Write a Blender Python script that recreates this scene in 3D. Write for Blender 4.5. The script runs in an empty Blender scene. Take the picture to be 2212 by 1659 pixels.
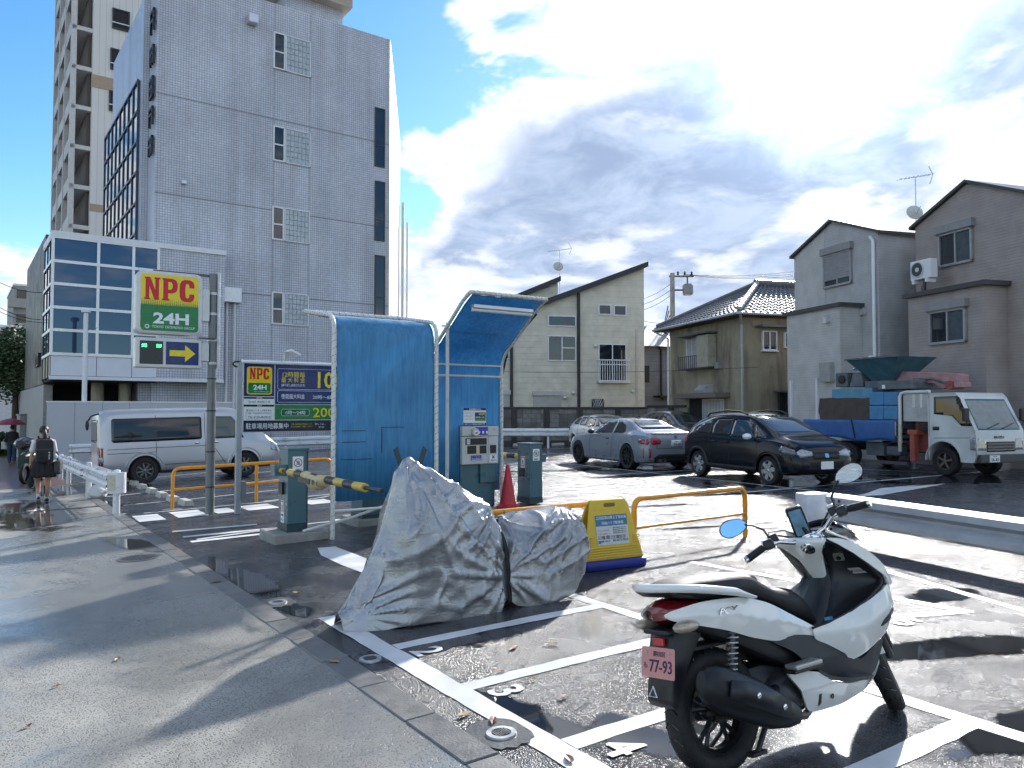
import bpy, bmesh, math, random
from mathutils import Vector, Matrix, noise
from mathutils.bvhtree import BVHTree
R = math.radians
random.seed(7)
SC = bpy.context.scene
COL = SC.collection
# ------------------------------------------------------------------ camera
F = 1661.6; CX, CY = 1106.0, 829.5          # focal length and centre in 2212 x 1659 picture units
EYE = 1.58; PITCH = R(2.05)
def gnd(x): return 0.016 * (x - math.sqrt(x * x + 1.0))       # the lot falls gently towards the street on the left and is level on the right
class _Fall:
    def __mul__(s, x): return gnd(x)
SLOPE = _Fall()
cam = bpy.data.cameras.new('camera'); cam_o = bpy.data.objects.new('camera', cam); COL.objects.link(cam_o)
cam.sensor_width = 36.0; cam.lens = 36.0 * F / 2212.0; cam.clip_end = 3000; cam.clip_start = 0.05
cam_o.location = (0, 0, EYE); cam_o.rotation_euler = (R(90) + PITCH, 0, 0)
SC.camera = cam_o
# ------------------------------------------------------------------ light
SUN_AZ, SUN_EL = R(23.2), R(27.0)
SUN_DIR = Vector((math.sin(SUN_AZ) * math.cos(SUN_EL), math.cos(SUN_AZ) * math.cos(SUN_EL), math.sin(SUN_EL)))
sun = bpy.data.lights.new('sun', 'SUN'); sun.energy = 3.3; sun.angle = R(1.8); sun.color = (1.0, 0.97, 0.93)
sun_o = bpy.data.objects.new('sun', sun); COL.objects.link(sun_o)
sun_o.rotation_euler = SUN_DIR.to_track_quat('Z', 'Y').to_euler()
SC.view_settings.view_transform = 'Standard'; SC.view_settings.look = 'None'
SC.view_settings.gamma = 1.0; SC.view_settings.use_curve_mapping = False
SC.view_settings.exposure = 1.2

def ray(x, y):
    dx = (x - CX) / F; dz = -(y - CY) / F
    c, s = math.cos(PITCH), math.sin(PITCH)
    return Vector((dx, c - dz * s, s + dz * c))

def build_world():
    w = bpy.data.worlds.new('World'); SC.world = w; w.use_nodes = True
    nt = w.node_tree; N = nt.nodes; L = nt.links
    for n in list(N): N.remove(n)
    def new(t, **k):
        n = N.new(t)
        for a, b in k.items(): setattr(n, a, b)
        return n
    def math_(op, a, b=None, c=None, clamp=False):
        n = new('ShaderNodeMath', operation=op); n.use_clamp = clamp
        for i, v in enumerate((a, b, c)):
            if v is None: continue
            if isinstance(v, (int, float)): n.inputs[i].default_value = v
            else: L.new(v, n.inputs[i])
        return n.outputs[0]
    def vec(op, a, b=None):
        n = new('ShaderNodeVectorMath', operation=op)
        for i, v in enumerate((a, b)):
            if v is None: continue
            if isinstance(v, (tuple, list, Vector)): n.inputs[i].default_value = tuple(v)
            else: L.new(v, n.inputs[i])
        return n
    def mixc(f, a, b):
        n = new('ShaderNodeMix', data_type='RGBA')
        for i, v in ((0, f), (6, a), (7, b)):
            if isinstance(v, (int, float)): n.inputs[i].default_value = v
            elif isinstance(v, tuple): n.inputs[i].default_value = (*v, 1)
            else: L.new(v, n.inputs[i])
        return n.outputs[2]
    def smooth(x, lo, hi):
        n = new('ShaderNodeMapRange', interpolation_type='SMOOTHSTEP')
        L.new(x, n.inputs[0]); n.inputs[1].default_value = lo; n.inputs[2].default_value = hi
        return n.outputs[0]
    tc = new('ShaderNodeTexCoord'); d = vec('NORMALIZE', tc.outputs['Generated']).outputs[0]
    sky = new('ShaderNodeTexSky', sky_type='NISHITA'); sky.sun_disc = False
    sky.sun_elevation = SUN_EL; sky.sun_rotation = SUN_AZ; sky.air_density = 1.0; sky.dust_density = 0.2; sky.ozone_density = 2.0
    sep = new('ShaderNodeSeparateXYZ'); L.new(d, sep.inputs[0])
    zz = math_('ADD', math_('MAXIMUM', sep.outputs[2], 0.0), 0.26)
    comb = new('ShaderNodeCombineXYZ')
    L.new(math_('DIVIDE', sep.outputs[0], zz), comb.inputs[0]); L.new(math_('DIVIDE', sep.outputs[1], zz), comb.inputs[1])
    def fbm(offset, scale, detail, rough, dist):
        v = vec('ADD', comb.outputs[0], offset).outputs[0]
        n = new('ShaderNodeTexNoise'); L.new(v, n.inputs['Vector'])
        n.inputs['Scale'].default_value = scale; n.inputs['Detail'].default_value = detail
        n.inputs['Roughness'].default_value = rough; n.inputs['Distortion'].default_value = dist
        return n.outputs['Fac']
    n1 = fbm((3.1, 1.7, 0.0), 1.5, 6, 0.60, 0.25)
    n1s = fbm((3.1 + 0.10 * math.sin(SUN_AZ), 1.7 + 0.10 * math.cos(SUN_AZ), 0.0), 1.5, 3, 0.60, 0.25)
    n2 = fbm((9.2, 4.4, 2.0), 5.0, 4, 0.66, 0.5)
    # cloud masses and gaps where the photograph has them (directions in the sky)
    blobs = [(1330, 330, 0.28, 110), (1560, 330, 0.20, 260), (1500, 560, 0.16, 160), (1750, 420, 0.05, 260), (1120, 470, 0.22, 260), (1010, 560, 0.14, 500), (1650, 250, .10, 400), (2000, 330, 0.10, 240), (2190, 90, 0.24, 260),
             (1050, 60, 0.04, 300), (60, 560, 0.16, 500), (50, 175, 0.14, 2200), (900, 340, 0.16, 1500), (900, 640, 0.18, 1200), (1560, 60, 0.10, 200), (1800, 120, 0.13, 120), (2050, 520, 0.12, 160), (1700, 640, 0.12, 200), (1250, 640, .10, 200), (950, 120, .05, 300),
             (40, 60, -0.26, 90), (70, 350, -0.2, 260), (830, 30, -0.24, 500), (890, 200, -0.2, 800), (905, 470, -0.2, 1300), (2150, 480, -0.10, 500)]
    acc = None
    for (px, py, amp, k) in blobs:
        c = ray(px, py).normalized()
        dt = vec('DOT_PRODUCT', d, c * float(k)).outputs['Value']
        g = math_('EXPONENT', math_('ADD', dt, math.log(abs(amp)) - k))
        acc = g if acc is None else math_('ADD' if amp > 0 else 'SUBTRACT', acc, g)
    dens = math_('ADD', math_('ADD', n1, math_('MULTIPLY', math_('SUBTRACT', n2, 0.5), 0.34)), acc)
    cover = smooth(dens, 0.47, 0.57)
    thick = smooth(dens, 0.54, 0.74)
    edge = smooth(math_('SUBTRACT', n1, n1s), 0.0, 0.10)
    sd = math_('MAXIMUM', vec('DOT_PRODUCT', d, SUN_DIR).outputs['Value'], 0.0)
    glow = math_('POWER', sd, 24.0)
    glow2 = math_('POWER', sd, 140.0)
    tex = smooth(n2, 0.30, 0.68)
    lit = mixc(thick, mixc(tex, (0.52, 0.59, 0.72), (0.88, 0.89, 0.92)), mixc(tex, (0.24, 0.31, 0.45), (0.38, 0.46, 0.61)))
    lit = mixc(math_('MULTIPLY', edge, 0.40), lit, (1.0, 0.99, 0.97))
    amt = math_('ADD', 0.80, math_('ADD', math_('MULTIPLY', glow, 0.08), math_('MULTIPLY', glow2, 3.2)))
    sc = new('ShaderNodeVectorMath', operation='SCALE'); L.new(lit, sc.inputs[0]); L.new(amt, sc.inputs[3])
    bg1 = new('ShaderNodeBackground'); hs = new('ShaderNodeHueSaturation'); hs.inputs['Saturation'].default_value = 1.3; L.new(sky.outputs[0], hs.inputs['Color']); L.new(hs.outputs[0], bg1.inputs[0]); bg1.inputs[1].default_value = 0.10
    bg2 = new('ShaderNodeBackground'); L.new(sc.outputs[0], bg2.inputs[0]); bg2.inputs[1].default_value = 0.88
    mx = new('ShaderNodeMixShader'); L.new(cover, mx.inputs[0]); L.new(bg1.outputs[0], mx.inputs[1]); L.new(bg2.outputs[0], mx.inputs[2])
    out = new('ShaderNodeOutputWorld'); L.new(mx.outputs[0], out.inputs[0])
build_world(); SC.world.cycles.sampling_method = 'MANUAL'; SC.world.cycles.sample_map_resolution = 512
SC.cycles.use_adaptive_sampling = True; SC.cycles.adaptive_threshold = 0.035; SC.cycles.max_bounces = 5; SC.cycles.diffuse_bounces = 3; SC.cycles.glossy_bounces = 4; SC.cycles.transmission_bounces = 6; SC.cycles.transparent_max_bounces = 8
SC.cycles.caustics_reflective = False; SC.cycles.caustics_refractive = False

# ------------------------------------------------------------------ measuring
def ground(x, y): return SLOPE * x
def G(px, py):                                # a picture point on the sloping ground
    d = ray(px, py); t = EYE / -d.z
    for _ in range(30): t = (EYE - gnd(d.x * t)) / -d.z
    return Vector((d.x * t, d.y * t, gnd(d.x * t)))
def at(px, py, Y):                            # a picture point at a known depth
    d = ray(px, py) * (Y / ray(px, py).y)
    return Vector((d.x, d.y, d.z + EYE))
def AZ(a): return Vector((math.sin(R(a)), math.cos(R(a)), 0))
def rz(a): return R(90 - a)                   # rotation that turns local x to azimuth a
U, V = AZ(-34.0), AZ(56.0)                    # along the street, into the lot
U2, V2 = AZ(-20.0), AZ(70.0)                  # the rear half of the lot
class Plane:                                  # a vertical wall plane: origin, azimuth of its local x
    def __init__(s, p, az): s.p = Vector((p[0], p[1], 0)); s.d = AZ(az); s.az = az; s.n = Vector((-s.d.y, s.d.x, 0))
    def loc(s, px, py, off=0.0):              # picture point -> (along, height) on the plane
        r = ray(px, py); o = Vector((0, 0, EYE))
        t = ((s.p + s.n * off - o).dot(s.n)) / r.dot(s.n); q = o + r * t
        return (q - s.p).dot(s.d), q.z
    def rect(s, x0, y0, x1, y1, off=0.0):     # picture box -> a0, z0, a1, z1
        ym = (y0 + y1) / 2; xm = (x0 + x1) / 2
        a0 = s.loc(x0, ym, off)[0]; a1 = s.loc(x1, ym, off)[0]
        return a0, s.loc(xm, y1, off)[1], a1, s.loc(xm, y0, off)[1]

# ------------------------------------------------------------------ materials
MATS = {}
def M(name, col=(0.5, 0.5, 0.5), rough=0.55, metal=0.0, var=0.12, vs=6.0, bump=0.0, bs=60.0, coat=0.0, spec=0.5, emit=None, es=1.0, trans=0.0, ior=1.45, alpha=1.0, dirt=0.0, sheen=0.0, rvar=0.1, streak=0.0):
    if name in MATS: return MATS[name]
    m = bpy.data.materials.new(name); m.use_nodes = True; MATS[name] = m
    nt = m.node_tree; N = nt.nodes; L = nt.links; b = N['Principled BSDF']
    b.inputs['Roughness'].default_value = rough; b.inputs['Metallic'].default_value = metal
    b.inputs['Coat Weight'].default_value = coat; b.inputs['Coat Roughness'].default_value = 0.04
    b.inputs['Specular IOR Level'].default_value = spec; b.inputs['Transmission Weight'].default_value = trans; b.inputs['IOR'].default_value = ior
    b.inputs['Alpha'].default_value = alpha
    b.inputs['Base Color'].default_value = (*col, 1)
    if emit: b.inputs['Emission Color'].default_value = (*emit, 1); b.inputs['Emission Strength'].default_value = es
    if var > 0 or bump > 0 or dirt > 0:
        tc = N.new('ShaderNodeTexCoord')
        n1 = N.new('ShaderNodeTexNoise'); n1.inputs['Scale'].default_value = vs; n1.inputs['Detail'].default_value = 6; n1.inputs['Roughness'].default_value = 0.6
        if streak > 0:
            mp = N.new('ShaderNodeMapping'); mp.inputs['Scale'].default_value = (1, 1, streak); L.new(tc.outputs['Object'], mp.inputs[0]); L.new(mp.outputs[0], n1.inputs['Vector'])
        else: L.new(tc.outputs['Object'], n1.inputs['Vector'])
        mr = N.new('ShaderNodeMapRange'); mr.inputs[1].default_value = 0.3; mr.inputs[2].default_value = 0.7
        mr.inputs[3].default_value = 1 - var; mr.inputs[4].default_value = 1 + var; L.new(n1.outputs['Fac'], mr.inputs[0])
        mul = N.new('ShaderNodeVectorMath'); mul.operation = 'SCALE'; mul.inputs[0].default_value = col; L.new(mr.outputs[0], mul.inputs[3])
        src = mul.outputs[0]
        if dirt > 0:
            n3 = N.new('ShaderNodeTexNoise'); n3.inputs['Scale'].default_value = vs * 0.35; n3.inputs['Detail'].default_value = 8; n3.inputs['Roughness'].default_value = 0.7
            L.new(tc.outputs['Object'], n3.inputs['Vector'])
            m3 = N.new('ShaderNodeMapRange'); m3.inputs[1].default_value = 0.48; m3.inputs[2].default_value = 0.72; m3.inputs[4].default_value = dirt; L.new(n3.outputs['Fac'], m3.inputs[0])
            mx = N.new('ShaderNodeMix'); mx.data_type = 'RGBA'; L.new(m3.outputs[0], mx.inputs[0]); L.new(src, mx.inputs[6]); mx.inputs[7].default_value = (0.045, 0.042, 0.036, 1)
            src = mx.outputs[2]
        L.new(src, b.inputs['Base Color'])
        if rvar > 0:
            m2 = N.new('ShaderNodeMapRange'); m2.inputs[1].default_value = 0.3; m2.inputs[2].default_value = 0.7
            m2.inputs[3].default_value = max(0.02, rough - rvar); m2.inputs[4].default_value = min(1, rough + rvar); L.new(n1.outputs['Fac'], m2.inputs[0]); L.new(m2.outputs[0], b.inputs['Roughness'])
        if bump > 0:
            n2 = N.new('ShaderNodeTexNoise'); n2.inputs['Scale'].default_value = bs; n2.inputs['Detail'].default_value = 5; L.new(tc.outputs['Object'], n2.inputs['Vector'])
            bp = N.new('ShaderNodeBump'); bp.inputs['Strength'].default_value = bump; bp.inputs['Distance'].default_value = 0.01
            L.new(n2.outputs['Fac'], bp.inputs['Height']); L.new(bp.outputs[0], b.inputs['Normal'])
    return m

def mat_nodes(name):
    m = bpy.data.materials.new(name); m.use_nodes = True; MATS[name] = m
    return m, m.node_tree.nodes, m.node_tree.links, m.node_tree.nodes['Principled BSDF']

class NB:                                     # tiny node-building helper
    def __init__(s, N, L): s.N, s.L = N, L
    def put(s, sock, v):
        if isinstance(v, (int, float)): sock.default_value = (v, v, v, 1) if sock.type == 'RGBA' else v
        elif isinstance(v, tuple): sock.default_value = (*v, 1) if sock.type == 'RGBA' and len(v) == 3 else v
        else: s.L.new(v, sock)
    def math(s, op, a, b=0.0, clamp=False):
        n = s.N.new('ShaderNodeMath'); n.operation = op; n.use_clamp = clamp; s.put(n.inputs[0], a); s.put(n.inputs[1], b); return n.outputs[0]
    def map(s, x, a, b, c=0.0, d=1.0, sm=True):
        n = s.N.new('ShaderNodeMapRange'); n.interpolation_type = 'SMOOTHSTEP' if sm else 'LINEAR'
        for i, v in enumerate((x, a, b, c, d)): s.put(n.inputs[i], v)
        return n.outputs[0]
    def mix(s, f, a, b):
        n = s.N.new('ShaderNodeMix'); n.data_type = 'RGBA'; s.put(n.inputs[0], f); s.put(n.inputs[6], a); s.put(n.inputs[7], b); return n.outputs[2]
    def noise(s, v, scale, detail=5, rough=0.55, dist=0.0):
        n = s.N.new('ShaderNodeTexNoise'); s.L.new(v, n.inputs['Vector']); n.inputs['Scale'].default_value = scale
        n.inputs['Detail'].default_value = detail; n.inputs['Roughness'].default_value = rough; n.inputs['Distortion'].default_value = dist; return n.outputs['Fac']
    def voro(s, v, scale, feat='F1', out='Distance'):
        n = s.N.new('ShaderNodeTexVoronoi'); n.feature = feat; s.L.new(v, n.inputs['Vector']); n.inputs['Scale'].default_value = scale; return n.outputs[out]
    def coord(s, which='Object', scale=(1, 1, 1), rot=(0, 0, 0), loc=(0, 0, 0)):
        t = s.N.new('ShaderNodeTexCoord'); m = s.N.new('ShaderNodeMapping'); s.L.new(t.outputs[which], m.inputs[0])
        m.inputs['Scale'].default_value = scale; m.inputs['Rotation'].default_value = rot; m.inputs['Location'].default_value = loc; return m.outputs[0]
    def bump(s, h, strength, dist, normal=None):
        n = s.N.new('ShaderNodeBump'); n.inputs['Strength'].default_value = strength; n.inputs['Distance'].default_value = dist; s.L.new(h, n.inputs['Height'])
        if normal is not None: s.L.new(normal, n.inputs['Normal'])
        return n.outputs[0]

# ------------------------------------------------------------------ mesh building
class MB:
    def __init__(s): s.v = []; s.f = []
    def add(s, vs, fs, mtx=None):
        o = len(s.v)
        s.v += [tuple(mtx @ Vector(p)) if mtx is not None else tuple(p) for p in vs]
        s.f += [tuple(i + o for i in f) for f in fs]; return s
    def box(s, x0, y0, z0, x1, y1, z1, mtx=None):
        vs = [(x0, y0, z0), (x1, y0, z0), (x1, y1, z0), (x0, y1, z0), (x0, y0, z1), (x1, y0, z1), (x1, y1, z1), (x0, y1, z1)]
        return s.add(vs, [(3, 2, 1, 0), (4, 5, 6, 7), (0, 1, 5, 4), (1, 2, 6, 5), (2, 3, 7, 6), (3, 0, 4, 7)], mtx)
    def prism(s, poly, a0, a1, axis='y', mtx=None):   # poly of 2D points, extruded along an axis
        def P(p, a):
            return (p[0], a, p[1]) if axis == 'y' else ((a, p[0], p[1]) if axis == 'x' else (p[0], p[1], a))
        n = len(poly); vs = [P(p, a0) for p in poly] + [P(p, a1) for p in poly]
        fs = [tuple(range(n)), tuple(range(2 * n - 1, n - 1, -1))] + [(i, i + n, (i + 1) % n + n, (i + 1) % n) for i in range(n)]
        return s.add(vs, fs, mtx)
    def cyl(s, p0, p1, r0, r1=None, seg=12, caps=True):
        p0 = Vector(p0); p1 = Vector(p1); r1 = r0 if r1 is None else r1
        q = (p1 - p0).to_track_quat('Z', 'Y'); vs = []
        for p, r in ((p0, r0), (p1, r1)):
            for i in range(seg):
                a = 2 * math.pi * i / seg; vs.append(p + q @ Vector((r * math.cos(a), r * math.sin(a), 0)))
        fs = [(i, (i + 1) % seg, (i + 1) % seg + seg, i + seg) for i in range(seg)]
        if caps: fs += [tuple(range(seg - 1, -1, -1)), tuple(range(seg, 2 * seg))]
        return s.add(vs, fs)
    def tube(s, pts, r, seg=8, closed=False, caps=True, flat=None):
        pts = [Vector(p) for p in pts]; n = len(pts)
        rs = r if isinstance(r, (list, tuple)) else [r] * n
        vs = []; up = None
        for i, p in enumerate(pts):
            a = pts[(i - 1) % n] if (closed or i > 0) else pts[i]; b = pts[(i + 1) % n] if (closed or i < n - 1) else pts[i]
            t = (b - a).normalized()
            if up is None:
                up = Vector((0, 0, 1)) if abs(t.z) < 0.9 else Vector((1, 0, 0))
            x = up.cross(t)
            if x.length < 1e-5: x = Vector((1, 0, 0)).cross(t)
            x.normalize(); y = t.cross(x).normalized(); up = y
            for k in range(seg):
                an = 2 * math.pi * k / seg; fx, fy = (1, 1) if flat is None else flat
                vs.append(p + (x * math.cos(an) * fx + y * math.sin(an) * fy) * rs[i])
        fs = []
        for i in range(n if closed else n - 1):
            j = (i + 1) % n
            for k in range(seg): fs.append((i * seg + k, i * seg + (k + 1) % seg, j * seg + (k + 1) % seg, j * seg + k))
        if caps and not closed: fs += [tuple(range(seg - 1, -1, -1)), tuple((n - 1) * seg + k for k in range(seg))]
        return s.add(vs, fs)
    def loft(s, secs, caps=True, closed=True):
        m = len(secs[0]); vs = [p for q in secs for p in q]; fs = []
        for i in range(len(secs) - 1):
            for k in range(m if closed else m - 1):
                fs.append((i * m + k, i * m + (k + 1) % m, (i + 1) * m + (k + 1) % m, (i + 1) * m + k))
        if caps and closed: fs += [tuple(range(m - 1, -1, -1)), tuple((len(secs) - 1) * m + k for k in range(m))]
        return s.add(vs, fs)
    def lathe(s, prof, c=(0, 0, 0), axis=(0, 0, 1), seg=24):   # profile of (radius, height)
        q = Vector(axis).to_track_quat('Z', 'Y'); c = Vector(c); secs = []
        for r, h in prof:
            secs.append([tuple(c + q @ Vector((r * math.cos(2 * math.pi * k / seg), r * math.sin(2 * math.pi * k / seg), h))) for k in range(seg)])
        return s.loft(secs, caps=False)
    def ball(s, c, rx, ry=None, rz_=None, seg=16, rings=10, mtx=None):
        ry = rx if ry is None else ry; rz_ = rx if rz_ is None else rz_; secs = []
        for i in range(rings + 1):
            t = math.pi * i / rings; rr = max(math.sin(t), 1e-3)
            secs.append([(c[0] + rx * rr * math.cos(2 * math.pi * k / seg), c[1] + ry * rr * math.sin(2 * math.pi * k / seg), c[2] - rz_ * math.cos(t)) for k in range(seg)])
        t = MB().loft(secs); return s.add(t.v, t.f, mtx)
    def build(s, name, mat, parent=None, smooth=False, bevel=0.0, bseg=2, solid=0.0, angle=40, fix=True):
        me = bpy.data.meshes.new(name); me.from_pydata([tuple(p) for p in s.v], [], s.f); me.update()
        bm = bmesh.new(); bm.from_mesh(me)
        if fix: bmesh.ops.recalc_face_normals(bm, faces=bm.faces)
        if bevel > 0:
            es = [e for e in bm.edges if len(e.link_faces) == 2 and e.calc_face_angle(0) > R(25)]
            bmesh.ops.bevel(bm, geom=es, offset=bevel, segments=bseg, affect='EDGES', profile=0.5, clamp_overlap=True)
        bm.to_mesh(me); bm.free()
        if smooth:
            me.polygons.foreach_set('use_smooth', [True] * len(me.polygons)); me.set_sharp_from_angle(angle=R(angle))
        me.materials.append(mat)
        o = bpy.data.objects.new(name, me); COL.objects.link(o)
        if parent is not None: o.parent = parent
        if solid:
            md = o.modifiers.new('thickness', 'SOLIDIFY'); md.thickness = solid; md.offset = 0
        return o

def tag(o, label=None, cat=None, group=None, kind=None):
    if label: o['label'] = label
    if cat: o['category'] = cat
    if group: o['group'] = group
    if kind: o['kind'] = kind
    return o
def thing(name, label, cat, loc=(0, 0, 0), rotz=0.0, group=None, tilt=None):
    o = bpy.data.objects.new(name, None); COL.objects.link(o); o.empty_display_size = 0.2
    o.location = loc; o.rotation_euler = (0, 0, rotz)
    if tilt is not None: o.rotation_euler = tilt
    return tag(o, label, cat, group)
def gtilt(az, X=-5.0):                        # orientation with local x at azimuth az, lying on the sloping ground
    k = 0.016 * (1 - X / math.sqrt(X * X + 1)); x = AZ(az); x.z = k * x.x; x.normalize(); n = Vector((-k, 0, 1)).normalized(); y = n.cross(x)
    return Matrix((x, y, n)).transposed().to_euler()
def copy_tree(o, parent=None):
    c = o.copy(); COL.objects.link(c); c.parent = parent
    for ch in o.children: copy_tree(ch, c)
    return c
FONTS = {}
def text(s, parent, mat, mtx, h=None, w=None, bold=0.0, depth=0.0015, name='lettering', align='CENTER', shear=0.0, sx=1.0):
    """flat lettering; mtx maps the text plane (x right, y up) into the parent; h = glyph height, w = fitted width"""
    c = bpy.data.curves.new('text', 'FONT'); c.body = s; c.extrude = 0.02; c.resolution_u = 2; c.offset = bold; c.shear = shear; c.fill_mode = 'FRONT'
    o = bpy.data.objects.new('text', c); me = bpy.data.meshes.new_from_object(o); bpy.data.objects.remove(o); bpy.data.curves.remove(c)
    xs = [v.co.x for v in me.vertices]; ys = [v.co.y for v in me.vertices]
    if not xs: return None
    x0, x1, y0, y1 = min(xs), max(xs), min(ys), max(ys)
    ky = (h / (y1 - y0)) if h else None; kx = (w / (x1 - x0)) if w else None
    if ky is None: ky = kx
    if kx is None: kx = ky * sx
    ox = {'CENTER': (x0 + x1) / 2, 'LEFT': x0, 'RIGHT': x1}[align]; oy = (y0 + y1) / 2
    for v in me.vertices:
        v.co = mtx @ Vector(((v.co.x - ox) * kx, (v.co.y - oy) * ky, v.co.z / 0.02 * depth))
    me.name = name; me.materials.clear(); me.materials.append(mat)
    ob = bpy.data.objects.new(name, me); COL.objects.link(ob); ob.parent = parent
    return ob
def plane_m(o, x, y):                          # text plane: origin, right, up
    x = Vector(x).normalized(); y = Vector(y).normalized(); n = x.cross(y)
    m = Matrix((x, y, n)).transposed().to_4x4(); m.translation = Vector(o); return m
def FRONT(x, y, z): return plane_m((x, y, z), (1, 0, 0), (0, 0, 1))   # a plate facing local -y
def arc(c, r, a0, a1, n, fx=(1, 0, 0), fy=(0, 0, 1)):
    fx = Vector(fx); fy = Vector(fy); c = Vector(c)
    return [c + fx * (r * math.cos(a0 + (a1 - a0) * i / n)) + fy * (r * math.sin(a0 + (a1 - a0) * i / n)) for i in range(n + 1)]
def rrect(x0, y0, x1, y1, r, n=5):
    pts = []
    for cx, cy, a in ((x1 - r, y1 - r, 0), (x0 + r, y1 - r, 90), (x0 + r, y0 + r, 180), (x1 - r, y0 + r, 270)):
        for i in range(n + 1):
            t = R(a + 90 * i / n); pts.append((cx + r * math.cos(t), cy + r * math.sin(t)))
    return pts
def bx(name, mat, parent, x0, y0, z0, x1, y1, z1, bevel=0.0, **k):
    return MB().box(min(x0, x1), min(y0, y1), min(z0, z1), max(x0, x1), max(y0, y1), max(z0, z1)).build(name, mat, parent, bevel=bevel, **k)
# ------------------------------------------------------------------ ground materials
def mat_asphalt(name, tone=1.0, wet=0.0):
    m, N, L, b = mat_nodes(name); n = NB(N, L); c = n.coord('Object')
    big = n.noise(c, 0.35, 6, 0.6, 0.6); mid = n.noise(c, 2.2, 6, 0.6, 0.3); fine = n.noise(c, 60, 4, 0.7)
    agg = n.voro(c, 105, 'F1', 'Color'); dist = n.voro(c, 105)
    g = n.math('MULTIPLY', n.map(agg, 0, 1, 0.35, 2.1, False), n.map(mid, 0.3, 0.7, 0.75, 1.25))
    col = n.mix(n.map(big, 0.35, 0.65), (0.014 * tone, 0.0152 * tone, 0.0185 * tone), (0.026 * tone, 0.0275 * tone, 0.032 * tone))
    mu = N.new('ShaderNodeVectorMath'); mu.operation = 'SCALE'; L.new(col, mu.inputs[0]); L.new(g, mu.inputs[3]); L.new(mu.outputs[0], b.inputs['Base Color'])
    pud = n.map(n.math('ADD', big, n.math('MULTIPLY', n.math('SUBTRACT', mid, 0.5), 0.35)), 0.66 - wet, 0.70 - wet)
    rough = n.map(mid, 0.3, 0.7, 0.17, 0.33)
    rr = n.mix(pud, rough, 0.05); L.new(rr, b.inputs['Roughness'])
    h = n.math('ADD', n.math('MULTIPLY', dist, -1.0), n.math('MULTIPLY', fine, 0.5))
    hh = n.math('MULTIPLY', h, n.map(pud, 0, 1, 1.0, 0.06, False))
    L.new(n.bump(hh, 0.75, 0.009), b.inputs['Normal']); b.inputs['Specular IOR Level'].default_value = 0.42
    L.new(n.map(n.noise(c, 1.1, 5, .6, .4), .35, .65, .06, .36), b.inputs['Coat Weight']); b.inputs['Coat Roughness'].default_value = .16; b.inputs['Coat IOR'].default_value = 1.33
    return m
def mat_sidewalk():
    m, N, L, b = mat_nodes('sidewalk_concrete'); n = NB(N, L); c = n.coord('Object')
    big = n.noise(c, 0.45, 6, 0.6, 0.8); mid = n.noise(c, 3.0, 6, 0.6, 0.4); cell = n.voro(c, 85, 'F1', 'Color'); dist = n.voro(c, 85)
    pit = n.math('MULTIPLY', n.map(cell, 0.42, 0.50), n.map(dist, 0.34, 0.50, 1, 0))
    gr = n.noise(c, 140, 3, .7); base = n.mix(n.map(n.math('ADD', n.math('MULTIPLY', mid, .5), n.math('MULTIPLY', gr, .5)), 0.35, 0.65), (0.23, 0.22, 0.195), (0.36, 0.345, 0.30))
    col = n.mix(n.math('MULTIPLY', pit, 0.62), base, (0.04, 0.038, 0.035))
    wet = n.map(n.math('ADD', big, n.math('MULTIPLY', n.math('SUBTRACT', mid, 0.5), 0.3)), 0.40, 0.54)
    col = n.mix(n.math('MULTIPLY', wet, 0.42), col, (0.09, 0.09, 0.088)); L.new(col, b.inputs['Base Color'])
    L.new(n.mix(wet, n.map(mid, 0.3, 0.7, 0.45, 0.62), 0.24), b.inputs['Roughness'])
    L.new(n.bump(n.math('MULTIPLY', pit, n.map(wet, 0, 1, -1, -0.35, False)), 0.7, 0.006), b.inputs['Normal'])
    L.new(n.math('MULTIPLY', wet, .55), b.inputs['Coat Weight']); b.inputs['Coat Roughness'].default_value = .22; b.inputs['Coat IOR'].default_value = 1.33
    return m
def mat_paint(name, col, wear=0.35):
    m, N, L, b = mat_nodes(name); n = NB(N, L); c = n.coord('Object')
    w = n.math('ADD', n.math('MULTIPLY', n.noise(c, 9, 8, 0.7), 0.6), n.math('MULTIPLY', n.noise(c, 70, 4, 0.7), 0.4))
    f = n.map(w, 0.60, 0.68); t = n.noise(c, 2.5, 5)
    cc = n.mix(n.map(t, 0.3, 0.7), tuple(x * 0.82 for x in col), col)
    L.new(n.mix(n.math('MULTIPLY', f, wear), cc, (0.06, 0.06, 0.06)), b.inputs['Base Color'])
    L.new(n.map(t, 0.3, 0.7, 0.28, 0.5), b.inputs['Roughness']); L.new(n.bump(n.noise(c, 160, 3), 0.35, 0.003), b.inputs['Normal'])
    return m
def mat_pavers():
    m, N, L, b = mat_nodes('brick_pavers'); n = NB(N, L); c = n.coord('Object', rot=(0, 0, R(-34)))
    br = N.new('ShaderNodeTexBrick'); L.new(c, br.inputs['Vector']); br.inputs['Scale'].default_value = 1.0
    br.inputs['Brick Width'].default_value = 0.24; br.inputs['Row Height'].default_value = 0.12; br.inputs['Mortar Size'].default_value = 0.006
    br.inputs['Color1'].default_value = (0.16, 0.072, 0.055, 1); br.inputs['Color2'].default_value = (0.10, 0.055, 0.045, 1); br.inputs['Mortar'].default_value = (0.045, 0.04, 0.038, 1)
    L.new(br.outputs['Color'], b.inputs['Base Color']); b.inputs['Roughness'].default_value = 0.3
    L.new(n.bump(br.outputs['Fac'], 0.3, -0.004), b.inputs['Normal']); return m
ASPHALT = mat_asphalt('wet_asphalt', 1.0); SIDEWALK = mat_sidewalk(); PAINT = mat_paint('road_paint_white', (0.72, 0.72, 0.71)); PAVERS = mat_pavers()
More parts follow.
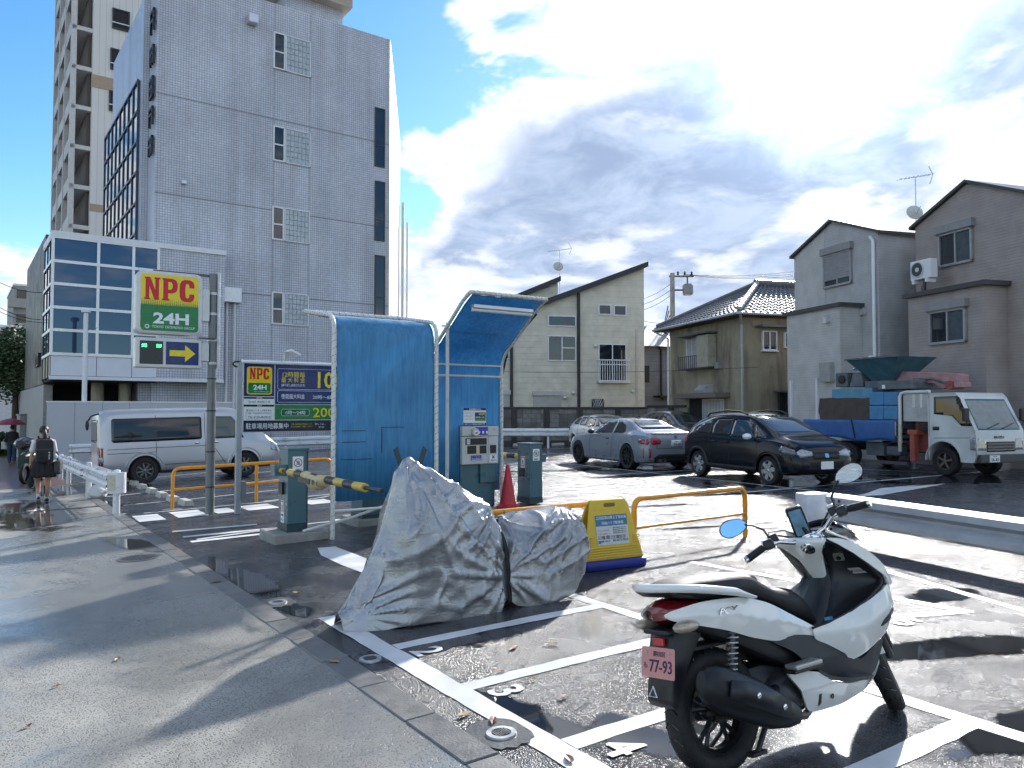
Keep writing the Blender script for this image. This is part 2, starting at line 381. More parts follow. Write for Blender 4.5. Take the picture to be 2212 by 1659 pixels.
PAINT2 = mat_paint('road_paint_faded', (0.62, 0.63, 0.64), 0.7)
WATER = M('puddle_water', (0.012, 0.013, 0.015), 0.03, var=0, spec=0.6); WATER2 = M('sidewalk_water', (0.05, 0.048, 0.045), 0.06, var=0.2, vs=3, rvar=0.03)
CONC = M('concrete', (0.30, 0.29, 0.27), 0.55, var=0.25, vs=5, bump=0.4, bs=45, dirt=0.45); CONCD = M('concrete_wet', (0.16, 0.158, 0.15), 0.38, var=0.22, vs=5, bump=0.35, bs=50, dirt=0.3)
# ------------------------------------------------------------------ ground sheets
def sheet(name, pts, mat, lift, parent=None, kind=None):
    pts = [Vector((p[0], p[1], 0)) for p in pts]
    mb = MB(); mb.add(pts, [tuple(range(len(pts)))]); o = mb.build(name, mat, parent)
    me = o.data; bm = bmesh.new(); bm.from_mesh(me); x0, x1 = min(p.x for p in pts), max(p.x for p in pts)
    for c in [k * .25 for k in range(-16, 17)] + [-24, -16, -11, -8, -6.5, -5, 5, 6.5, 8, 11, 16, 24]:
        if x0 < c < x1: bmesh.ops.bisect_plane(bm, geom=bm.verts[:] + bm.edges[:] + bm.faces[:], plane_co=(c, 0, 0), plane_no=(1, 0, 0))
    for v in bm.verts: v.co.z = gnd(v.co.x) + lift
    bm.to_mesh(me); bm.free()
    if me.polygons[0].normal.z < 0: me.flip_normals()
    if kind: tag(o, kind=kind)
    return o
GROUND = sheet('ground', [(-900, -60), (900, -60), (900, 1400), (-900, 1400)], M('far_ground', (0.07, 0.07, 0.07), 0.5), -0.03, kind='structure')
_k0, _k1 = G(1004, 1659), G(455, 1266); K0 = Vector((_k0.x, _k0.y, 0)); KD = Vector((_k1.x - _k0.x, _k1.y - _k0.y, 0)).normalized(); KN = Vector((KD.y, -KD.x, 0))            # inner edge of the sidewalk, kerb stones to its right
def K(t, w=0.0): p = K0 + KD * t + KN * w; return (p.x, p.y)
LOT = sheet('parking_lot', [K(-6, 0.1), K(30, 0.1), K(62, 0.1), (10, 70), (60, 60), (60, -2), (8, -2)], ASPHALT, 0.0, kind='structure')
PAVE = sheet('sidewalk', [K(-6), K(-6, -7), K(20.5, -7), K(20.5)], SIDEWALK, 0.012, kind='structure')
BRICKS = sheet('brick_sidewalk', [K(20.5, 0.1), K(20.5, -7), K(90, -7), K(90, 0.1)], PAVERS, 0.012, kind='structure')
ROAD = sheet('road', [K(-6, -7.2), K(-6, -20), K(90, -20), K(90, -7.2)], mat_asphalt('road_asphalt', 1.1), -0.012, kind='structure')
KERB = tag(bpy.data.objects.new('kerb', None), kind='structure'); COL.objects.link(KERB)
kmat = [M('kerb_stone_a', (0.135, 0.133, 0.125), 0.42, var=0.2, vs=7, bump=0.3, bs=70, dirt=0.3), M('kerb_stone_b', (0.155, 0.15, 0.14), 0.45, var=0.2, vs=7, bump=0.3, bs=70, dirt=0.35)]
for i in range(-4, 34):
    mb = MB(); a = i * 0.6; j = 0.004; h = 0.02 + random.uniform(-.003, .004)
    p = [K(a + j, 0), K(a + 0.6 - j, 0), K(a + 0.6 - j, 0.185), K(a + j, 0.185)]
    mb.add([(q[0], q[1], SLOPE * q[0] + dz) for dz in (-0.1, h) for q in p], [(3, 2, 1, 0), (4, 5, 6, 7), (0, 1, 5, 4), (1, 2, 6, 5), (2, 3, 7, 6), (3, 0, 4, 7)])
    mb.build('kerb_stone', kmat[i % 2], KERB, bevel=0.006, bseg=1)
# ------------------------------------------------------------------ painted markings
def strip(a, b, w, mat=None, lift=0.004, ragged=0.006, parent=LOT, name='painted_line'):
    a = Vector((a[0], a[1], 0)); b = Vector((b[0], b[1], 0)); d = (b - a).normalized(); n = Vector((-d.y, d.x, 0)); L_ = (b - a).length
    k = max(2, int(L_ / 0.12)); k = min(k, 60); top = []; bot = []
    for i in range(k + 1):
        p = a + d * (L_ * i / k)
        top.append(p + n * (w / 2 + random.uniform(-ragged, ragged))); bot.append(p - n * (w / 2 + random.uniform(-ragged, ragged)))
    mb = MB(); vs = [(q.x, q.y, SLOPE * q.x + lift) for q in top + bot]
    mb.add(vs, [(i, i + 1, k + 1 + i + 1, k + 1 + i) for i in range(k)]); o = mb.build(name, mat or PAINT, parent)
    if o.data.polygons[0].normal.z < 0: o.data.flip_normals()
    return o
def pstrip(a, b, w, **k): return strip(G(*a), G(*b), w, **k)
def patch(pts, mat=None, lift=0.004, name='painted_mark', parent=LOT): return sheet(name, [G(*p) for p in pts], mat or PAINT, lift, parent)
O1 = Vector((-1.43, 6.12, 0)); OD = AZ(146.0); BV = AZ(56.0)
strip(O1 - OD * 0.07, O1 + OD * 5.6, 0.155)
for k_ in range(0, 6):
    p = O1 + OD * (0.06 + 0.955 * k_); strip(p + BV * 0.078, p + BV * 1.90, 0.125)
strip(O1 + BV * 1.94 - OD * 0.02, O1 + BV * 1.94 + OD * 5.6, 0.12)
def digit(s, p, size):
    m = plane_m(Vector((p[0], p[1], SLOPE * p[0] + 0.0045)), -AZ(56.0) * 0 + AZ(-34.0 + 180) * -1, -AZ(56.0))
    x = AZ(146.0) * -1; y = AZ(56.0)
    ax_ = AZ(146.0); ay_ = AZ(56.0); k_ = .016 * (1 - p[0] / math.sqrt(p[0] ** 2 + 1)); ax_.z = k_ * ax_.x; ay_.z = k_ * ay_.x; m = plane_m(Vector((p[0], p[1], SLOPE * p[0] + 0.007)), ax_, ay_)
    return text(s, LOT, PAINT, m, h=size, bold=0.02, depth=0.0008, name='painted_number')
for s_, px, py in (('2', 925, 1408), ('3', 1095, 1494), ('4', 1345, 1617)):
    digit(s_, G(px, py), 0.22)
digit('5', G(1958, 1345), 0.24)
pstrip((1490, 1214), (2100, 1323), 0.10); pstrip((2095, 1321), (1925, 1333), 0.10); pstrip((1840, 1212), (2230, 1325), 0.10); pstrip((1840, 1147), (1935, 1167), 0.22)
pstrip((1080, 985), (1215, 1000.6), 0.09, lift=0.005); pstrip((1215, 1000.6), (1760, 1060.5), 0.09, lift=0.005); pstrip((1130, 1015), (1425, 1058.5), 0.09)
pstrip((1250, 1030), (1495, 1015.5), 0.09); pstrip((1600, 1064.5), (2178, 1014.5), 0.09); pstrip((1100, 1003), (1225, 995), 0.09)
pstrip((1826, 1039), (1880, 1036.5), 0.08); pstrip((1820, 1010.5), (1924, 1016.5), 0.08); pstrip((1836, 1014), (2050, 1021), 0.08); pstrip((2160, 999), (2212, 1003), 0.08)
pstrip((1100, 972), (1236, 968), 0.1); pstrip((1187, 980), (1240, 979), 0.1)
patch([(1872, 1066), (1902, 1055), (1993, 1047), (1958, 1052), (2045, 1045), (1904, 1070), (1846, 1072)])
patch([(1240, 1069), (1268, 1061), (1303, 1059), (1350, 1058), (1322, 1064)], PAINT2)
pstrip((1130, 1083), (1350, 1057), 0.05, mat=PAINT2, lift=0.0045)
for a, b_, w in (((1392, 1104), (1535, 1096), .16), ((1405, 1111), (1455, 1108), .16), ((1476, 1113), (1560, 1108), .2), ((1560, 1108), (1612, 1100), .16), ((1590, 1130), (1700, 1120), .2), ((1600, 1142), (1720, 1131), .18), ((1700, 1120), (1725, 1132), .15)):
    pstrip(a, b_, w, mat=PAINT2, lift=0.0042 + random.random() * 0.001)
# entry lane: dashed stop line, lane lettering strokes and the old ragged patch
def quad_block(px, py, l, w):
    p = G(px, py); p.z = 0; a = AZ(57.0); b_ = AZ(147.0)
    q = [p + a * l / 2 + b_ * w / 2, p + a * l / 2 - b_ * w / 2, p - a * l / 2 - b_ * w / 2, p - a * l / 2 + b_ * w / 2]
    sheet('painted_block', q, PAINT, 0.0045, LOT)
for px, py, l, w in ((321, 1119, .40, .95), (407, 1110, .48, .98), (482, 1103.5, .34, .75), (558, 1095.5, .55, .85), (686, 1084, .50, .75)):
    quad_block(px, py, l, w)
pstrip((310, 1109.5), (600, 1082), 0.07, lift=0.0052)
for a, b_ in (((372, 1149), (555, 1133)), ((395, 1160.5), (585, 1142)), ((412, 1171), (600, 1150))): pstrip(a, b_, 0.15)
pstrip((425, 1166), (590, 1143), 0.10, lift=0.0052)
patch([(686, 1184), (724, 1181), (792, 1207), (783, 1238), (740, 1222), (693, 1200)])
for a, b_, w in (((720, 1124), (815, 1114), .12), ((660, 1050), (716, 1044), .08), ((655, 1081), (716, 1071), .08), ((665, 1132), (712, 1127), .1)): pstrip(a, b_, w)
for a, b_ in (((229, 1073.5), (372, 1058.5)), ((266, 1092), (372, 1082)), ((176, 1042.5), (240, 1037)), ((221, 1053.5), (268, 1050)), ((300, 1047), (600, 1017)), ((340, 1062), (640, 1032)), ((388, 1081), (716, 1046)), ((340, 1031), (560, 1010)), ((570, 1083), (718, 1067))):
    pstrip(a, b_, 0.075)
# ------------------------------------------------------------------ puddles, covers, cracks
def mat_puddle(name, col):
    m, N, L, bs = mat_nodes(name); n = NB(N, L); c = n.coord('Object')
    at_ = N.new('ShaderNodeAttribute'); at_.attribute_name = 'depth'
    w = n.math('ADD', at_.outputs['Fac'], n.math('ADD', n.math('MULTIPLY', n.math('SUBTRACT', n.noise(c, 3.0, 6, .6), .5), .9), n.math('MULTIPLY', n.math('SUBTRACT', n.noise(c, 60, 3, .6), .5), .35)))
    L.new(n.map(w, .34, .50), bs.inputs['Alpha']); bs.inputs['Base Color'].default_value = (*col, 1); bs.inputs['Roughness'].default_value = .035; bs.inputs['Specular IOR Level'].default_value = .6
    return m
PUD = mat_puddle('puddle_water', (.016, .017, .019)); PUD2 = mat_puddle('sidewalk_water', (.07, .068, .06))
def puddle(px, py, ra, rb, az, mat, lift, seed=0):
    c = G(px, py); a = AZ(az); b_ = AZ(az + 90); n_ = 40; vs = []; fs = []; dep = []
    for r in range(6):
        for i in range(n_):
            t = 2 * math.pi * i / n_; k = (r + .02) / 5 * (1 + 0.28 * noise.noise(Vector((math.cos(t) * 1.2, math.sin(t) * 1.2, seed * 3.7))))
            p = c + a * (ra * k * math.cos(t)) + b_ * (rb * k * math.sin(t)); vs.append((p.x, p.y, gnd(p.x) + lift)); dep.append(1 - r / 5)
    for r in range(5):
        for i in range(n_): fs.append((r * n_ + i, r * n_ + (i + 1) % n_, (r + 1) * n_ + (i + 1) % n_, (r + 1) * n_ + i))
    mb = MB(); mb.v = vs; mb.f = fs; o = mb.build('puddle', mat, None); me = o.data
    if me.polygons[0].normal.z < 0: me.flip_normals()
    at_ = me.attributes.new('depth', 'FLOAT', 'POINT'); at_.data.foreach_set('value', dep); return tag(o, kind='structure')
for i, (px, py, ra, rb, az, mt) in enumerate(((545, 1258, 1.5, .30, -33, 0), (460, 1222, 1.0, .26, -33, 0), (1135, 1552, .75, .30, -34, 0), (1385, 1592, .55, .25, -34, 0), (215, 1090, 1.8, .5, -34, 0), (640, 1318, .5, .16, -33, 0),
        (2030, 1285, .75, .30, 60, 0), (2190, 1585, .8, .28, 60, 0), (2060, 1400, 1.2, .35, 75, 0), (60, 1110, 4.6, 1.2, -36, 1), (120, 1060, 3.0, .9, -36, 1), (300, 1180, 1.6, .35, -50, 1),
        (1350, 1030, 1.6, .45, 70, 0), (1560, 1068, 2.0, .28, 75, 0), (1150, 1018, 2.4, .35, 80, 0), (1430, 1092, 1.2, .16, 70, 0), (1340, 1012, 2.4, 1.2, 70, 0), (1660, 1045, 2.6, 1.4, 75, 0), (1990, 1035, 3.4, 1.8, 75, 0), (1500, 1140, .8, .10, 70, 0), (900, 1400, .9, .3, 56, 0))):
    puddle(px, py, ra, rb, az, PUD2 if mt else PUD, 0.0155 if mt else 0.0025 + i * 5e-5, i)
STEEL = M('cast_iron', (0.10, 0.10, 0.10), 0.45, 0.6, var=0.3, vs=20, bump=0.4, bs=40); GALV = M('worn_steel', (0.45, 0.46, 0.46), 0.4, 0.7, var=0.25, vs=12)
def small_cover(px, py, label, pad=True, r=0.075):
    t = thing('valve_cover', label, 'valve cover', G(px, py), tilt=gtilt(-33), group='round valve covers in the paving')
    if pad: MB().prism([(x * (1 + .08 * math.sin(3 * i)), y) for i, (x, y) in enumerate(rrect(-.16, -.14, .20, .14, .12))], -.03, .006, 'z').build('concrete_pad', M('pad_wet', (.10, .098, .092), .35, var=.25, vs=6, bump=.3, bs=60, dirt=.4), t)
    MB().lathe([(r * .66, 0), (r * .66, .016), (r, .016), (r * 1.05, .004), (r * 1.05, -.02)], seg=28).build('ring', GALV, t, smooth=True)
    lid = MB(); lid.lathe([(r * .62, -.02), (r * .62, .012), (0.002, .012)], seg=24)
    for k in range(-3, 4): lid.box(-r * .5, k * r * .16 - .004, .012, r * .5, k * r * .16 + .004, .016)
    lid.build('lid', STEEL, t)
small_cover(600, 1303, 'round steel valve cover in a pale concrete pad beside the kerb puddle'); small_cover(800, 1426, 'round steel valve cover set in dark asphalt beside the numeral two', False, .07)
small_cover(1083, 1588, 'round steel valve cover in a concrete pad at the bottom edge beside the white line')
mh = thing('manhole_cover', 'dark oval looking iron manhole cover in the pale sidewalk', 'manhole', G(300, 1208) + Vector((0, 0, .014)), tilt=gtilt(-33))
mb = MB(); mb.lathe([(0.2, -.03), (0.2, .004), (.002, .004)], seg=28)
for i in range(-4, 5):
    for j in range(-4, 5):
        if i * i + j * j < 18: mb.box(i * .04 - .012, j * .04 - .012, .004, i * .04 + .012, j * .04 + .012, .009)
mb.build('lid', STEEL, mh); MB().lathe([(.205, -.03), (.205, .006), (.235, .006), (.235, -.03)], seg=28).build('frame', M('iron_frame', (.16, .16, .16), .4, .5), mh)
dr = thing('drain_grate', 'flat steel drain channel crossing the sidewalk at the brick paving', 'drain', G(60, 1108) + Vector((0, 0, .014)), tilt=gtilt(57))
mb = MB(); mb.box(-1.8, -.09, -.02, 1.8, -.07, .006); mb.box(-1.8, .07, -.02, 1.8, .09, .006); mb.build('frame', STEEL, dr)
for i in range(36): bx('bar', STEEL, dr, -1.78 + i * .1, -.07, -.01, -1.75 + i * .1, .07, .004)
# fallen leaves
lm = [M('leaf_brown', (.16, .07, .03), .5), M('leaf_tan', (.35, .24, .09), .5), M('leaf_red', (.14, .035, .02), .5)]
LEAVES = [((1110, 1402), 'beside the numeral two in the first bay'), ((1195, 1394), 'in the middle of the second bay'), ((1215, 1510), 'right of the numeral three'), ((1075, 1455), 'on the white line below the numeral two'), ((1150, 1472), 'just above the numeral three'), ((1065, 1560), 'above the near valve cover'), ((1320, 1300), 'at the far end of the second bay line'), ((935, 1340), 'in the shade under the covered motorcycle'), ((980, 1290), 'under the hem of the covered motorcycle'), ((1230, 1645), 'on the white line at the bottom edge'), ((1000, 1548), 'on the kerb near the bottom edge'), ((690, 1350), 'beside the corner of the white bay line'), ((470, 1262), 'in the kerb puddle'), ((120, 1490), 'alone on the left sidewalk'), ((60, 1577), 'at the bottom left corner of the sidewalk'), ((255, 1430), 'in the middle of the sidewalk'), ((720, 1436), 'on the sidewalk close to the kerb'), ((870, 1385), 'on the outer white line below the cover'), ((1040, 1395), 'just right of the numeral two'), ((640, 1285), 'beside the pale concrete valve pad')]
for i, ((px, py), where) in enumerate(LEAVES):
    p = G(px, py); q = random.uniform(0.022, 0.045); pts = []
    for k in range(9):
        a = 2 * math.pi * k / 9; pts.append((q * math.cos(a) * (1 if k not in (0,) else 1.5), q * .5 * math.sin(a), .002 + .006 * abs(math.sin(a * 2)) + .008 * random.random()))
    mb = MB(); mb.add(pts + [(0, 0, .006)], [(k, (k + 1) % 9, 9) for k in range(9)])
    o = mb.build('fallen_leaf', lm[i % 3], None, solid=.0015); o.location = p + Vector((0, 0, .006 if px > 750 else .016)); o.rotation_euler = (0, 0, random.random() * 6)
    tag(o, 'small fallen leaf ' + where, 'leaf', 'leaves scattered on the wet ground')
# ------------------------------------------------------------------ buildings
def mat_tiles(name, col, mortar, tw=0.115, rough=0.35, ms=0.014):
    m, N, L, b = mat_nodes(name); n = NB(N, L); t = N.new('ShaderNodeTexCoord'); s = N.new('ShaderNodeSeparateXYZ'); L.new(t.outputs['Object'], s.inputs[0])
    c = N.new('ShaderNodeCombineXYZ'); L.new(n.math('ADD', s.outputs[0], s.outputs[1]), c.inputs[0]); L.new(s.outputs[2], c.inputs[1])
    br = N.new('ShaderNodeTexBrick'); L.new(c.outputs[0], br.inputs['Vector']); br.offset = 0.0; br.inputs['Scale'].default_value = 1.0
    br.inputs['Brick Width'].default_value = tw; br.inputs['Row Height'].default_value = tw; br.inputs['Mortar Size'].default_value = ms; br.inputs['Mortar Smooth'].default_value = 0.2
    br.inputs['Color1'].default_value = (*col, 1); br.inputs['Color2'].default_value = (*[x * .86 for x in col], 1); br.inputs['Mortar'].default_value = (*mortar, 1)
    big = n.math('MULTIPLY', n.map(n.noise(t.outputs['Object'], .5, 5), .3, .7, .9, 1.08), n.map(n.noise(n.coord('Object', scale=(1, 1, .06)), 1.6, 5, .6), .35, .7, 1.04, .86))
    mu = N.new('ShaderNodeVectorMath'); mu.operation = 'SCALE'; L.new(br.outputs['Color'], mu.inputs[0]); L.new(big, mu.inputs[3]); L.new(mu.outputs[0], b.inputs['Base Color'])
    b.inputs['Roughness'].default_value = rough; L.new(n.bump(br.outputs['Fac'], .4, -.01), b.inputs['Normal']); return m
def mat_siding(name, col, pitch=0.15, rough=0.55, stain=0.0, fine=0.0, lc=.58):
    m, N, L, b = mat_nodes(name); n = NB(N, L); t = N.new('ShaderNodeTexCoord'); s = N.new('ShaderNodeSeparateXYZ'); L.new(t.outputs['Object'], s.inputs[0])
    warp = n.noise(t.outputs['Object'], 1.8, 4)
    z = n.math('ADD', s.outputs[2], n.math('MULTIPLY', warp, fine)); ph = n.math('FRACT', n.math('DIVIDE', z, pitch))
    line = n.map(ph, 0.0, 0.10, 1, 0)
    v = n.math('MULTIPLY', n.map(n.noise(t.outputs['Object'], 2.0, 6), .3, .7, .9, 1.08), n.map(line, 0, 1, 1, lc, False))
    mu = N.new('ShaderNodeVectorMath'); mu.operation = 'SCALE'; mu.inputs[0].default_value = col; L.new(v, mu.inputs[3]); src = mu.outputs[0]
    if stain > 0:
        cs = n.coord('Object', scale=(1, 1, .22)); src = n.mix(n.math('MULTIPLY', n.map(n.noise(cs, .9, 8, .7, .5), .45, .72), stain), src, (.06, .055, .045))
    L.new(src, b.inputs['Base Color']); b.inputs['Roughness'].default_value = rough
    L.new(n.bump(n.math('ADD', n.math('MULTIPLY', line, -1.0), n.math('MULTIPLY', n.noise(t.outputs['Object'], 30, 4), .3)), .5, .012), b.inputs['Normal']); return m
GLASS = M('window_glass', (.012, .017, .024), .02, var=0, spec=1.0); GLASSB = M('blue_glass', (.03, .07, .13), .015, .35, var=0, spec=1.0)
ALU = M('aluminium', (.62, .63, .65), .35, .6, var=.05); ALUW = M('white_aluminium', (.72, .73, .74), .4, var=.05); ALUD = M('dark_aluminium', (.05, .05, .055), .4, .3)
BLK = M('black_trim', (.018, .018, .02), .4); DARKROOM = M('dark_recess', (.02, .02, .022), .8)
FROST = M('glass_block', (.42, .47, .50), .15, var=.25, vs=9, spec=.7); CURT = M('curtain', (.45, .46, .47), .8)
WHITEP = M('white_panel', (.66, .69, .74), .35, var=.04, vs=2)
def window(par, a0, z0, a1, z1, y=0.0, n=2, fw=.05, frame=None, glass=None, d=.06, hsplit=None, name='window'):
    """frame with real depth and one pane object for each light; the wall faces local -y"""
    frame = frame or ALUW; glass = glass or GLASS; mb = MB(); y0, y1 = y - d, y + .01
    mb.box(a0, y0, z0, a1, y1, z0 + fw); mb.box(a0, y0, z1 - fw, a1, y1, z1); mb.box(a0, y0, z0 + fw, a0 + fw, y1, z1 - fw); mb.box(a1 - fw, y0, z0 + fw, a1, y1, z1 - fw)
    w = (a1 - a0 - fw) / n
    for i in range(1, n): mb.box(a0 + fw / 2 + w * i - fw / 2, y0 + .006, z0 + fw, a0 + fw / 2 + w * i + fw / 2, y1, z1 - fw)
    zs = [z0 + fw, z1 - fw]
    if hsplit: zh = z0 + (z1 - z0) * hsplit; zs = [z0 + fw, zh, z1 - fw]; mb.box(a0 + fw, y0 + .004, zh - fw / 2, a1 - fw, y1, zh + fw / 2)
    f = mb.build(name, frame, par)
    for i in range(n):
        for k in range(len(zs) - 1):
            bx('pane', glass, f, a0 + fw / 2 + w * i + fw / 2 - .004, y - d * .45, zs[k] - .004, a0 + fw / 2 + w * (i + 1) - fw / 2 + .004, y - d * .3, zs[k + 1] + .004)
    return f
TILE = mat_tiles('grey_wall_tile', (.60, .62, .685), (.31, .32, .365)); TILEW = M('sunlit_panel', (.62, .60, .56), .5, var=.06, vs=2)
BAZ = 54.0
PA = Plane(at(111, 700, 31.0), BAZ)                                        # annex front
gb = AZ(BAZ - 90)
ob = thing('office_building', 'tall grey tiled office building with glass annex and black lettering down its corner', 'building', (PA.p.x, PA.p.y, 0), rz(BAZ))
PM = Plane(PA.p + gb * 1.0, BAZ)                                           # main facade, one metre back
def mrect(*a): r = PM.rect(*a); return r
aL = PM.loc(336, 300)[0]; aR = PM.loc(841, 300)[0]; zT = PM.loc(843, 86)[1]; zTl = zT
mb = MB(); mb.box(aL, 1.0, -2, aR, 13.0, zT); mb.build('wall', TILE, ob)
# slanting sunlit end wall
d2 = AZ(-3.0); c0 = PM.p + PM.d * aR; inv = Matrix.Rotation(-rz(BAZ), 3, 'Z')
def tolocal(p): return inv @ (Vector((p[0], p[1], 0)) - PA.p)
q0 = tolocal(c0); q1 = tolocal(c0 + d2 * 2.2); q2 = tolocal(c0 + d2 * 6.2)
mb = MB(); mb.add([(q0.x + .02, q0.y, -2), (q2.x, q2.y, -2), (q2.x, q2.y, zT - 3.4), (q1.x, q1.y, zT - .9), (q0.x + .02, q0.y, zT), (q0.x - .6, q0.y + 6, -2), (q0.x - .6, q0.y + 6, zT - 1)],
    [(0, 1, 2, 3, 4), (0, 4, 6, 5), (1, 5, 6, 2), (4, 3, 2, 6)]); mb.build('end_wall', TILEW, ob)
for k, (dx, r_) in enumerate(((.15, .09), (.45, .07))):
    MB().cyl((q2.x + dx, q2.y - .1, -1), (q2.x + dx, q2.y - .1, 14.5 - k * 1.2), r_, seg=10).build('downpipe', ALUW, ob, smooth=True)
# parapet slab on the roof
r0 = PM.loc(590, 2, 2.5); mb = MB(); a0 = PM.loc(590, 10, 3)[0]; a1 = PM.loc(712, 10, 3)[0]
MB().box(a0, 2.2, zT + .0, a1, 9, zT + 1.4).build('roof_house', TILE, ob); MB().box(a0 - .8, 1.6, zT + 1.4, a1 + .3, 9.6, zT + 1.95).build('roof_slab', M('beige_fascia', (.40, .34, .26), .6), ob)
for y0 in (331, 555): pass
JOINT = M('joint_dark', (.20, .205, .235), .7)
for ya, yb in ((195, 326), (410, 510), (613, 676)):
    z = PM.loc(420, ya + (yb - ya) * (420 - 338) / (803 - 338))[1]; bx('wall_joint', JOINT, ob, aL, .994, z - .02, aR, 1.0, z + .02)
for xx in (590, 668): a = PM.loc(xx, 400)[0]; bx('wall_joint', JOINT, ob, a - .012, .995, 0, a + .012, 1.0, zT)
for (x0, y0, x1, y1) in ((590, 69, 671, 158), (589, 271, 670, 357), (587, 445, 668, 527), (586, 629, 666, 709)):
    z0 = PM.loc(600, y1 - 8)[1]; z1 = PM.loc(600, y0 + 2)[1]; a0, _, a1, _ = mrect(x0, y0, x1, y1); am = a0 + (a1 - a0) * .31
    window(ob, a0, z0, am, z1, 1.0, 1, .07, ALUW, GLASS, .08, hsplit=.47)
    gf = MB(); gf.box(am + .02, .93, z0, a1, 1.0, z0 + .05); gf.box(am + .02, .93, z1 - .05, a1, 1.0, z1); gf.box(am + .02, .93, z0, am + .07, 1.0, z1); gf.box(a1 - .05, .93, z0, a1, 1.0, z1)
    gfo = gf.build('glass_block_window', ALUW, ob); n6 = 6
    bw = (a1 - am - .12) / n6; bh = (z1 - z0 - .1) / n6
    for i in range(n6):
        for j in range(n6):
            bx('glass_block', FROST, gfo, am + .07 + bw * i + .012, .952, z0 + .05 + bh * j + .012, am + .07 + bw * (i + 1) - .012, .99, z0 + .05 + bh * (j + 1) - .012, bevel=.01, bseg=1)
    bx('mortar', M('glass_mortar', (.3, .32, .35), .6), gfo, am + .06, .975, z0 + .04, a1 - .04, .996, z1 - .04)
for (y0, y1, sp) in ((234, 361, .36), (392, 521, .35), (552, 682, .3)):
    a0, z0, a1, z1 = mrect(809, y0, 831, y1); window(ob, a0, z0, a1, z1, 1.0, 1, .05, ALUD, GLASS, .05, hsplit=sp)
bx('vent_hood', ALU, ob, *[v for v in (PM.rect(533, 36, 553, 56)[0], .6, PM.rect(533, 36, 553, 56)[1], PM.rect(533, 36, 553, 56)[2], 1.0, PM.rect(533, 36, 553, 56)[3])], bevel=.05)
bx('vent_hood', ALU, ob, PM.rect(391, 391, 402, 398)[0], .85, PM.rect(391, 390, 402, 399)[1], PM.rect(391, 391, 402, 398)[2], 1.0, PM.rect(391, 390, 402, 399)[3], bevel=.03)
# projecting corner letters down the street side
for k, (px, y0, y1) in enumerate(((331, 12, 60), (329, 92, 132), (327, 160, 205), (325, 226, 266), (323, 290, 330))):
    z0 = PM.loc(335, y1)[1]; z1 = PM.loc(335, y0)[1]; h = z1 - z0; lt = MB(); x0 = aL - .06
    for bar in (((0, .12), (.0, 1)), ((.88, 1), (.0, 1)), ((0, 1), (.86, 1)), ((0, 1), (.42 + .1 * (k % 2), .54 + .1 * (k % 2))), ((.4, .52), (0, .9)), ((0, 1), (0, .1))) [: 4 + (k % 3)]:
        (u0, u1), (v0, v1) = bar; lt.box(x0 - .10, 1.15 + u0 * .75, z0 + v0 * h, x0 + .01, 1.15 + u1 * .75, z0 + v1 * h)
    lt.build('wall_letter', BLK, ob)
bx('side_wall', TILE, ob, aL - .28, 2.6, -1, aL, 3.2, zT - .2)
# upper street side curtain wall
cw = MB(); gz1 = PM.loc(300, 200)[1]
cy0, cy1 = 3.2, 13.0; cx = aL - .35
bx('curtain_wall', GLASSB, ob, cx, cy0, 7, aL - .05, cy1, 17.2)
for i in range(9): bx('mullion', ALUD, ob, cx - .05, cy0 + (cy1 - cy0) * i / 8 - .05, 7, cx, cy0 + (cy1 - cy0) * i / 8 + .05, 17.2)
for i in range(8): bx('transom', ALUD, ob, cx - .06, cy0, 7 + 10.2 * i / 7 - .05, cx, cy1, 7 + 10.2 * i / 7 + .05)
# glass annex
zb = PA.loc(111, 819)[1]; zt = PA.loc(116, 504)[1]; aG = PA.loc(341, 650)[0]; aE = PA.loc(485, 640)[0]; DEP = 14.0
MB().box(.05, .06, zb, aG, 3.4, zt - .1).build('annex_core', M('annex_interior', (.05, .06, .07), .6), ob)
MB().box(aG, 0, zb, aE, 1.0, zt - .1).build('annex_wall', TILE, ob)
bx('annex_coping', ALUW, ob, -.06, -.06, zt - .1, aE + .05, 3.5, zt + .12)
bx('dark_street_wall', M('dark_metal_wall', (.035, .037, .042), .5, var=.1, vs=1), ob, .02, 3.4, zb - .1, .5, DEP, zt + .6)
rows = [PA.loc(116, y)[1] for y in (505, 563, 612, 663, 712, 764)]; rows[0] = zt - .12
cols = [0.0, PA.loc(211, 650)[0], PA.loc(287, 650)[0], aG]
for i in range(3):
    for j in range(5):
        bx('glass_panel', GLASSB, ob, cols[i] + .05, .0, rows[j + 1] + .05, cols[i + 1] - .05, .05, rows[j] - .05)
for j, z in enumerate(rows): bx('transom', ALU, ob, -.04, -.05, z - .06, aG, .06, z + .06)
for i, a in enumerate(cols): bx('mullion', ALU, ob, a - .055 if i else -.05, -.042, rows[5], a + .055, .055, rows[0])
for i in range(3): bx('white_panel', WHITEP, ob, cols[i] + .012, -.01, zb + .16, cols[i + 1] - .012, .055, rows[5] - .07)
bx('annex_sill', ALUW, ob, -.05, -.05, zb, aE, .06, zb + .14)
scol = [0.06, 1.0, 2.1, 3.4]
for i in range(3):
    for j in range(5): bx('glass_panel', GLASSB, ob, .0, scol[i] + .04, rows[j + 1] + .05, .05, scol[i + 1] - .04, rows[j] - .05)
    bx('dark_panel', ALUD, ob, .0, scol[i] + .01, zb + .1, .05, scol[i + 1] - .01, rows[5] - .05)
for z in rows: bx('transom', ALU, ob, -.05, .06, z - .06, .05, 3.4, z + .06)
for y in scol[1:]: bx('mullion', ALUD, ob, -.03, y - .035, zb, .05, y + .035, rows[0])
bx('soffit', DARKROOM, ob, .06, .07, zb - .05, aG, 13, zb - .005)
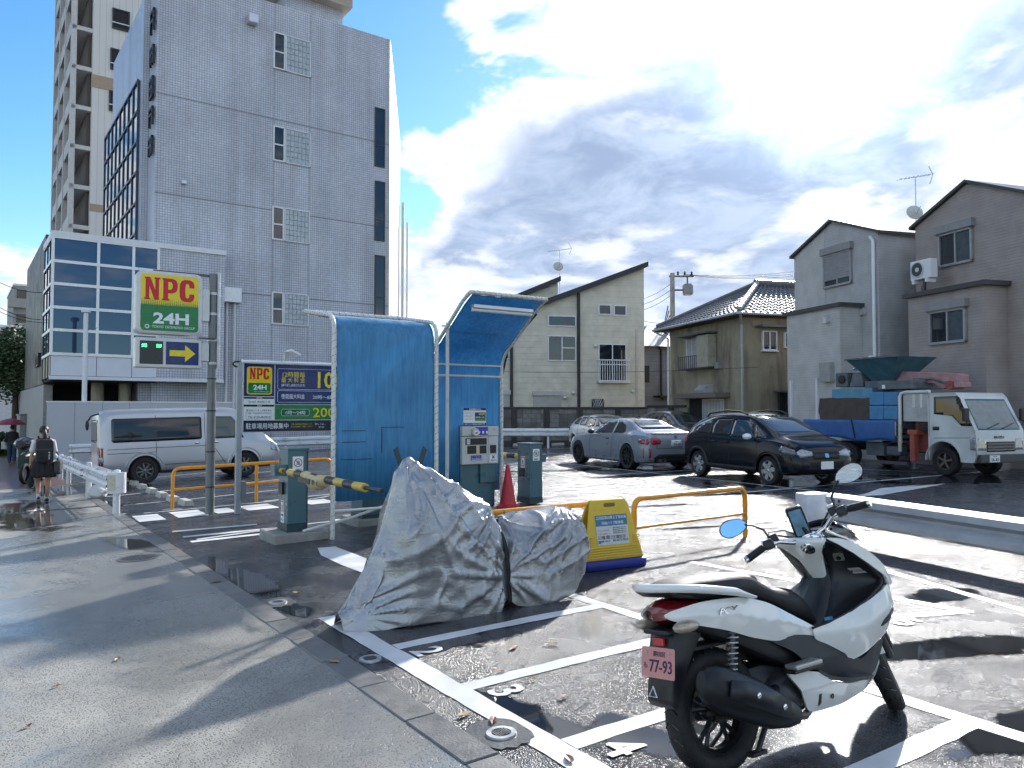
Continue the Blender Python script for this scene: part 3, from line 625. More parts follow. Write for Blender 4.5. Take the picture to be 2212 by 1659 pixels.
for a in (2.0, 3.1): MB().cyl((a, 2.2, -2), (a, 2.2, zb - .05), .26, seg=20).build('column', M('column_render', (.42, .38, .30), .5), ob, smooth=True)
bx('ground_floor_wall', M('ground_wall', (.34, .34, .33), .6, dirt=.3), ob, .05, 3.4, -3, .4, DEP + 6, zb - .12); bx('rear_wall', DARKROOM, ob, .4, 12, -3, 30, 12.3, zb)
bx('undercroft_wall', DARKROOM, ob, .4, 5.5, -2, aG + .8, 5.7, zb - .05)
bx('undercroft_tile_wall', TILE, ob, aG - .5, 1.3, -2, aE, 1.6, zb - .004)
bx('wall_duct', ALU, ob, aE + .05, .55, PM.loc(490, 655)[1], aE + .95, 1.0, PM.loc(490, 622)[1], bevel=.03)
for k in range(2): MB().cyl((aE + .35 + .35 * k, .82, 0), (aE + .35 + .35 * k, .82, PM.loc(490, 655)[1]), .06, seg=8).build('downpipe', ALUW, ob)
for k in range(3):
    lt = MB(); y = 4.6 + k * .62
    for (u0, u1, v0, v1) in ((0, .1, 0, .6), (.38, .48, 0, .6), (0, .48, .5, .6), (0, .48, .0, .1))[: 3 + k % 2]: lt.box(-.09, y + u0, zb + .75 + v0, .02, y + u1, zb + .75 + v1)
    lt.build('wall_letter', BLK, ob)
# ---- white screen fence
PF = Plane(at(100, 900, 29.6), BAZ + 14)
fe = thing('site_fence', 'smooth pale grey site fence in front of the tiled building', 'fence', (PF.p.x, PF.p.y, 0), rz(PF.az))
ftop = PF.loc(100, 869)[1]; fl = PF.loc(500, 880)[0]
fm = M('fence_panel', (.44, .46, .49), .42, var=.05, vs=1.2)
for i in range(7):
    bx('panel', fm, fe, fl * i / 7 + .006, 0, -1.2, fl * (i + 1) / 7 - .006, .08, ftop)
bx('coping', ALUW, fe, -.02, -.02, ftop, fl + .02, .1, ftop + .05)
lp = thing('lamp_post', 'slim white lamp post with round cap standing behind the pale fence', 'lamp post', at(182, 870, 30.2) * 1.0, 0)
lp.location.z = SLOPE * lp.location.x; hz = at(182, 676, 30.2).z - lp.location.z
mb = MB(); mb.cyl((0, 0, 0), (0, 0, hz), .10, .085, 14); mb.build('pole', ALUW, lp, smooth=True)
MB().lathe([(.09, hz), (.17, hz + .02), (.17, hz + .12), (.12, hz + .17), (.01, hz + .18)], seg=16).build('lamp_head', ALUW, lp, smooth=True)
# ---- apartment tower behind
PT = Plane(at(196, 300, 58.0), BAZ)
tw = thing('apartment_tower', 'tall white apartment tower with recessed balconies behind the grey building', 'building', (PT.p.x, PT.p.y, 0), rz(BAZ))
TWH = 44.0; tm = mat_siding('tower_panel', (.60, .58, .55), .62); 
def mat_vpanel():
    m, N, L, b = mat_nodes('tower_ribs'); n = NB(N, L); t = N.new('ShaderNodeTexCoord'); s = N.new('ShaderNodeSeparateXYZ'); L.new(t.outputs['Object'], s.inputs[0])
    ph = n.math('FRACT', n.math('DIVIDE', s.outputs[0], .45)); line = n.map(ph, 0, .12, 1, 0)
    L.new(n.mix(line, (.62, .605, .57), (.40, .39, .37)), b.inputs['Base Color']); b.inputs['Roughness'].default_value = .6; return m
bx('wall', mat_vpanel(), tw, 0, 0, -1, 9.0, 12, TWH)
bnd = M('tower_band', (.36, .27, .19), .6)
for (y0, y1) in ((161, 193), (441, 461)):
    z1 = PT.loc(205, y0)[1]; z0 = PT.loc(205, y1 - 4)[1]; bx('band', bnd, tw, .02, -.03, z0, 9, 0, z1)
for (x0, y0, x1, y1) in ((242, 22, 280, 66), (238, 108, 277, 154), (235, 199, 274, 243), (232, 290, 262, 330)):
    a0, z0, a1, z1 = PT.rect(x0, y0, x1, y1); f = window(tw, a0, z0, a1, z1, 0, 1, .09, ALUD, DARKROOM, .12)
    bx('handrail', ALU, f, a0, -.14, z0 + .45, a1, -.1, z0 + .52)
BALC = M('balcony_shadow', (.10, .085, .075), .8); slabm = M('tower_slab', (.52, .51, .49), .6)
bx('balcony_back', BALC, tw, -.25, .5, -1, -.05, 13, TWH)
fh = 3.05
for k in range(14):
    bx('floor_slab', slabm, tw, -1.35, .0, k * fh + .1, 0, 13, k * fh + .42); bx('balcony_wall', slabm, tw, -1.35, .05, k * fh + .42, -1.25, 13, k * fh + 1.15)
for k in range(4): bx('column', slabm, tw, -1.42, k * 4.2, -1, -1.05, k * 4.2 + .45, TWH)
# ---- things at the far left end of the street
def simple_block(name, label, px0, px1, ytop, Y, az, col, depth=10, floors=0, cat='building', rows=None):
    p = Plane(at(px0, 800, Y), az); t = thing(name, label, cat, (p.p.x, p.p.y, 0), rz(az)); w = p.loc(px1, 800)[0]; z = p.loc(px0, ytop)[1]
    bx('wall', col, t, 0, 0, -4, w, depth, z); bx('roof_coping', ALU, t, -.1, -.1, z, w + .1, depth, z + .25)
    for k in range(floors):
        zz = z - 1.2 - k * 3.0
        if zz < 1: break
        bx('balcony', M('balcony_rail', (.30, .29, .28), .6), t, -.6, -1.0, zz - 1.6, w * .9, -.002, zz - .5); bx('window', GLASS, t, w * .2, -.03, zz - .4, w * .8, 0, zz + .7)
    return t
simple_block('apartment_block', 'distant grey apartment block with stacked balconies at the street end', 26, 60, 616, 95, 54, M('far_grey', (.27, .27, .27), .7), 14, 6)
simple_block('low_building', 'low white flat-roofed building at the far left edge', -60, 44, 703, 80, 58, M('far_white', (.55, .56, .57), .6), 8, 1)
simple_block('brick_building', 'dark brown building at the far left edge behind the red umbrella', -80, 26, 806, 62, 56, M('far_brown', (.12, .065, .045), .7, var=.3, vs=2), 8, 0)
nb = simple_block('white_neighbour_building', 'white two-storey building past the dark glass corner', 28, 60, 838, 56, 0, M('far_white2', (.58, .58, .57), .6), 10, 0)
sg = thing('shop_sign', 'pale green shop sign board on the white neighbour building', 'sign', at(37, 905, 52), rz(0)); sg.location.z -= 0; bx('board', M('sign_green', (.42, .45, .28), .5), sg, -.5, -.1, -.9, .6, .1, .9)
bx('bracket', ALUD, sg, .6, -.05, -.5, 1.2, .05, .5)
wl = Plane(at(41, 990, 41), 8); gw = thing('garden_wall', 'grey rendered garden wall along the brick sidewalk', 'wall', (wl.p.x, wl.p.y, 0), rz(30)); bx('render', M('wall_render', (.36, .36, .35), .6, dirt=.3), gw, 0, 0, -3, 6, .3, 1.35); bx('coping', CONC, gw, -.03, -.04, 1.35, 6, .34, 1.45)
# ---- leafy tree / shrub at the left
def tree(name, label, px, py, Y, rx, rzv, trunk_h, seed):
    random.seed(seed); c = at(px, py, Y); base = Vector((c.x, c.y, SLOPE * c.x)); t = thing(name, label, 'tree', base)
    cz = c.z - base.z; tr = MB(); tr.tube([(0, 0, -.2), (.1, 0, cz * .4), (0, .1, cz * .8), (.05, 0, cz + rzv * .3)], [.22, .18, .13, .05], 9)
    for k in range(7):
        a = k * .9; tr.tube([(.05, .05, cz * .6 + k * .15), (math.cos(a) * rx * .4, math.sin(a) * rx * .4, cz + .1 * k), (math.cos(a) * rx * .75, math.sin(a) * rx * .75, cz + rzv * .25)], [.08, .05, .02], 6)
    tr.build('trunk', M('bark', (.07, .05, .035), .9, bump=.5, bs=30), t, smooth=True)
    for part, col, n_ in (('crown', (.035, .065, .022), 5200), ('crown', (.055, .09, .03), 2200)):
        vs = []; fs = []
        for k in range(n_):
            d = Vector((random.gauss(0, 1), random.gauss(0, 1), random.gauss(0, 1))).normalized()
            r = random.random() ** .45 * (1 + .30 * noise.noise(d * 2.2 + Vector((seed, 0, 0))))
            p = Vector((d.x * rx * r, d.y * rx * r, cz + d.z * rzv * r)); n_v = Vector((random.gauss(0, 1), random.gauss(0, 1), random.gauss(.4, 1))).normalized()
            q = n_v.to_track_quat('Z', 'Y'); s_ = random.uniform(.08, .16); o = len(vs)
            for (x, y) in ((-1, 0), (0, -.5), (1, 0), (0, .5)): vs.append(tuple(p + q @ Vector((x * s_, y * s_, 0))))
            fs.append((o, o + 1, o + 2, o + 3))
        mb = MB(); mb.v = vs; mb.f = fs; o = mb.build(part, M('leaf%.3f' % col[0], col, .55, var=.3, vs=1.5), t, fix=False); o['kind'] = 'stuff'
tree('street_tree', 'dark leafy tree hanging over the wall at the left edge', 32, 782, 46, 1.9, 2.2, 3, 3)
tree('hedge_shrub', 'low dark hedge under the red umbrella at the left edge', 2, 975, 44, 1.5, 1.0, 1, 5)
# ------------------------------------------------------------------ houses behind the lot
CREAM = mat_siding('cream_siding', (.62, .575, .47), .30, .6, lc=.88); DARKTRIM = M('dark_roof_trim', (.022, .023, .028), .45, var=.1)
GREYS = mat_siding('grey_siding', (.43, .43, .43), .09, .6, fine=.02); GREYL = mat_siding('pale_siding', (.50, .49, .47), .09, .6, fine=.02); BROWNS = mat_siding('brown_siding', (.33, .285, .262), .09, .6, fine=.02)  # grey and brown tones raised, lens haze over these houses put into the colour
MORT = mat_siding('stained_mortar', (.31, .27, .19), 9.0, .75, stain=.75); SLATE = mat_siding('slate_side', (.20, .20, .21), .2, .6)
STEELW = M('window_frame_grey', (.33, .33, .33), .4, .3)
def vent(par, x, z, y=0, r=.09):
    return MB().lathe([(r, 0), (r, .07), (r * .8, .12), (r * .3, .14), (.002, .145)], (x, y, z), (0, -1, 0), 14).build('vent_cap', ALU, par, smooth=True)
def poly_wall(name, mat, par, pts, y0, y1): return MB().prism(pts, y0, y1, 'y').build(name, mat, par)
# ---- cream house
PC = Plane(at(1391.5, 700, 40.0), 79.0)
ch = thing('cream_house', 'cream sided house with dark slanting roofs and a white window balcony', 'house', (PC.p.x, PC.p.y, 0), rz(79))
L_ = lambda x, y: PC.loc(x, y)
xl = L_(1075, 800)[0]; t0 = L_(1391, 580); t1 = L_(1250, 632); sl = (t0[1] - t1[1]) / (t0[0] - t1[0])
poly_wall('wall', CREAM, ch, [(xl, -1), (0, -1), (0, t0[1]), (xl, t0[1] + sl * xl)], 0, 7.0)
def slab(par, x0, z0, x1, z1, th, ya, yb, name='roof'): return MB().prism([(x0, z0), (x1, z1), (x1, z1 + th), (x0, z0 + th)], ya, yb, 'y').build(name, DARKTRIM, par)
slab(ch, xl - .3, t0[1] + sl * (xl - .3), .12, t0[1] + sl * .12, .27, -.35, 7.3)
b0 = PC.loc(1110, 645, 3.0); b1 = PC.loc(1205, 606, 3.0); s2 = (b1[1] - b0[1]) / (b1[0] - b0[0])
poly_wall('rear_wall', CREAM, ch, [(b0[0] - .2, -1), (b1[0], -1), (b1[0], b1[1] - .1), (b0[0] - .2, b1[1] - .1 + s2 * (b0[0] - .2 - b1[0]))], 3.0, 8.0)
slab(ch, b0[0] - .5, b1[1] - .1 + s2 * (b0[0] - .5 - b1[0]), b1[0] + .1, b1[1] - .1 + s2 * .1, .27, 2.7, 8.2)
for x in (1104.5, 1249.5): a = L_(x, 800)[0]; bx('downpipe', DARKTRIM, ch, a - .07, -.12, -.5, a + .07, 0, min(t0[1] + sl * a, 99) - .02)
a0, z0, a1, z1 = PC.rect(1183, 682, 1244, 705.5); window(ch, a0, z0, a1, z1, 0, 1)
a0, z0, a1, z1 = PC.rect(1183, 725, 1244, 780); f = window(ch, a0, z0, a1, z1, 0, 2); bx('transom', ALUW, f, (a0 + a1) / 2, -.06, z0 + (z1 - z0) * .5, a1, -.03, z0 + (z1 - z0) * .5 + .05)
for r_ in ((1292, 657.6, 1320, 680.6), (1325, 659, 1353, 682.5)):
    a0, z0, a1, z1 = PC.rect(*r_); f = window(ch, a0, z0, a1, z1, 0, 1, .06)
a0, z0, a1, z1 = PC.rect(1292.5, 743, 1352.6, 824); window(ch, a0, z0, a1, z1, 0, 2)
ba0, bz0, ba1, bz1 = PC.rect(1289.5, 777.5, 1357, 824.5)
rl = MB(); rl.box(ba0, -.34, bz1 - .05, ba1, -.28, bz1); rl.box(ba0, -.34, bz0, ba1, -.28, bz0 + .06); rl.box(ba0, -.34, bz1 - .28, ba1, -.29, bz1 - .24); rl.box(ba0, -.30, bz1 - .05, ba0 + .04, 0, bz1); rl.box(ba1 - .04, -.3, bz1 - .05, ba1, 0, bz1)
rlo = rl.build('balcony_rail', ALUW, ch)
for i in range(13): a = ba0 + .08 + (ba1 - ba0 - .16) * i / 12; bx('bar', ALUW, rlo, a - .014, -.325, bz0 + .05, a + .014, -.295, bz1 - .04)
bx('balcony_floor', ALU, ch, ba0, -.35, bz0 - .07, ba1, -.001, bz0 - .01)
a0, z0, a1, z1 = PC.rect(1150, 845, 1214, 884); sh = bx('shutter_box', M('shutter_frame', (.48, .47, .43), .5), ch, a0, -.16, z1 - .22, a1, 0, z1)
for k in range(14): bx('slat', M('shutter_slat', (.44, .43, .40), .45, .2), sh, a0 + .06, -.05 - .015 * (k % 2), z1 - .22 - .075 * (k + 1) + .006, a1 - .06, -.01, z1 - .22 - .075 * k)
a0, z0, a1, z1 = PC.rect(1080, 843, 1102, 884); sh = bx('shutter_box', MATS['shutter_frame'], ch, a0, -.16, z1 - .22, a1, 0, z1)
for k in range(14): bx('slat', MATS['shutter_slat'], sh, a0 + .03, -.05 - .015 * (k % 2), z1 - .22 - .075 * (k + 1) + .006, a1 - .03, -.01, z1 - .22 - .075 * k)
a0, z0, a1, z1 = PC.rect(1278, 862, 1304, 884); f = window(ch, a0, z0, a1, z1, 0, 2, .03, ALUD, GLASS)
g = MB(); n_ = 5
for i in range(-n_, n_ + 1):
    for s_ in (1, -1):
        xa = a0 + (a1 - a0) * (i / n_); xb = xa + s_ * (z1 - z0) * .5
        if a0 <= xa <= a1 and a0 - .02 <= xb <= a1 + .02: g.tube([(xa, -.08, z0), (xb, -.08, z1)], .012, 4)
if g.v: g.build('lattice', ALUW, f)
a0, z0, a1, z1 = PC.rect(1088, 735, 1100, 776); window(ch, a0, z0, a1, z1, 0, 1)
for x, y in ((1237.8, 848.8), (1219, 859.5), (1365.3, 845.3), (1285.5, 747.3)): a, z = L_(x, y); vent(ch, a, z)
a, z = L_(1374.5, 712); bx('cable_duct', M('cream_duct', (.50, .48, .41), .5), ch, a - .05, -.06, 0, a + .05, 0, z); a, z = L_(1229, 857); bx('cable_duct', MATS['cream_duct'], ch, a - .05, -.06, 0, a + .05, 0, z)
def antenna(name, label, px, py0, py1, Y, dish=None, az=70, elems=9, span=1.3):
    b = at(px, py0, Y); t = at(px, py1, Y); h = t.z - b.z; o = thing(name, label, 'antenna', b, rz(az))
    MB().cyl((0, 0, -.3), (0, 0, h), .022, seg=8).build('mast', ALU, o)
    m = MB(); m.tube([(-span / 2, 0, h - .12), (span / 2, 0, h + .12)], .014, 5); m.build('boom', ALU, o)
    for k in range(elems):
        x = -span / 2 + span * k / (elems - 1); l = .16 + .05 * k / elems; z = h - .12 + .24 * k / (elems - 1)
        MB().tube([(x, -l, z), (x, l, z)], .008, 4).build('element', ALU, o)
    e = MB(); e.tube([(span / 2 - .1, 0, h + .45), (span / 2 + .08, 0, h + .12), (span / 2 - .05, 0, h - .22)], .018, 5); e.build('reflector', ALU, o)
    if dish is not None:
        zd = at(px, dish, Y).z - b.z
        MB().lathe([(.002, .06), (.16, .03), (.27, -.03), (.28, -.02), (.16, .05), (.002, .08)], (-.12, -.1, zd), (-.3, -1, .35), 24).build('dish', M('dish_cream', (.5, .5, .46), .5), o, smooth=True)
        MB().tube([(-.12, -.1, zd - .15), (-.2, -.5, zd + .1)], .012, 5).build('dish_arm', ALU, o)
    return o
antenna('roof_antenna', 'thin roof antenna with round satellite dish on the cream house', 1209, 637, 540, 42.5, dish=576)
# ---- block wall
BW = [M('wall_block_a', (.20, .19, .175), .7, var=.35, vs=3, bump=.4, bs=30, dirt=.75, streak=.4), M('wall_block_b', (.24, .225, .205), .7, var=.3, vs=4, bump=.4, bs=30, dirt=.6, streak=.4), M('wall_block_c', (.15, .145, .135), .7, var=.35, vs=3, bump=.4, bs=30, dirt=.85, streak=.4)]
PILM = M('wet_pilaster', (.035, .034, .033), .5, var=.2)
def block_wall(label, pa, pb, ya, yb, Ya, Yb, cols, piers):
    A = at(pa, ya, Ya); B = at(pb, yb, Yb); az = math.degrees(math.atan2(B.x - A.x, B.y - A.y)); L0 = (Vector((B.x, B.y)) - Vector((A.x, A.y))).length
    t = thing('block_wall', label, 'wall', (A.x, A.y, 0), rz(az), group='stained block walls at the back of the lot'); zt = (A.z + B.z) / 2; w = L0 / cols; h = .215
    bx('mortar', M('wall_mortar', (.07, .068, .064), .8), t, 0, .02, -.6, L0, .14, zt)
    for r in range(7):
        for c in range(cols):
            d = random.uniform(-.008, .008); bx('block', random.choice(BW), t, c * w + .006, d, zt - (r + 1) * h + .006, (c + 1) * w - .006, .13, zt - r * h - .006)
    for p_ in piers: bx('pilaster', PILM, t, L0 * p_ - .12, -.1, -.6, L0 * p_ + .12, .0, zt - .01)
    bx('coping', PILM, t, -.02, -.05, zt, L0 + .02, .19, zt + .11)
block_wall('long stained concrete block wall below the cream house', 1070, 1398, 884, 884, 36.6, 37.6, 17, (.12, .33, .55, .8))
block_wall('short stained concrete block wall below the old tiled house', 1400, 1556, 884, 876, 37.2, 33.8, 9, (.35, .62, .98))
# ---- dark house glimpsed between
PD = Plane(at(1380, 800, 43), 73); dh = thing('dark_house', 'dark grey house glimpsed in the gap beside the cream house', 'house', (PD.p.x, PD.p.y, 0), rz(73))
zt = PD.loc(1400, 745)[1]; w = PD.loc(1470, 800)[0]; bx('wall', SLATE, dh, 0, 0, -1, w, 7, zt)
MB().add([(-.4, -.5, zt - .1), (w + .4, -.5, zt - .1), (w + .4, 7.5, zt - .1), (-.4, 7.5, zt - .1), (w * .8, 3, zt + 1.5), (w * .9, 4, zt + 1.5)], [(0, 1, 4), (1, 2, 5, 4), (2, 3, 5), (3, 0, 4, 5), (3, 2, 1, 0)]).build('roof', M('dark_shingle', (.13, .16, .17), .4), dh)
a, z = PD.loc(1427, 770); MB().tube([(a - .3, -.08, zt), (a, -.08, zt - .3), (a, -.08, 2.6), (a + .1, -.08, 2.2)], .06, 8).build('downpipe', BLK, dh)
a0, z0, a1, z1 = PD.rect(1392, 790, 1402, 826); bx('window', BLK, dh, a0, -.05, z0, a1, 0, z1)
a0, z0, a1, z1 = PD.rect(1432, 810, 1446, 855); f = bx('stair_landing', BLK, dh, a0 - .6, -.9, z0 - .1, a1 + .6, -.001, z0)
for k in range(7): bx('bar', BLK, f, a0 + k * (a1 - a0) / 6 - .012, -.88, z0, a0 + k * (a1 - a0) / 6 + .012, -.85, z1)
bx('rail', BLK, f, a0 - .05, -.89, z1, a1 + .05, -.84, z1 + .05)
# ---- old house with tiled roof
CO = at(1603, 700, 31.0); PL = Plane(CO, -17.0); PR = Plane(CO, 73.0)
oh = thing('old_house', 'old stained beige house with grey tiled hip roof and a shuttered bay window', 'house', (CO.x, CO.y, 0), rz(73))
# local x: along right face (az 73); local y: along left face (az -17)
ez = PL.loc(1603, 676)[1]; wl_ = PL.loc(1447, 760)[0]
bx('wall', MORT, oh, 0, 0, -1, 7.5, wl_, ez)
TROOF = M('roof_tile', (.13, .135, .145), .55, var=.2, vs=8, spec=.5); 
def tile_roof(par, quad, nu, nv, name='roof_tiles'):
    """corrugated tile courses over a roof plane (eave left, eave right, ridge right, ridge left)"""
    a, b, c, d = [Vector(p) for p in quad]; n = (b - a).cross(d - a).normalized(); 
    if n.z < 0: n = -n
    vs = []; fs = []; U_ = nu * 6; 
    for j in range(nv * 2 + 1):
        v = (j // 2 + (j % 2) * .999) / nv if j < nv * 2 else 1.0; step = .0 if j % 2 else .035
        for i in range(U_ + 1):
            u = i / U_; p = (a.lerp(b, u)).lerp(d.lerp(c, u), min(v, 1)); h = .03 * math.sin(2 * math.pi * i / 6 + .6) + step
            vs.append(tuple(p + n * h))
    for j in range(nv * 2):
        for i in range(U_): o = j * (U_ + 1) + i; fs.append((o, o + 1, o + U_ + 2, o + U_ + 1))
    mb = MB(); mb.v = vs; mb.f = fs; o = mb.build(name, TROOF, par, smooth=True, angle=60, fix=False); o['kind'] = 'stuff'
    if o.data.polygons[0].normal.dot(n) < 0: o.data.flip_normals()
    return o
ov = .55; W_, D_ = 7.5, wl_; rz_ = ez + 1.75; e1 = ez - .02
c00, c10, c11, c01 = (-ov, -ov, e1), (W_ + ov, -ov, e1), (W_ + ov, D_ + ov, e1), (-ov, D_ + ov, e1); r0_, r1_ = (D_ / 2 - .2, D_ / 2, rz_), (W_ + ov, D_ / 2, rz_)
tile_roof(oh, [c01, c00, r0_, r0_], 22, 11); tile_roof(oh, [c00, c10, r1_, r0_], 26, 11); tile_roof(oh, [c11, c01, r0_, r1_], 26, 11)
bx('soffit', M('eave_wood', (.10, .085, .065), .7), oh, -ov, -ov, e1 - .14, W_ + ov, D_ + ov, e1 - .02)
RIDG = M('ridge_tile', (.13, .135, .145), .3)
MB().tube([Vector(r0_) + Vector((-.1, 0, .1)), Vector(r1_) + Vector((0, 0, .1))], .17, 8).build('ridge', RIDG, oh, smooth=True)
MB().tube([Vector(c00) + Vector((.1, .1, .12)), Vector(r0_) + Vector((0, 0, .08))], .12, 8).build('hip_ridge', M('ridge_pale', (.38, .38, .37), .3), oh, smooth=True); MB().tube([Vector(c01) + Vector((.1, -.1, .12)), Vector(r0_) + Vector((0, 0, .08))], .12, 8).build('hip_ridge', RIDG, oh, smooth=True)
MB().tube([(-ov - .06, -ov - .06, e1 - .06), (-ov - .06, D_ + ov, e1 - .06)], .06, 8).build('gutter', ALU, oh); MB().tube([(-ov, -ov - .06, e1 - .06), (W_ + ov, -ov - .06, e1 - .06)], .06, 8).build('gutter', ALU, oh)
PIPE = M('downpipe_grey', (.34, .36, .37), .4)
MB().tube([(-ov + .1, -ov, e1 - .1), (-.1, -.12, e1 - .45), (-.1, -.12, -.5)], .055, 8).build('downpipe', PIPE, oh, smooth=True); MB().tube([(-ov, D_ + ov, e1 - .1), (-.12, D_ - .05, e1 - .5), (-.12, D_ - .05, -.5)], .05, 8).build('downpipe', ALUW, oh, smooth=True)
def left_rect(x0, y0, x1, y1): a = PL.rect(x0, y0, x1, y1); return a[2], a[1], a[0], a[3]       # y range and z range on the left face
# bay window with storm shutter box on the left face
ya, za, yb, zb_ = left_rect(1484, 725, 1548, 795)
ya, yb = min(ya, yb), max(ya, yb)
def lbox(name, mat, par, y0, z0, y1, z1, d0, d1): return bx(name, mat, par, -d1, y0, z0, -d0, y1, z1)
bay = lbox('bay_window', ALUD, oh, ya, za - .06, yb, za, 0, .45)
lbox('hood', M('hood_tin', (.12, .12, .12), .5), bay, ya - .1, zb_, yb + .1, zb_ + .06, 0, .6)
ysh = ya + (yb - ya) * .38
lbox('shutter_case', M('shutter_beige', (.36, .34, .26), .6, dirt=.3), bay, ya, za, ysh, zb_ - .05, .02, .42)
lbox('window_pane', M('curtained_glass', (.38, .39, .41), .2), bay, ysh, za + .02, yb - .1, zb_ - .08, 0, .06)
for k in range(4): yk = ysh + (yb - .1 - ysh) * k / 3; lbox('window_bar', ALUW if k in (0, 3) else ALU, bay, yk - .02, za, yk + .02, zb_ - .08, .06, .1)
rail = lbox('window_rail', ALUD, bay, ysh, za + (zb_ - za) * .36, yb, za + (zb_ - za) * .36 + .03, .4, .44)
for k in range(10): yk = ysh + (yb - ysh) * k / 9; lbox('rail_bar', ALUD, bay, yk - .01, za, yk + .01, za + (zb_ - za) * .36, .41, .43)
ya, za, yb, zb_ = left_rect(1551, 783, 1560, 796); lbox('meter_box', M('meter_grey', (.26, .27, .25), .5), oh, min(ya, yb), za, max(ya, yb), zb_, 0, .18)
ya, za, yb, zb_ = left_rect(1480, 852, 1577, 860); ya, yb = min(ya, yb), max(ya, yb); lbox('porch_roof', M('porch_tin', (.16, .14, .12), .6), oh, ya, za, yb, zb_ + .05, 0, .7)
ya2, za2, yb2, zb2 = left_rect(1521, 862, 1566, 900); ya2, yb2 = min(ya2, yb2), max(ya2, yb2)
gr = lbox('door_grille', ALUW, oh, ya2, zb2 - .05, yb2, zb2, .05, .1)
for k in range(15): yk = ya2 + (yb2 - ya2) * k / 14; lbox('grille_bar', ALUW, gr, yk - .014, za2 - .3, yk + .014, zb2, .055, .09)
ya3, za3, yb3, zb3 = left_rect(1490, 862, 1520, 900); lbox('doorway', DARKROOM, oh, min(ya3, yb3), za3 - .3, max(ya3, yb3), zb3, 0, .03)
ya, za, yb, zb_ = left_rect(1521, 836, 1540, 850); mbv = MB(); y0_, y1_ = min(ya, yb), max(ya, yb); mbv.prism([(0, za), (0, zb_ + .1), (-.25, zb_ + .1), (-.5, za + .15), (-.42, za - .05)], y0_, y1_, 'y'); mbv.build('vent_hood', ALU, oh)
# right face windows
a0, z0, a1, z1 = PR.rect(1645, 715, 1676, 757); window(oh, a0, z0, a1, z1, 0, 2, .05, ALUW, GLASS, .1); bx('window_hood', M('hood_tin', (.12, .12, .12), .5), oh, a0 - .3, -.5, z1 + .12, a1 + 1.6, 0, z1 + .2)
bx('sill', ALUW, oh, a0 - .05, -.14, z0 - .05, a1 + .05, 0, z0 - .004)
a0, z0, a1, z1 = PR.rect(1692, 718, 1706, 752); window(oh, a0, z0, a1, z1, 0, 1, .05, ALUW, GLASS, .1)
a0, z0, a1, z1 = PR.rect(1624, 695, 1634, 705); bx('wall_vent', M('vent_beige', (.3, .27, .2), .6), oh, a0, -.04, z0, a1, 0, z1)
a0, z0, a1, z1 = PR.rect(1680, 850, 1712, 905); f = window(oh, a0, z0 - .3, a1, z1, 0, 2, .05, ALUD, GLASS, .1)
for k in range(8): bx('grille_bar', ALUD, f, a0 + (a1 - a0) * k / 7 - .01, -.14, z0 - .3, a0 + (a1 - a0) * k / 7 + .01, -.12, z1)
bx('door_hood', MATS['hood_tin'], oh, a0 - .2, -.45, z1 + .05, a1 + .3, 0, z1 + .12)
# ---- grey and brown gabled houses
def gable_house(name, label, C, Y0, wall, accent, slen, ridge_at, zE, zR, depth, right_len):
    """C = near right corner of the gable face; gable face runs to the back left (az -17); right face az 73"""
    t = thing(name, label, 'house', (C.x, C.y, 0), rz(73)); D = slen
    MB().prism([(0, -1), (D, -1), (D, zE), (ridge_at, zR), (0, zE)], 0, right_len, 'x').build('wall', wall, t)
    th = .10; ov_ = .14
    for (ya, za, yb, zb_) in ((-ov_, zE - (zR - zE) / ridge_at * ov_, ridge_at, zR), (D + ov_, zE - (zR - zE) / (D - ridge_at) * ov_, ridge_at, zR)):
        MB().prism([(ya, za + .01), (yb, zb_ + .01), (yb, zb_ + th), (ya, za + th)], -.13, right_len + .1, 'x').build('roof', M('brown_trim', (.06, .055, .055), .45), t)
    return t
CG = at(1898, 600, 25.0); gh = gable_house('grey_house', 'grey sided gabled house behind the truck with a closed roller shutter', CG, 25, GREYS, GREYL, 4.25, 2.15, 7.45, 8.3, 8, 8)
PG = Plane(CG, -17.0)
def grect(P, x0, y0, x1, y1): a = P.rect(x0, y0, x1, y1); return min(a[0], a[2]), a[1], max(a[0], a[2]), a[3]
def fbox(name, mat, par, y0, z0, y1, z1, d0, d1, **k): return bx(name, mat, par, -d1, y0, z0, -d0, y1, z1, **k)
yacc = PG.loc(1783, 650)[0]
MB().prism([(yacc, 2), (4.25, 2), (4.25, 7.45 - .08), (yacc, 8.3 - (yacc - 2.15) / 2.1 * .85 - .08)], -.012, 0, 'x').build('pale_siding', GREYL, gh)
def gwindow(par, P, r, shutter=False):
    y0, z0, y1, z1 = grect(P, *r); f = MB(); fw = .07
    f.box(-.09, y0, z0, 0, y1, z0 + fw); f.box(-.09, y0, z1 - fw, 0, y1, z1); f.box(-.09, y0, z0, 0, y0 + fw, z1); f.box(-.09, y1 - fw, z0, 0, y1, z1); ym = (y0 + y1) / 2; f.box(-.07, ym - .025, z0, 0, ym + .025, z1); fo = f.build('window', STEELW, par)
    fbox('shutter_box', M('shutter_grey', (.25, .25, .25), .5), fo, y0 - .06, z1, y1 + .06, z1 + .24, 0, .16)
    if shutter:
        n_ = 11; hh = (z1 - z0) * .8
        for k in range(n_): fbox('slat', M('shutter_slat_grey', (.27, .27, .28), .45), fo, y0 + fw, z1 - hh * (k + 1) / n_ + .012, y1 - fw, z1 - hh * k / n_, .03, .075)
    for (a, b_) in ((y0 + fw, ym - .02), (ym + .02, y1 - fw)): fbox('pane', GLASS if a > ym else M('pale_pane', (.05, .07, .08), .04, var=.2, spec=.9), fo, a, z0 + fw, b_, z1 - fw, .02, .03)
    return fo
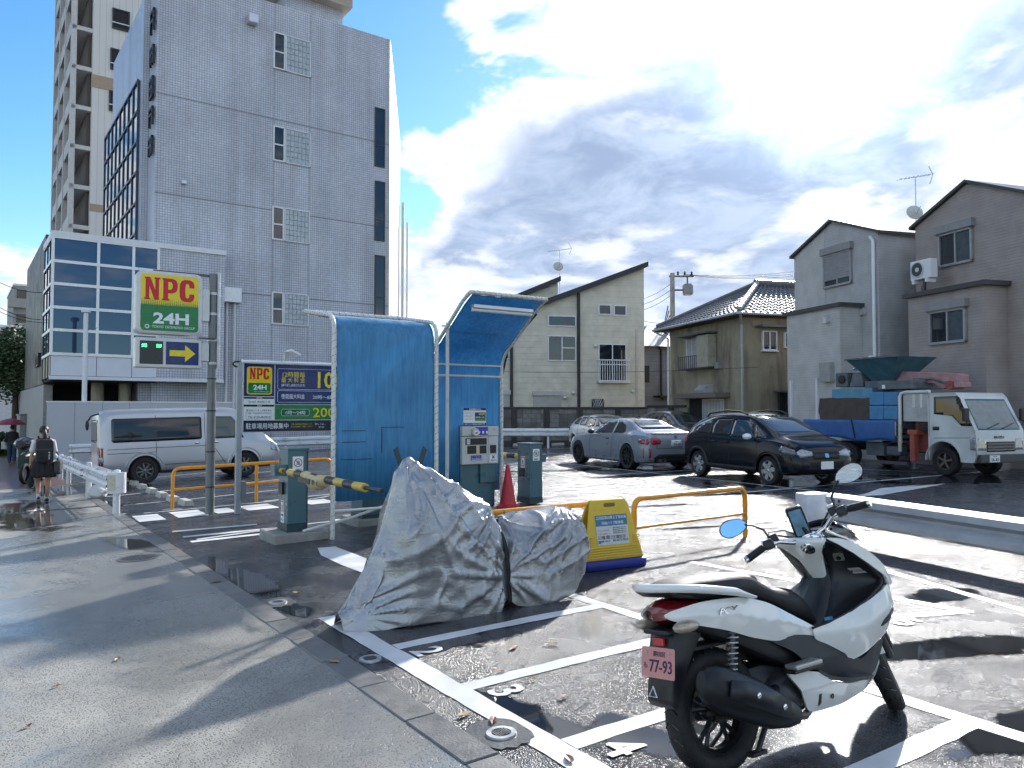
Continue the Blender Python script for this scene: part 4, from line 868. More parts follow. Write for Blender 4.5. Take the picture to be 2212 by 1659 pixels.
gwindow(gh, PG, (1781, 545, 1842, 618), True)
C2 = CG - AZ(73) * .9; PG2 = Plane(C2, -17.0)                           # lower projecting part, 0.9 m forward
y0, z0, y1, z1 = grect(PG2, 1701, 680, 1816, 900); fbox('lower_wall', GREYL, gh, y0, -1, y1, PG2.loc(1790, 660)[1] - .1, 0, .9); zlow = PG2.loc(1790, 660)[1] - .1
fbox('lower_roof', MATS['brown_trim'], gh, y0 - .12, zlow, y1 + .12, zlow + .13, -.02, 1.02)
py0 = PG.loc(1899, 600)[0]; MB().tube([(-.1, .25, 7.35), (-.1, .12, 7.2), (-.1, .12, 2.2)], .055, 8).build('downpipe', ALUW, gh, smooth=True)
for x, y in ((1711, 862), (1767, 858)):
    a, z = PG2.loc(x, y - 40); fbox('cable_duct', ALUW, gh, a - .05, -.5, a + .05, z, .9, .98)
def hoodvent(par, y, z, d): return MB().prism([(-d, z - .12), (-d, z + .1), (-d - .06, z + .14), (-d - .13, z + .08), (-d - .13, z - .12)], y - .09, y + .09, 'y').build('vent_hood', ALU, par)
for x, y in ((1863, 530), (1899 - 0, 900)):
    pass
for x, y, P, d in ((1788, 690, PG2, .9), (1868, 672, PG, 0)): a, z = P.loc(x, y); hoodvent(gh, a, z, d)
yb0, zb0, yb1, zb1 = grect(PG2, 1780, 783, 1803, 825); fbox('meter_cabinet', M('cabinet_grey', (.33, .33, .32), .5), gh, yb0, zb0, yb1, zb1, .9, 1.1)
CB = at(1979, 600, 24.4) + AZ(163) * 3.95; bh = gable_house('brown_house', 'taupe brown sided gabled house at the right edge with two sliding windows', CB, 21, BROWNS, BROWNS, 3.95, 1.98, 7.45, 8.33, 8, 8)
PB = Plane(CB, -17.0)
gwindow(bh, PB, (2030, 498, 2104, 572))
C3 = CB - AZ(73) * .8; PB3 = Plane(C3, -17.0)
y0, z0, y1, z1 = grect(PB3, 1964, 640, 2130, 900); zl = PB3.loc(2050, 622)[1]; fbox('lower_wall', BROWNS, bh, y0, -1, y1, zl - .1, 0, .8); fbox('lower_roof', MATS['brown_trim'], bh, y0 - .15, zl - .1, y1 + .08, zl + .03, -.02, .95)
y0, z0, y1, z1 = grect(PB3, 2010, 668, 2090, 742); 
fo = gwindow(bh, PB3, (2010, 668, 2090, 742)); fo.location.x = -.8
a, z = PB.loc(2168, 820); hoodvent(bh, a, z, 0)
yv, zv = PB.loc(1998, 640); fbox('conduit', M('conduit_brown', (.10, .09, .09), .5), bh, yv - .06, zv - .8, yv + .06, zv + .8, 0, .08)
ac = thing('air_conditioner', 'white outdoor air conditioner unit on the small roof ledge', 'air conditioner', at(1996, 612, 23.2), rz(163))
bx('body', ALUW, ac, -.38, -.14, .12, .38, .14, .70, bevel=.02)
for k in range(2): bx('foot', ALUW, ac, -.3 + .5 * k, -.17, 0, -.22 + .5 * k, .17, .12)
MB().lathe([(.21, .0), (.24, .01), (.24, .03), (.21, .03)], (-.1, -.14, .42), (0, -1, 0), 24).build('fan_ring', ALU, ac, smooth=True); MB().lathe([(.205, 0), (.205, .012), (.002, .014)], (-.1, -.14, .42), (0, -1, 0), 24).build('fan_grille', M('fan_dark', (.06, .06, .06), .6), ac)
MB().lathe([(.07, 0), (.07, .025), (.002, .03)], (-.1, -.14, .42), (0, -1, 0), 16).build('fan_hub', ALU, ac)
antenna('roof_antenna', 'tall roof antenna with satellite dish between the grey and brown houses', 1979, 478, 382, 27.0, dish=460, az=80, span=1.25)
# ---- utility pole, transformer and wires
up_ = at(1453, 700, 47); pole = thing('utility_pole', 'concrete utility pole with transformer and crossed wires behind the houses', 'utility pole', (up_.x, up_.y, 0)); zt = at(1453, 590, 47).z
MB().cyl((0, 0, 0), (0, 0, zt), .2, .14, 14).build('pole', CONC, pole, smooth=True)
for k, (dz, l) in enumerate(((.15, 1.3), (4.4, .9), (7.0, 1.0))): bx('cross_arm', STEEL, pole, -.3 if k else -.2, -.06, zt - dz - .1, l, .06, zt - dz)
for k in range(3): MB().lathe([(.05, 0), (.08, .05), (.05, .1), (.07, .16), (.03, .22)], (.35 + .42 * k, 0, zt - .12), (0, 0, 1), 10).build('insulator', ALUD, pole)
MB().lathe([(.002, -.35), (.30, -.35), (.33, -.2), (.33, .2), (.25, .32), (.002, .34)], (.95, 0, zt - 1.0), (0, 0, 1), 18).build('transformer', M('transformer_grey', (.22, .23, .23), .45, .3), pole, smooth=True)
bx('transformer_bracket', STEEL, pole, .1, -.05, zt - 1.1, .7, .05, zt - 1.0); bx('transformer_bracket', STEEL, pole, .88, -.04, zt - .7, .96, .04, zt - .25)
for k in range(6): MB().tube([(-.25 + .05 * k, .1, zt - 2 - .3 * k), (-.5, .1, zt - 3.2 - .25 * k), (-.12, .1, zt - 4.5 - .3 * k)], .035, 5).build('cable', BLK, pole)
for k in range(9):
    a = random.uniform(-.5, 1.4); MB().tube([(a, 0, zt - 6.6 + .1 * k), (a * .5 + .3, 0, zt - 7.0 + .05 * k), (random.uniform(-.6, 1.4), 0, zt - 6.5 - .12 * k)], .03, 4).build('cable', BLK, pole)
WIRE = M('wire_black', (.015, .015, .016), .6, var=0)
def wire(label, A, B, sag=.3, r=.014, group='overhead wires'):
    A = Vector(A); B = Vector(B); pts = [A.lerp(B, i / 14) - Vector((0, 0, sag * 4 * (i / 14) * (1 - i / 14))) for i in range(15)]
    return tag(MB().tube(pts, r, 5).build('overhead_wire', WIRE, None, smooth=True), label, 'wire', group)
for k in range(3): wire('%s of three overhead wires from the utility pole to the grey house' % ('top', 'middle', 'lowest')[k], at(1475 + 8 * k, 592 + 1.5 * k, 47), at(1760, 580 + 5 * k, 45), .25)
for k, (y0, y1) in enumerate(((615, 648), (628, 660), (640, 672), (722, 735), (736, 752), (745, 760), (700, 690))): wire('%s overhead wire counted from the top between cream house and utility pole' % ('second', 'third', 'fourth', 'fifth', 'sixth', 'lowest', 'steep')[k], at(1453, y0 - 5, 47), at(1380, y1, 50), .15)
for k, (y0, y1) in enumerate(((640, 660), (650, 665), (588, 600))): wire('%s overhead wire crossing in front of the dark wall at left' % ('middle', 'lowest', 'topmost')[k], at(-40, y0 + (0 if k < 2 else 0), 30), at(110, y1 + 30, 36), .3)
wire('long slack wire crossing in front of the cream house', at(1085, 803, 36), at(1640, 793, 30), .1, .008)
# ------------------------------------------------------------------ parking equipment
TEAL = M('teal_paint', (.045, .125, .155), .32, var=.08, vs=3, coat=.3, dirt=.12); TEALD = M('teal_dark', (.02, .05, .06), .45)
BLUE = M('blue_sheet', (.035, .22, .47), .42, var=.10, vs=4, bump=.12, bs=14, spec=.5, streak=.15); 
def mat_sheet():
    m, N, L, b = mat_nodes('blue_sheet_weave'); n = NB(N, L); c = n.coord('Object', scale=(1, 1, .08)); cw = n.coord('Object')
    v = n.math('ADD', n.math('MULTIPLY', n.noise(c, 26, 4, .6), .55), n.math('MULTIPLY', n.noise(cw, 1.6, 5), .45)); col = n.mix(n.map(v, .35, .65), (.06, .26, .50), (.11, .39, .64))
    st_ = n.map(n.noise(n.coord('Object', scale=(1, 1, .35)), 5, 7, .7), .62, .74); col = n.mix(n.math('MULTIPLY', st_, .55), col, (.03, .08, .13)); L.new(col, b.inputs['Base Color']); b.inputs['Roughness'].default_value = .38
    L.new(n.bump(n.math('ADD', n.noise(c, 30, 3), n.math('MULTIPLY', n.noise(cw, 3, 3), 3.0)), .25, .01), b.inputs['Normal'])
    tr_ = N.new('ShaderNodeBsdfTranslucent'); L.new(col, tr_.inputs[0]); mx = N.new('ShaderNodeMixShader'); mx.inputs[0].default_value = .38; L.new(b.outputs[0], mx.inputs[1]); L.new(tr_.outputs[0], mx.inputs[2]); L.new(mx.outputs[0], N['Material Output'].inputs[0]); return m
BLUE = mat_sheet(); PIPEW = M('white_pipe', (.66, .66, .62), .35, var=.05, dirt=.12)
YEL = M('yellow_plastic', (.70, .47, .035), .4, var=.06); YELB = M('boom_yellow', (.62, .44, .07), .42, var=.12, dirt=.15); ORANGE = M('orange_rail', (.72, .30, .015), .32, var=.06, coat=.2, dirt=.08)
REDC = M('cone_red', (.52, .035, .045), .45, var=.1); NAVY = M('sign_navy', (.010, .028, .135), .25, var=.03); GREEN = M('sign_green_panel', (.012, .19, .05), .25, var=.03); SYEL = M('sign_yellow', (.80, .62, .02), .25, var=.02)
SRED = M('sign_red', (.55, .006, .02), .3, var=0); SWHITE = M('sign_white', (.78, .80, .80), .3, var=.02); SBLACK = M('sign_black', (.012, .013, .016), .3, var=0); SGREY = M('sign_frame_grey', (.58, .58, .56), .35, .2, var=.05)
def P2(p, az): return (p.x, p.y, SLOPE * p.x)
def slab_letters(s, par, mat, x, z, h, w, y, name='lettering', depth=.002):
    """bold slab capitals N P C built as outlines"""
    t = MB(); k = {'N': [[(0, 0), (.34, 0), (.34, .08), (.28, .08), (.28, .62), (.60, 0), (.86, 0), (.86, .92), (.94, .92), (.94, 1), (.58, 1), (.58, .92), (.64, .92), (.64, .42), (.34, 1), (0, 1), (0, .92), (.06, .92), (.06, .08), (0, .08)]],
        'P': [[(0, 0), (.44, 0), (.44, .08), (.36, .08), (.36, .34), (.62, .34), (.82, .40), (.92, .52), (.95, .68), (.92, .84), (.82, .95), (.62, 1), (0, 1), (0, .92), (.07, .92), (.07, .08), (0, .08)]],
        'C': [[(.92, .64), (.92, .80), (.84, .93), (.66, 1), (.32, 1), (.12, .93), (.03, .80), (0, .5), (.03, .2), (.12, .07), (.32, 0), (.66, 0), (.84, .07), (.92, .2), (.92, .36), (.62, .36), (.60, .22), (.5, .16), (.40, .20), (.36, .35), (.36, .65), (.40, .80), (.5, .84), (.60, .78), (.62, .64)]]}
    cw = w / len(s)
    for i, ch in enumerate(s):
        for poly in k[ch]: t.prism([(x - w / 2 + cw * (i + .03) + px * cw * .95, z - h / 2 + pz * h) for px, pz in poly], y - depth, y, 'y')
        if ch == 'P': hole = [(x - w / 2 + cw * (i + .03) + px * cw * .95, z - h / 2 + pz * h) for px, pz in ((.36, .50), (.52, .50), (.62, .58), (.62, .76), (.52, .84), (.36, .84))]
    o = t.build(name, mat, par)
    if 'P' in s: MB().prism(hole, y - depth * 1.6, y - depth, 'y').build('letter_counter', SYEL, o)
    return o
# ---- tall pole sign
sp = thing('pole_sign', 'tall pole sign with yellow and green panel above a blue arrow box', 'sign', P2(G(453, 1110), 0), rz(56)); z_g = sp.location.z
POLEM = M('pole_grey', (.16, .17, .175), .4, .4, var=.15)
MB().cyl((0, 0, 0), (0, 0, 4.12), .075, .068, 18).build('pole', POLEM, sp, smooth=True); MB().cyl((.09, -.02, 2.5), (.09, -.02, 4.15), .03, seg=10).build('conduit', GALV, sp, smooth=True)
for z in (.45, 1.05, 1.75, 2.3): MB().lathe([(.082, 0), (.082, .02)], (0, 0, z), seg=16).build('cable_tie', BLK, sp)
for z in (2.55, 2.95, 3.4, 3.75): MB().lathe([(.084, 0), (.084, .045)], (0, 0, z), seg=16).build('clamp', GALV, sp)
for z0, z1 in ((2.6, 2.9), (3.28, 3.82)): bx('bracket_box', SGREY, sp, -.24, -.10, z0, -.07, .10, z1, bevel=.008)
bx('top_arm', STEEL, sp, -.95, -.02, 4.06, .02, .03, 4.10); bx('stay_arm', STEEL, sp, -.25, -.16, 2.97, .02, -.12, 3.0)
pn = MB().prism(rrect(-1.215, 3.02, -.195, 4.06, .11, 6), -.14, .14, 'y').build('sign_panel', SGREY, sp, bevel=.02, smooth=True); PZ = (3.02 + 4.06) / 2
zsp = 3.50; lo, hi = 3.075, 4.005; xL, xR = -1.15, -.26
MB().prism([(xL, zsp)] + [(xR, zsp)] + [p for p in rrect(xL, lo, xR, hi, .06)[0:12]], -.146, -.142, 'y').build('yellow_field', SYEL, pn)
q = rrect(xL, lo, xR, hi, .06)[12:]; MB().prism([(xR, zsp), (xL, zsp)] + q, -.146, -.142, 'y').build('green_field', GREEN, pn)
dots = MB()
for r in range(5):
    s_ = .016 - r * .0028
    for c in range(27):
        x = xL + .02 + c * (xR - xL - .04) / 26; z = zsp + .012 + r * .024
        if s_ > .003: dots.box(x - s_ * .6, -.149, z - s_ * .6, x + s_ * .6, -.146, z + s_ * .6)
do = dots.build('halftone_dots', GREEN, pn); do['kind'] = 'stuff'
slab_letters('NPC', pn, SRED, (xL + xR) / 2, 3.765, .37, .80, -.146, depth=.004)
text('24H', pn, SWHITE, FRONT((xL + xR) / 2 + .02, -.146, 3.285), h=.185, w=.55, bold=.035, depth=.003)
text('TOKYO TATEMONO GROUP', pn, SWHITE, FRONT((xL + xR) / 2 + .06, -.146, 3.14), h=.042, w=.66, depth=.003)
MB().lathe([(.022, 0), (.035, 0), (.035, .004), (.022, .004)], (xL + .1, -.146, 3.14), (0, -1, 0), 18).build('emblem', SWHITE, pn)
ab = MB().box(-1.215, -.13, 2.47, -.195, .13, 2.96).build('arrow_box', SGREY, sp, bevel=.015)
bx('display', M('led_panel', (.03, .035, .035), .3), ab, -1.15, -.136, 2.525, -.80, -.131, 2.905); bx('arrow_field', NAVY, ab, -.755, -.136, 2.525, -.245, -.131, 2.905)
MB().prism([(-.70, 2.665), (-.46, 2.665), (-.46, 2.575), (-.30, 2.715), (-.46, 2.855), (-.46, 2.765), (-.70, 2.765)], -.14, -.136, 'y').build('arrow', SYEL, ab)
led = MB()
for gx in (-1.12, -.90):
    for i in range(7):
        for j in range(5):
            if (i * 3 + j * 5 + int(gx * 100)) % 7 < 5: led.box(gx + i * .011, -.139, 2.80 + j * .011, gx + i * .011 + .008, -.136, 2.80 + j * .011 + .008)
led.build('lit_digits', M('led_green', (.02, .2, .04), .5, emit=(.05, 1, .2), es=3.0), ab)
# ---- price board
pb = thing('price_board', 'blue and green parking price board on two grey posts', 'sign', P2(G(513, 1110), 0), rz(56)); gz = pb.location.z
zz = lambda y: 1.58 - (y - 893) * .00795 - gz
for x in (0.0, 2.42): MB().box(x - .045, -.045, 0, x + .045, .045, zz(785)).build('post', M('post_grey', (.36, .39, .41), .4, .3), pb, bevel=.008)
MB().cyl((.02, -.06, zz(785) - .01), (2.42, -.06, zz(785) - .01), .03, seg=12).build('lamp_tube', ALUW, pb, smooth=True)
bd = bx('board', ALU, pb, .06, -.02, zz(938), 2.36, .05, zz(788), bevel=.004)
c1 = .60; xe = 2.33; X0 = .075
def plate(name, mat, x0, y0, x1, y1, d=.004, par=bd, base=-.02): return bx(name, mat, par, x0, base - d, zz(y1), x1, base, zz(y0))
plate('blue_field', NAVY, X0, 789, c1 - .008, 859.5); plate('blue_field', NAVY, c1 + .008, 789, xe, 876.8); plate('green_field', GREEN, c1 + .008, 878, xe, 911); plate('white_field', SWHITE, X0, 861, c1 - .008, 911.5); plate('black_field', M('board_navy_black', (.012, .018, .032), .3, var=0), X0, 912.5, xe, 936.5)
TY = -.024
fy = MB().prism(rrect(X0 + .045, zz(856), c1 - .05, zz(796), .045), TY - .003, TY, 'y').build('logo_plate', SYEL, bd)
MB().prism(rrect(X0 + .07, zz(853.5), c1 - .075, zz(831), .02), TY - .006, TY - .003, 'y').build('logo_green', GREEN, fy)
slab_letters('NPC', fy, SRED, (X0 + c1) / 2, zz(811), .195, .345, TY - .003, depth=.003); text('24H', fy, SWHITE, FRONT((X0 + c1) / 2 + .005, TY - .006, zz(840.5)), h=.085, w=.23, bold=.035); text('TOKYO TATEMONO GROUP', fy, SWHITE, FRONT((X0 + c1) / 2 + .03, TY - .006, zz(850)), h=.016, w=.27)
plate('black_bar', SBLACK, X0, 861.5, c1 - .008, 865.5, .006); plate('black_bar', SBLACK, X0, 878, c1 - .008, 882.5, .006)
cxm = (X0 + c1) / 2
def T(s, mat, x, y, h=None, w=None, bold=0.003, align='CENTER', par=bd, base=TY): return text(s, par, mat, FRONT(x, base, zz(y)), h=h, w=w, bold=bold, align=align)
T('駐車場名', SWHITE, cxm, 863.5, .024, base=TY - .003); T('【6186】東向島2丁目', SBLACK, cxm, 872, w=.36); T('管理者', SWHITE, cxm, 880.3, .026, base=TY - .003); T('日本パーキング株式会社', SBLACK, cxm + .02, 890.5, w=.38); T('故障・その他お問い合わせは(24H)', SBLACK, cxm, 897.5, w=.37, bold=0); T('TEL 0120-48-0015', SBLACK, cxm, 905, w=.38, bold=.01)
bx('logo_square', M('logo_gold', (.45, .32, .05), .5), bd, X0 + .045, TY - .002, zz(892.5), X0 + .075, TY, zz(888.5))
def frame_box(x0, y0, x1, y1, mat, th=.006, r=.03):
    o = rrect(x0, zz(y1), x1, zz(y0), r); pts = [(p[0], TY - .001, p[1]) for p in o]; return MB().tube(pts, th * .6, 4, closed=True).build('box_outline', mat, bd)
frame_box(c1 + .05, 798.5, xe - .05, 844, SWHITE); frame_box(c1 + .05, 847, xe - .05, 872.5, SWHITE); frame_box(c1 + .12, 888, c1 + .62, 902.5, SWHITE); frame_box(X0 + .04, 894.5, c1 - .06, 909, SBLACK, .003, .004)
plate('green_label', M('label_green', (.008, .10, .05), .3), c1 + .12, 888.2, c1 + .62, 902.3, .006)
T('12時間毎', SYEL, c1 + .335, 811, .10, .40); T('最 大 料 金', SYEL, c1 + .325, 823, .095, .42); T('(繰り返し適用されます)', SWHITE, c1 + .325, 835, .058, .42, bold=.004)
T('1000', SYEL, c1 + 1.10, 821.5, .30, .66, bold=.02); T('円', SYEL, c1 + 1.56, 826, .15, bold=.015); T('夜間最大料金', SWHITE, c1 + .325, 859.5, .088, .42, bold=.005); T('20時〜8時', SWHITE, c1 + .88, 860.5, .075, .40); T('400円', SYEL, c1 + 1.4, 860, .11)
T('0時〜24時', SWHITE, c1 + .37, 895.5, .075, .36, base=TY - .003); T('200円', SYEL, c1 + 1.02, 895, .205, .66, bold=.01); T('60分', SYEL, c1 + 1.55, 897, .1)
T('駐車場用地募集中', SWHITE, X0 + .04, 924.5, .105, .73, bold=.006, align='LEFT'); T('土地・駐車場の有効活用について', SYEL, X0 + .82, 921, w=.38, bold=0, align='LEFT'); T('何でもお気軽にご相談ください！', SYEL, X0 + .82, 926.5, w=.38, bold=0, align='LEFT'); T('詳しくは…', SWHITE, X0 + 1.25, 921, w=.2, bold=0, align='LEFT'); T('または', SWHITE, X0 + 1.32, 928, w=.1, bold=0, align='LEFT')
MB().tube([(.0, -.03, zz(786)), (-.09, -.05, zz(787)), (-.12, -.05, zz(792)), (-.08, -.03, zz(797)), (-.04, -.03, zz(797))], .016, 6).build('cable', BLK, pb, smooth=True)
bx('junction_box', M('jbox', (.2, .2, .2), .5), pb, .04, -.07, .25, .12, .03, .55)
fl_ = MB(); fl_.box(.78, .02, zz(784), .84, .08, zz(762)); fl_.build('lamp_bracket', GALV, pb); fl2 = MB(); fl2.box(-.1, -.14, -.012, .1, .14, .03, Matrix.Translation((.92, -.02, zz(764))) @ Matrix.Rotation(R(25), 4, 'Y')); fl2.build('floodlight', ALUW, pb, bevel=.006)
# ---- pipe shelters with lashed blue sheets
def helix(path, r, pitch, wr, seg=5):
    path = [Vector(p) for p in path]; out = []; s = 0
    for i in range(len(path) - 1):
        a, b = path[i], path[i + 1]; L0 = (b - a).length; n = max(2, int(L0 / .02)); q = (b - a).to_track_quat('Z', 'Y')
        for k in range(n): 
            ph = 2 * math.pi * (s + L0 * k / n) / pitch; out.append(a.lerp(b, k / n) + q @ Vector((math.cos(ph) * r, math.sin(ph) * r, 0)))
        s += L0
    return out
def bend(a, c, b, r, n=8):       # path a -> rounded corner at c -> b
    a, b, c = Vector(a), Vector(b), Vector(c); p = c + (a - c).normalized() * r; q_ = c + (b - c).normalized() * r
    return [a] + [p.lerp(c, t).lerp(c.lerp(q_, t), t) for t in [i / n for i in range(n + 1)]] + [b]
def shelter(label, base, az, w, side_path, sheet_path, front_bar, ribs, bottom_z, extra=None):
    t = thing('pipe_shelter', label, 'shelter', base, rz(az), group='blue sheet shelters over the parking machines')
    for x in (0, w):
        pts = [(x, y, z) for y, z in side_path]; MB().tube(pts, .030, 10).build('pipe_frame', PIPEW, t, smooth=True)
        MB().tube(helix(pts, .0335, .095, 0), .0035, 4).build('lashing', M('lashing_wire', (.10, .11, .12), .5), t)
    y, z = front_bar; MB().tube([(0, y, z), (w, y, z)], .032, 10).build('pipe_frame', PIPEW, t, smooth=True); MB().tube(helix([(0, y, z), (w, y, z)], .036, .095, 0), .0035, 4).build('lashing', MATS['lashing_wire'], t)
    for y, z in ribs: MB().tube([(0, y, z), (w, y, z)], .018, 8).build('cross_pipe', PIPEW, t, smooth=True)
    secs = []; mb = MB(); nx = 24
    for (y, z) in sheet_path:
        secs.append([(.04 + (w - .08) * i / nx, y + .006 * math.sin(i * 2.1 + z * 3) * (1 if 0 < i < nx else 0), z + .004 * math.sin(i * 1.3)) for i in range(nx + 1)])
    mb.loft(secs, caps=False, closed=False); mb.build('blue_sheet', BLUE, t, smooth=True, solid=.003)
    rg = MB()
    for x in (.045, w - .045):
        k = bottom_z + .1
        while k < 2.6: rg.tube([(x, sheet_path[0][0], k), (x + (-.04 if x < w / 2 else .04), sheet_path[0][0], k + .03)], .004, 4); k += .16
    rg.build('lacing', MATS['lashing_wire'], t)
    return t
s1 = G(718, 1165); s1b = Vector((s1.x, s1.y, SLOPE * s1.x)); g1 = s1b.z; W1 = 1.52; TOP = 2.87 - g1
path1 = bend((0, 0), (0, TOP), (1.18, TOP + .16), .22) if False else [(0, 0)] + [(.0 + .22 * (1 - math.cos(t)), TOP - .22 + .22 * math.sin(t)) for t in [R(90 * i / 8) for i in range(9)]] + [(1.18, TOP + .15)]
sh1 = [(.0, .48), (.0, 1.2), (.0, 2.0), (0, TOP - .24)] + [(.02 + .22 * (1 - math.cos(t)), TOP - .24 + .22 * math.sin(t)) for t in [R(90 * i / 8) for i in range(1, 9)]] + [(1.15, TOP + .12)]
sh1o = shelter('blue sheet shelter with its back to us, curved top leaning left, beside the barrier box', s1b, 56, W1, path1, sh1, (1.18, TOP + .15), [(0, .36), (.6, TOP + .03)], .48)
WEAR = M('sheet_scrape', (.02, .045, .08), .6, var=.5, vs=20)
for (x0, z0, x1, z1) in ((.10, 1.02, .55, 1.03), (.12, 1.25, .45, 1.258), (.12, 1.40, .45, 1.408), (.68, 1.44, 1.02, 1.448), (.68, 1.1, .69, 1.44)): bx('scrape_mark', WEAR, sh1o, x0, -.008, z0, x1, -.0045, z1)
tp = MB(); tp.tube([(-.35, .12, .12), (.3, .12, .24), (1.3, .12, .5)], .02, 8); tp.build('ground_pipe', PIPEW, sh1o, smooth=True)
b2 = Vector((-1.34, 12.42, SLOPE * -1.34)); W2 = 1.40; Tz = 2.72
path2 = [(0, 0), (0, Tz - .45)] + [(-.45 * (1 - math.cos(t)) * 1.0, Tz - .45 + .5 * math.sin(t)) for t in [R(70 * i / 8) for i in range(1, 9)]] + [(-1.05, 3.28), (-1.2, 3.36), (-1.30, 3.40)]
sh2 = [(.0, .3), (.0, 1.2), (0, Tz - .45)] + [(-.45 * (1 - math.cos(t)), Tz - .47 + .5 * math.sin(t)) for t in [R(70 * i / 8) for i in range(1, 9)]] + [(-1.05, 3.25), (-1.2, 3.33), (-1.28, 3.37)]
so = shelter('blue sheet shelter with overhanging canopy and strip lamp above the pay machine', b2, 56, W2, path2, sh2, (-1.30, 3.40), [(-.03, Tz - .32), (-.42, 2.98), (0, 2.22)], .3)
MB().cyl((.03, -.55, 0), (.03, -.55, 3.02), .028, seg=10).build('support_pole', PIPEW, so, smooth=True)
lt_ = MB(); lt_.box(.15, -1.15, 3.20, 1.25, -1.05, 3.25); lt_.build('lamp_holder', ALU, so); MB().cyl((.15, -1.1, 3.17), (1.25, -1.1, 3.17), .03, seg=10).build('lamp_tube', ALUW, so, smooth=True)
MB().tube([(1.43, .05, 0), (1.43, .05, 2.2), (1.42, -.2, 2.75), (1.42, -1.0, 3.2)], .018, 6).build('power_cable', BLK, so, smooth=True)
# ---- barrier gates
def sticker(par, x, y, z, w, h, kind, face='y'):
    """small notice plates: no-touch hand or no-walking figure; face: plane it lies on"""
    o = bpy.data.objects.new('notice', None)
    if face == 'y': Mx = lambda a, b, c: (x + a, y - c, z + b)
    else: Mx = lambda a, b, c: (x - c, y - a, z + b)
    def quad(nm, mat, a0, b0, a1, b1, c0, c1, p):
        vs = [Mx(a, b, c) for c in (c0, c1) for (a, b) in ((a0, b0), (a1, b0), (a1, b1), (a0, b1))]
        return MB().add(vs, [(3, 2, 1, 0), (4, 5, 6, 7), (0, 1, 5, 4), (1, 2, 6, 5), (2, 3, 7, 6), (3, 0, 4, 7)]).build(nm, mat, p)
    bpy.data.objects.remove(o)
    base = quad('notice', SWHITE, -w / 2, -h / 2, w / 2, h / 2, 0, .002, par)
    pm = plane_m(Mx(0, 0, .002), (Vector(Mx(1, 0, 0)) - Vector(Mx(0, 0, 0))), (0, 0, 1))
    def poly(nm, mat, pts, c0=.002, c1=.0035):
        n = len(pts); vs = [Mx(a, b, c) for c in (c0, c1) for a, b in pts]
        return MB().add(vs, [tuple(range(n)), tuple(range(2 * n - 1, n - 1, -1))] + [(i, i + n, (i + 1) % n + n, (i + 1) % n) for i in range(n)]).build(nm, mat, base)
    if kind == 'hand':
        r = w * .36; cz = h * .1
        ring = [Mx(r * math.cos(a), cz + r * math.sin(a), .004) for a in [2 * math.pi * i / 24 for i in range(24)]]
        MB().tube(ring, r * .09, 5, closed=True).build('prohibition_ring', M('notice_maroon', (.16, .02, .04), .4, var=0), base)
        MB().tube([Mx(-r * .7, cz + r * .7, .005), Mx(r * .7, cz - r * .7, .005)], r * .08, 5).build('prohibition_bar', MATS['notice_maroon'], base)
        poly('hand_shape', M('notice_grey', (.35, .35, .36), .5, var=0), [(-.4 * r, cz - .6 * r), (.3 * r, cz - .6 * r), (.5 * r, cz), (.45 * r, cz + .5 * r), (.3 * r, cz + .15 * r), (.2 * r, cz + .65 * r), (.05 * r, cz + .2 * r), (-.08 * r, cz + .65 * r), (-.18 * r, cz + .15 * r), (-.35 * r, cz + .45 * r)])
        text('接触禁止', base, SBLACK, pm @ Matrix.Translation((0, -h * .37, 0)), w=w * .7, bold=.01)
    else:
        poly('red_frame', SRED, [(-w * .46, h * .02), (w * .46, h * .02), (w * .46, h * .47), (-w * .46, h * .47)], .002, .003)
        poly('white_square', SWHITE, [(-w * .36, h * .06), (w * .36, h * .06), (w * .36, h * .43), (-w * .36, h * .43)], .003, .004)
        poly('walking_figure', M('notice_green_black', (.01, .05, .03), .4, var=0), [(-.2 * w, h * .08), (-.05 * w, h * .17), (.06 * w, h * .08), (.14 * w, h * .10), (.04 * w, h * .22), (.18 * w, h * .26), (.05 * w, h * .29), (0, h * .36), (-.08 * w, h * .30), (-.2 * w, h * .24), (-.07 * w, h * .24)], .004, .005)
        text('車道歩行', base, SBLACK, pm @ Matrix.Translation((0, -h * .13, 0)), w=w * .8, bold=.012); text('禁　止', base, SBLACK, pm @ Matrix.Translation((0, -h * .33, 0)), w=w * .7, bold=.012)
    return base
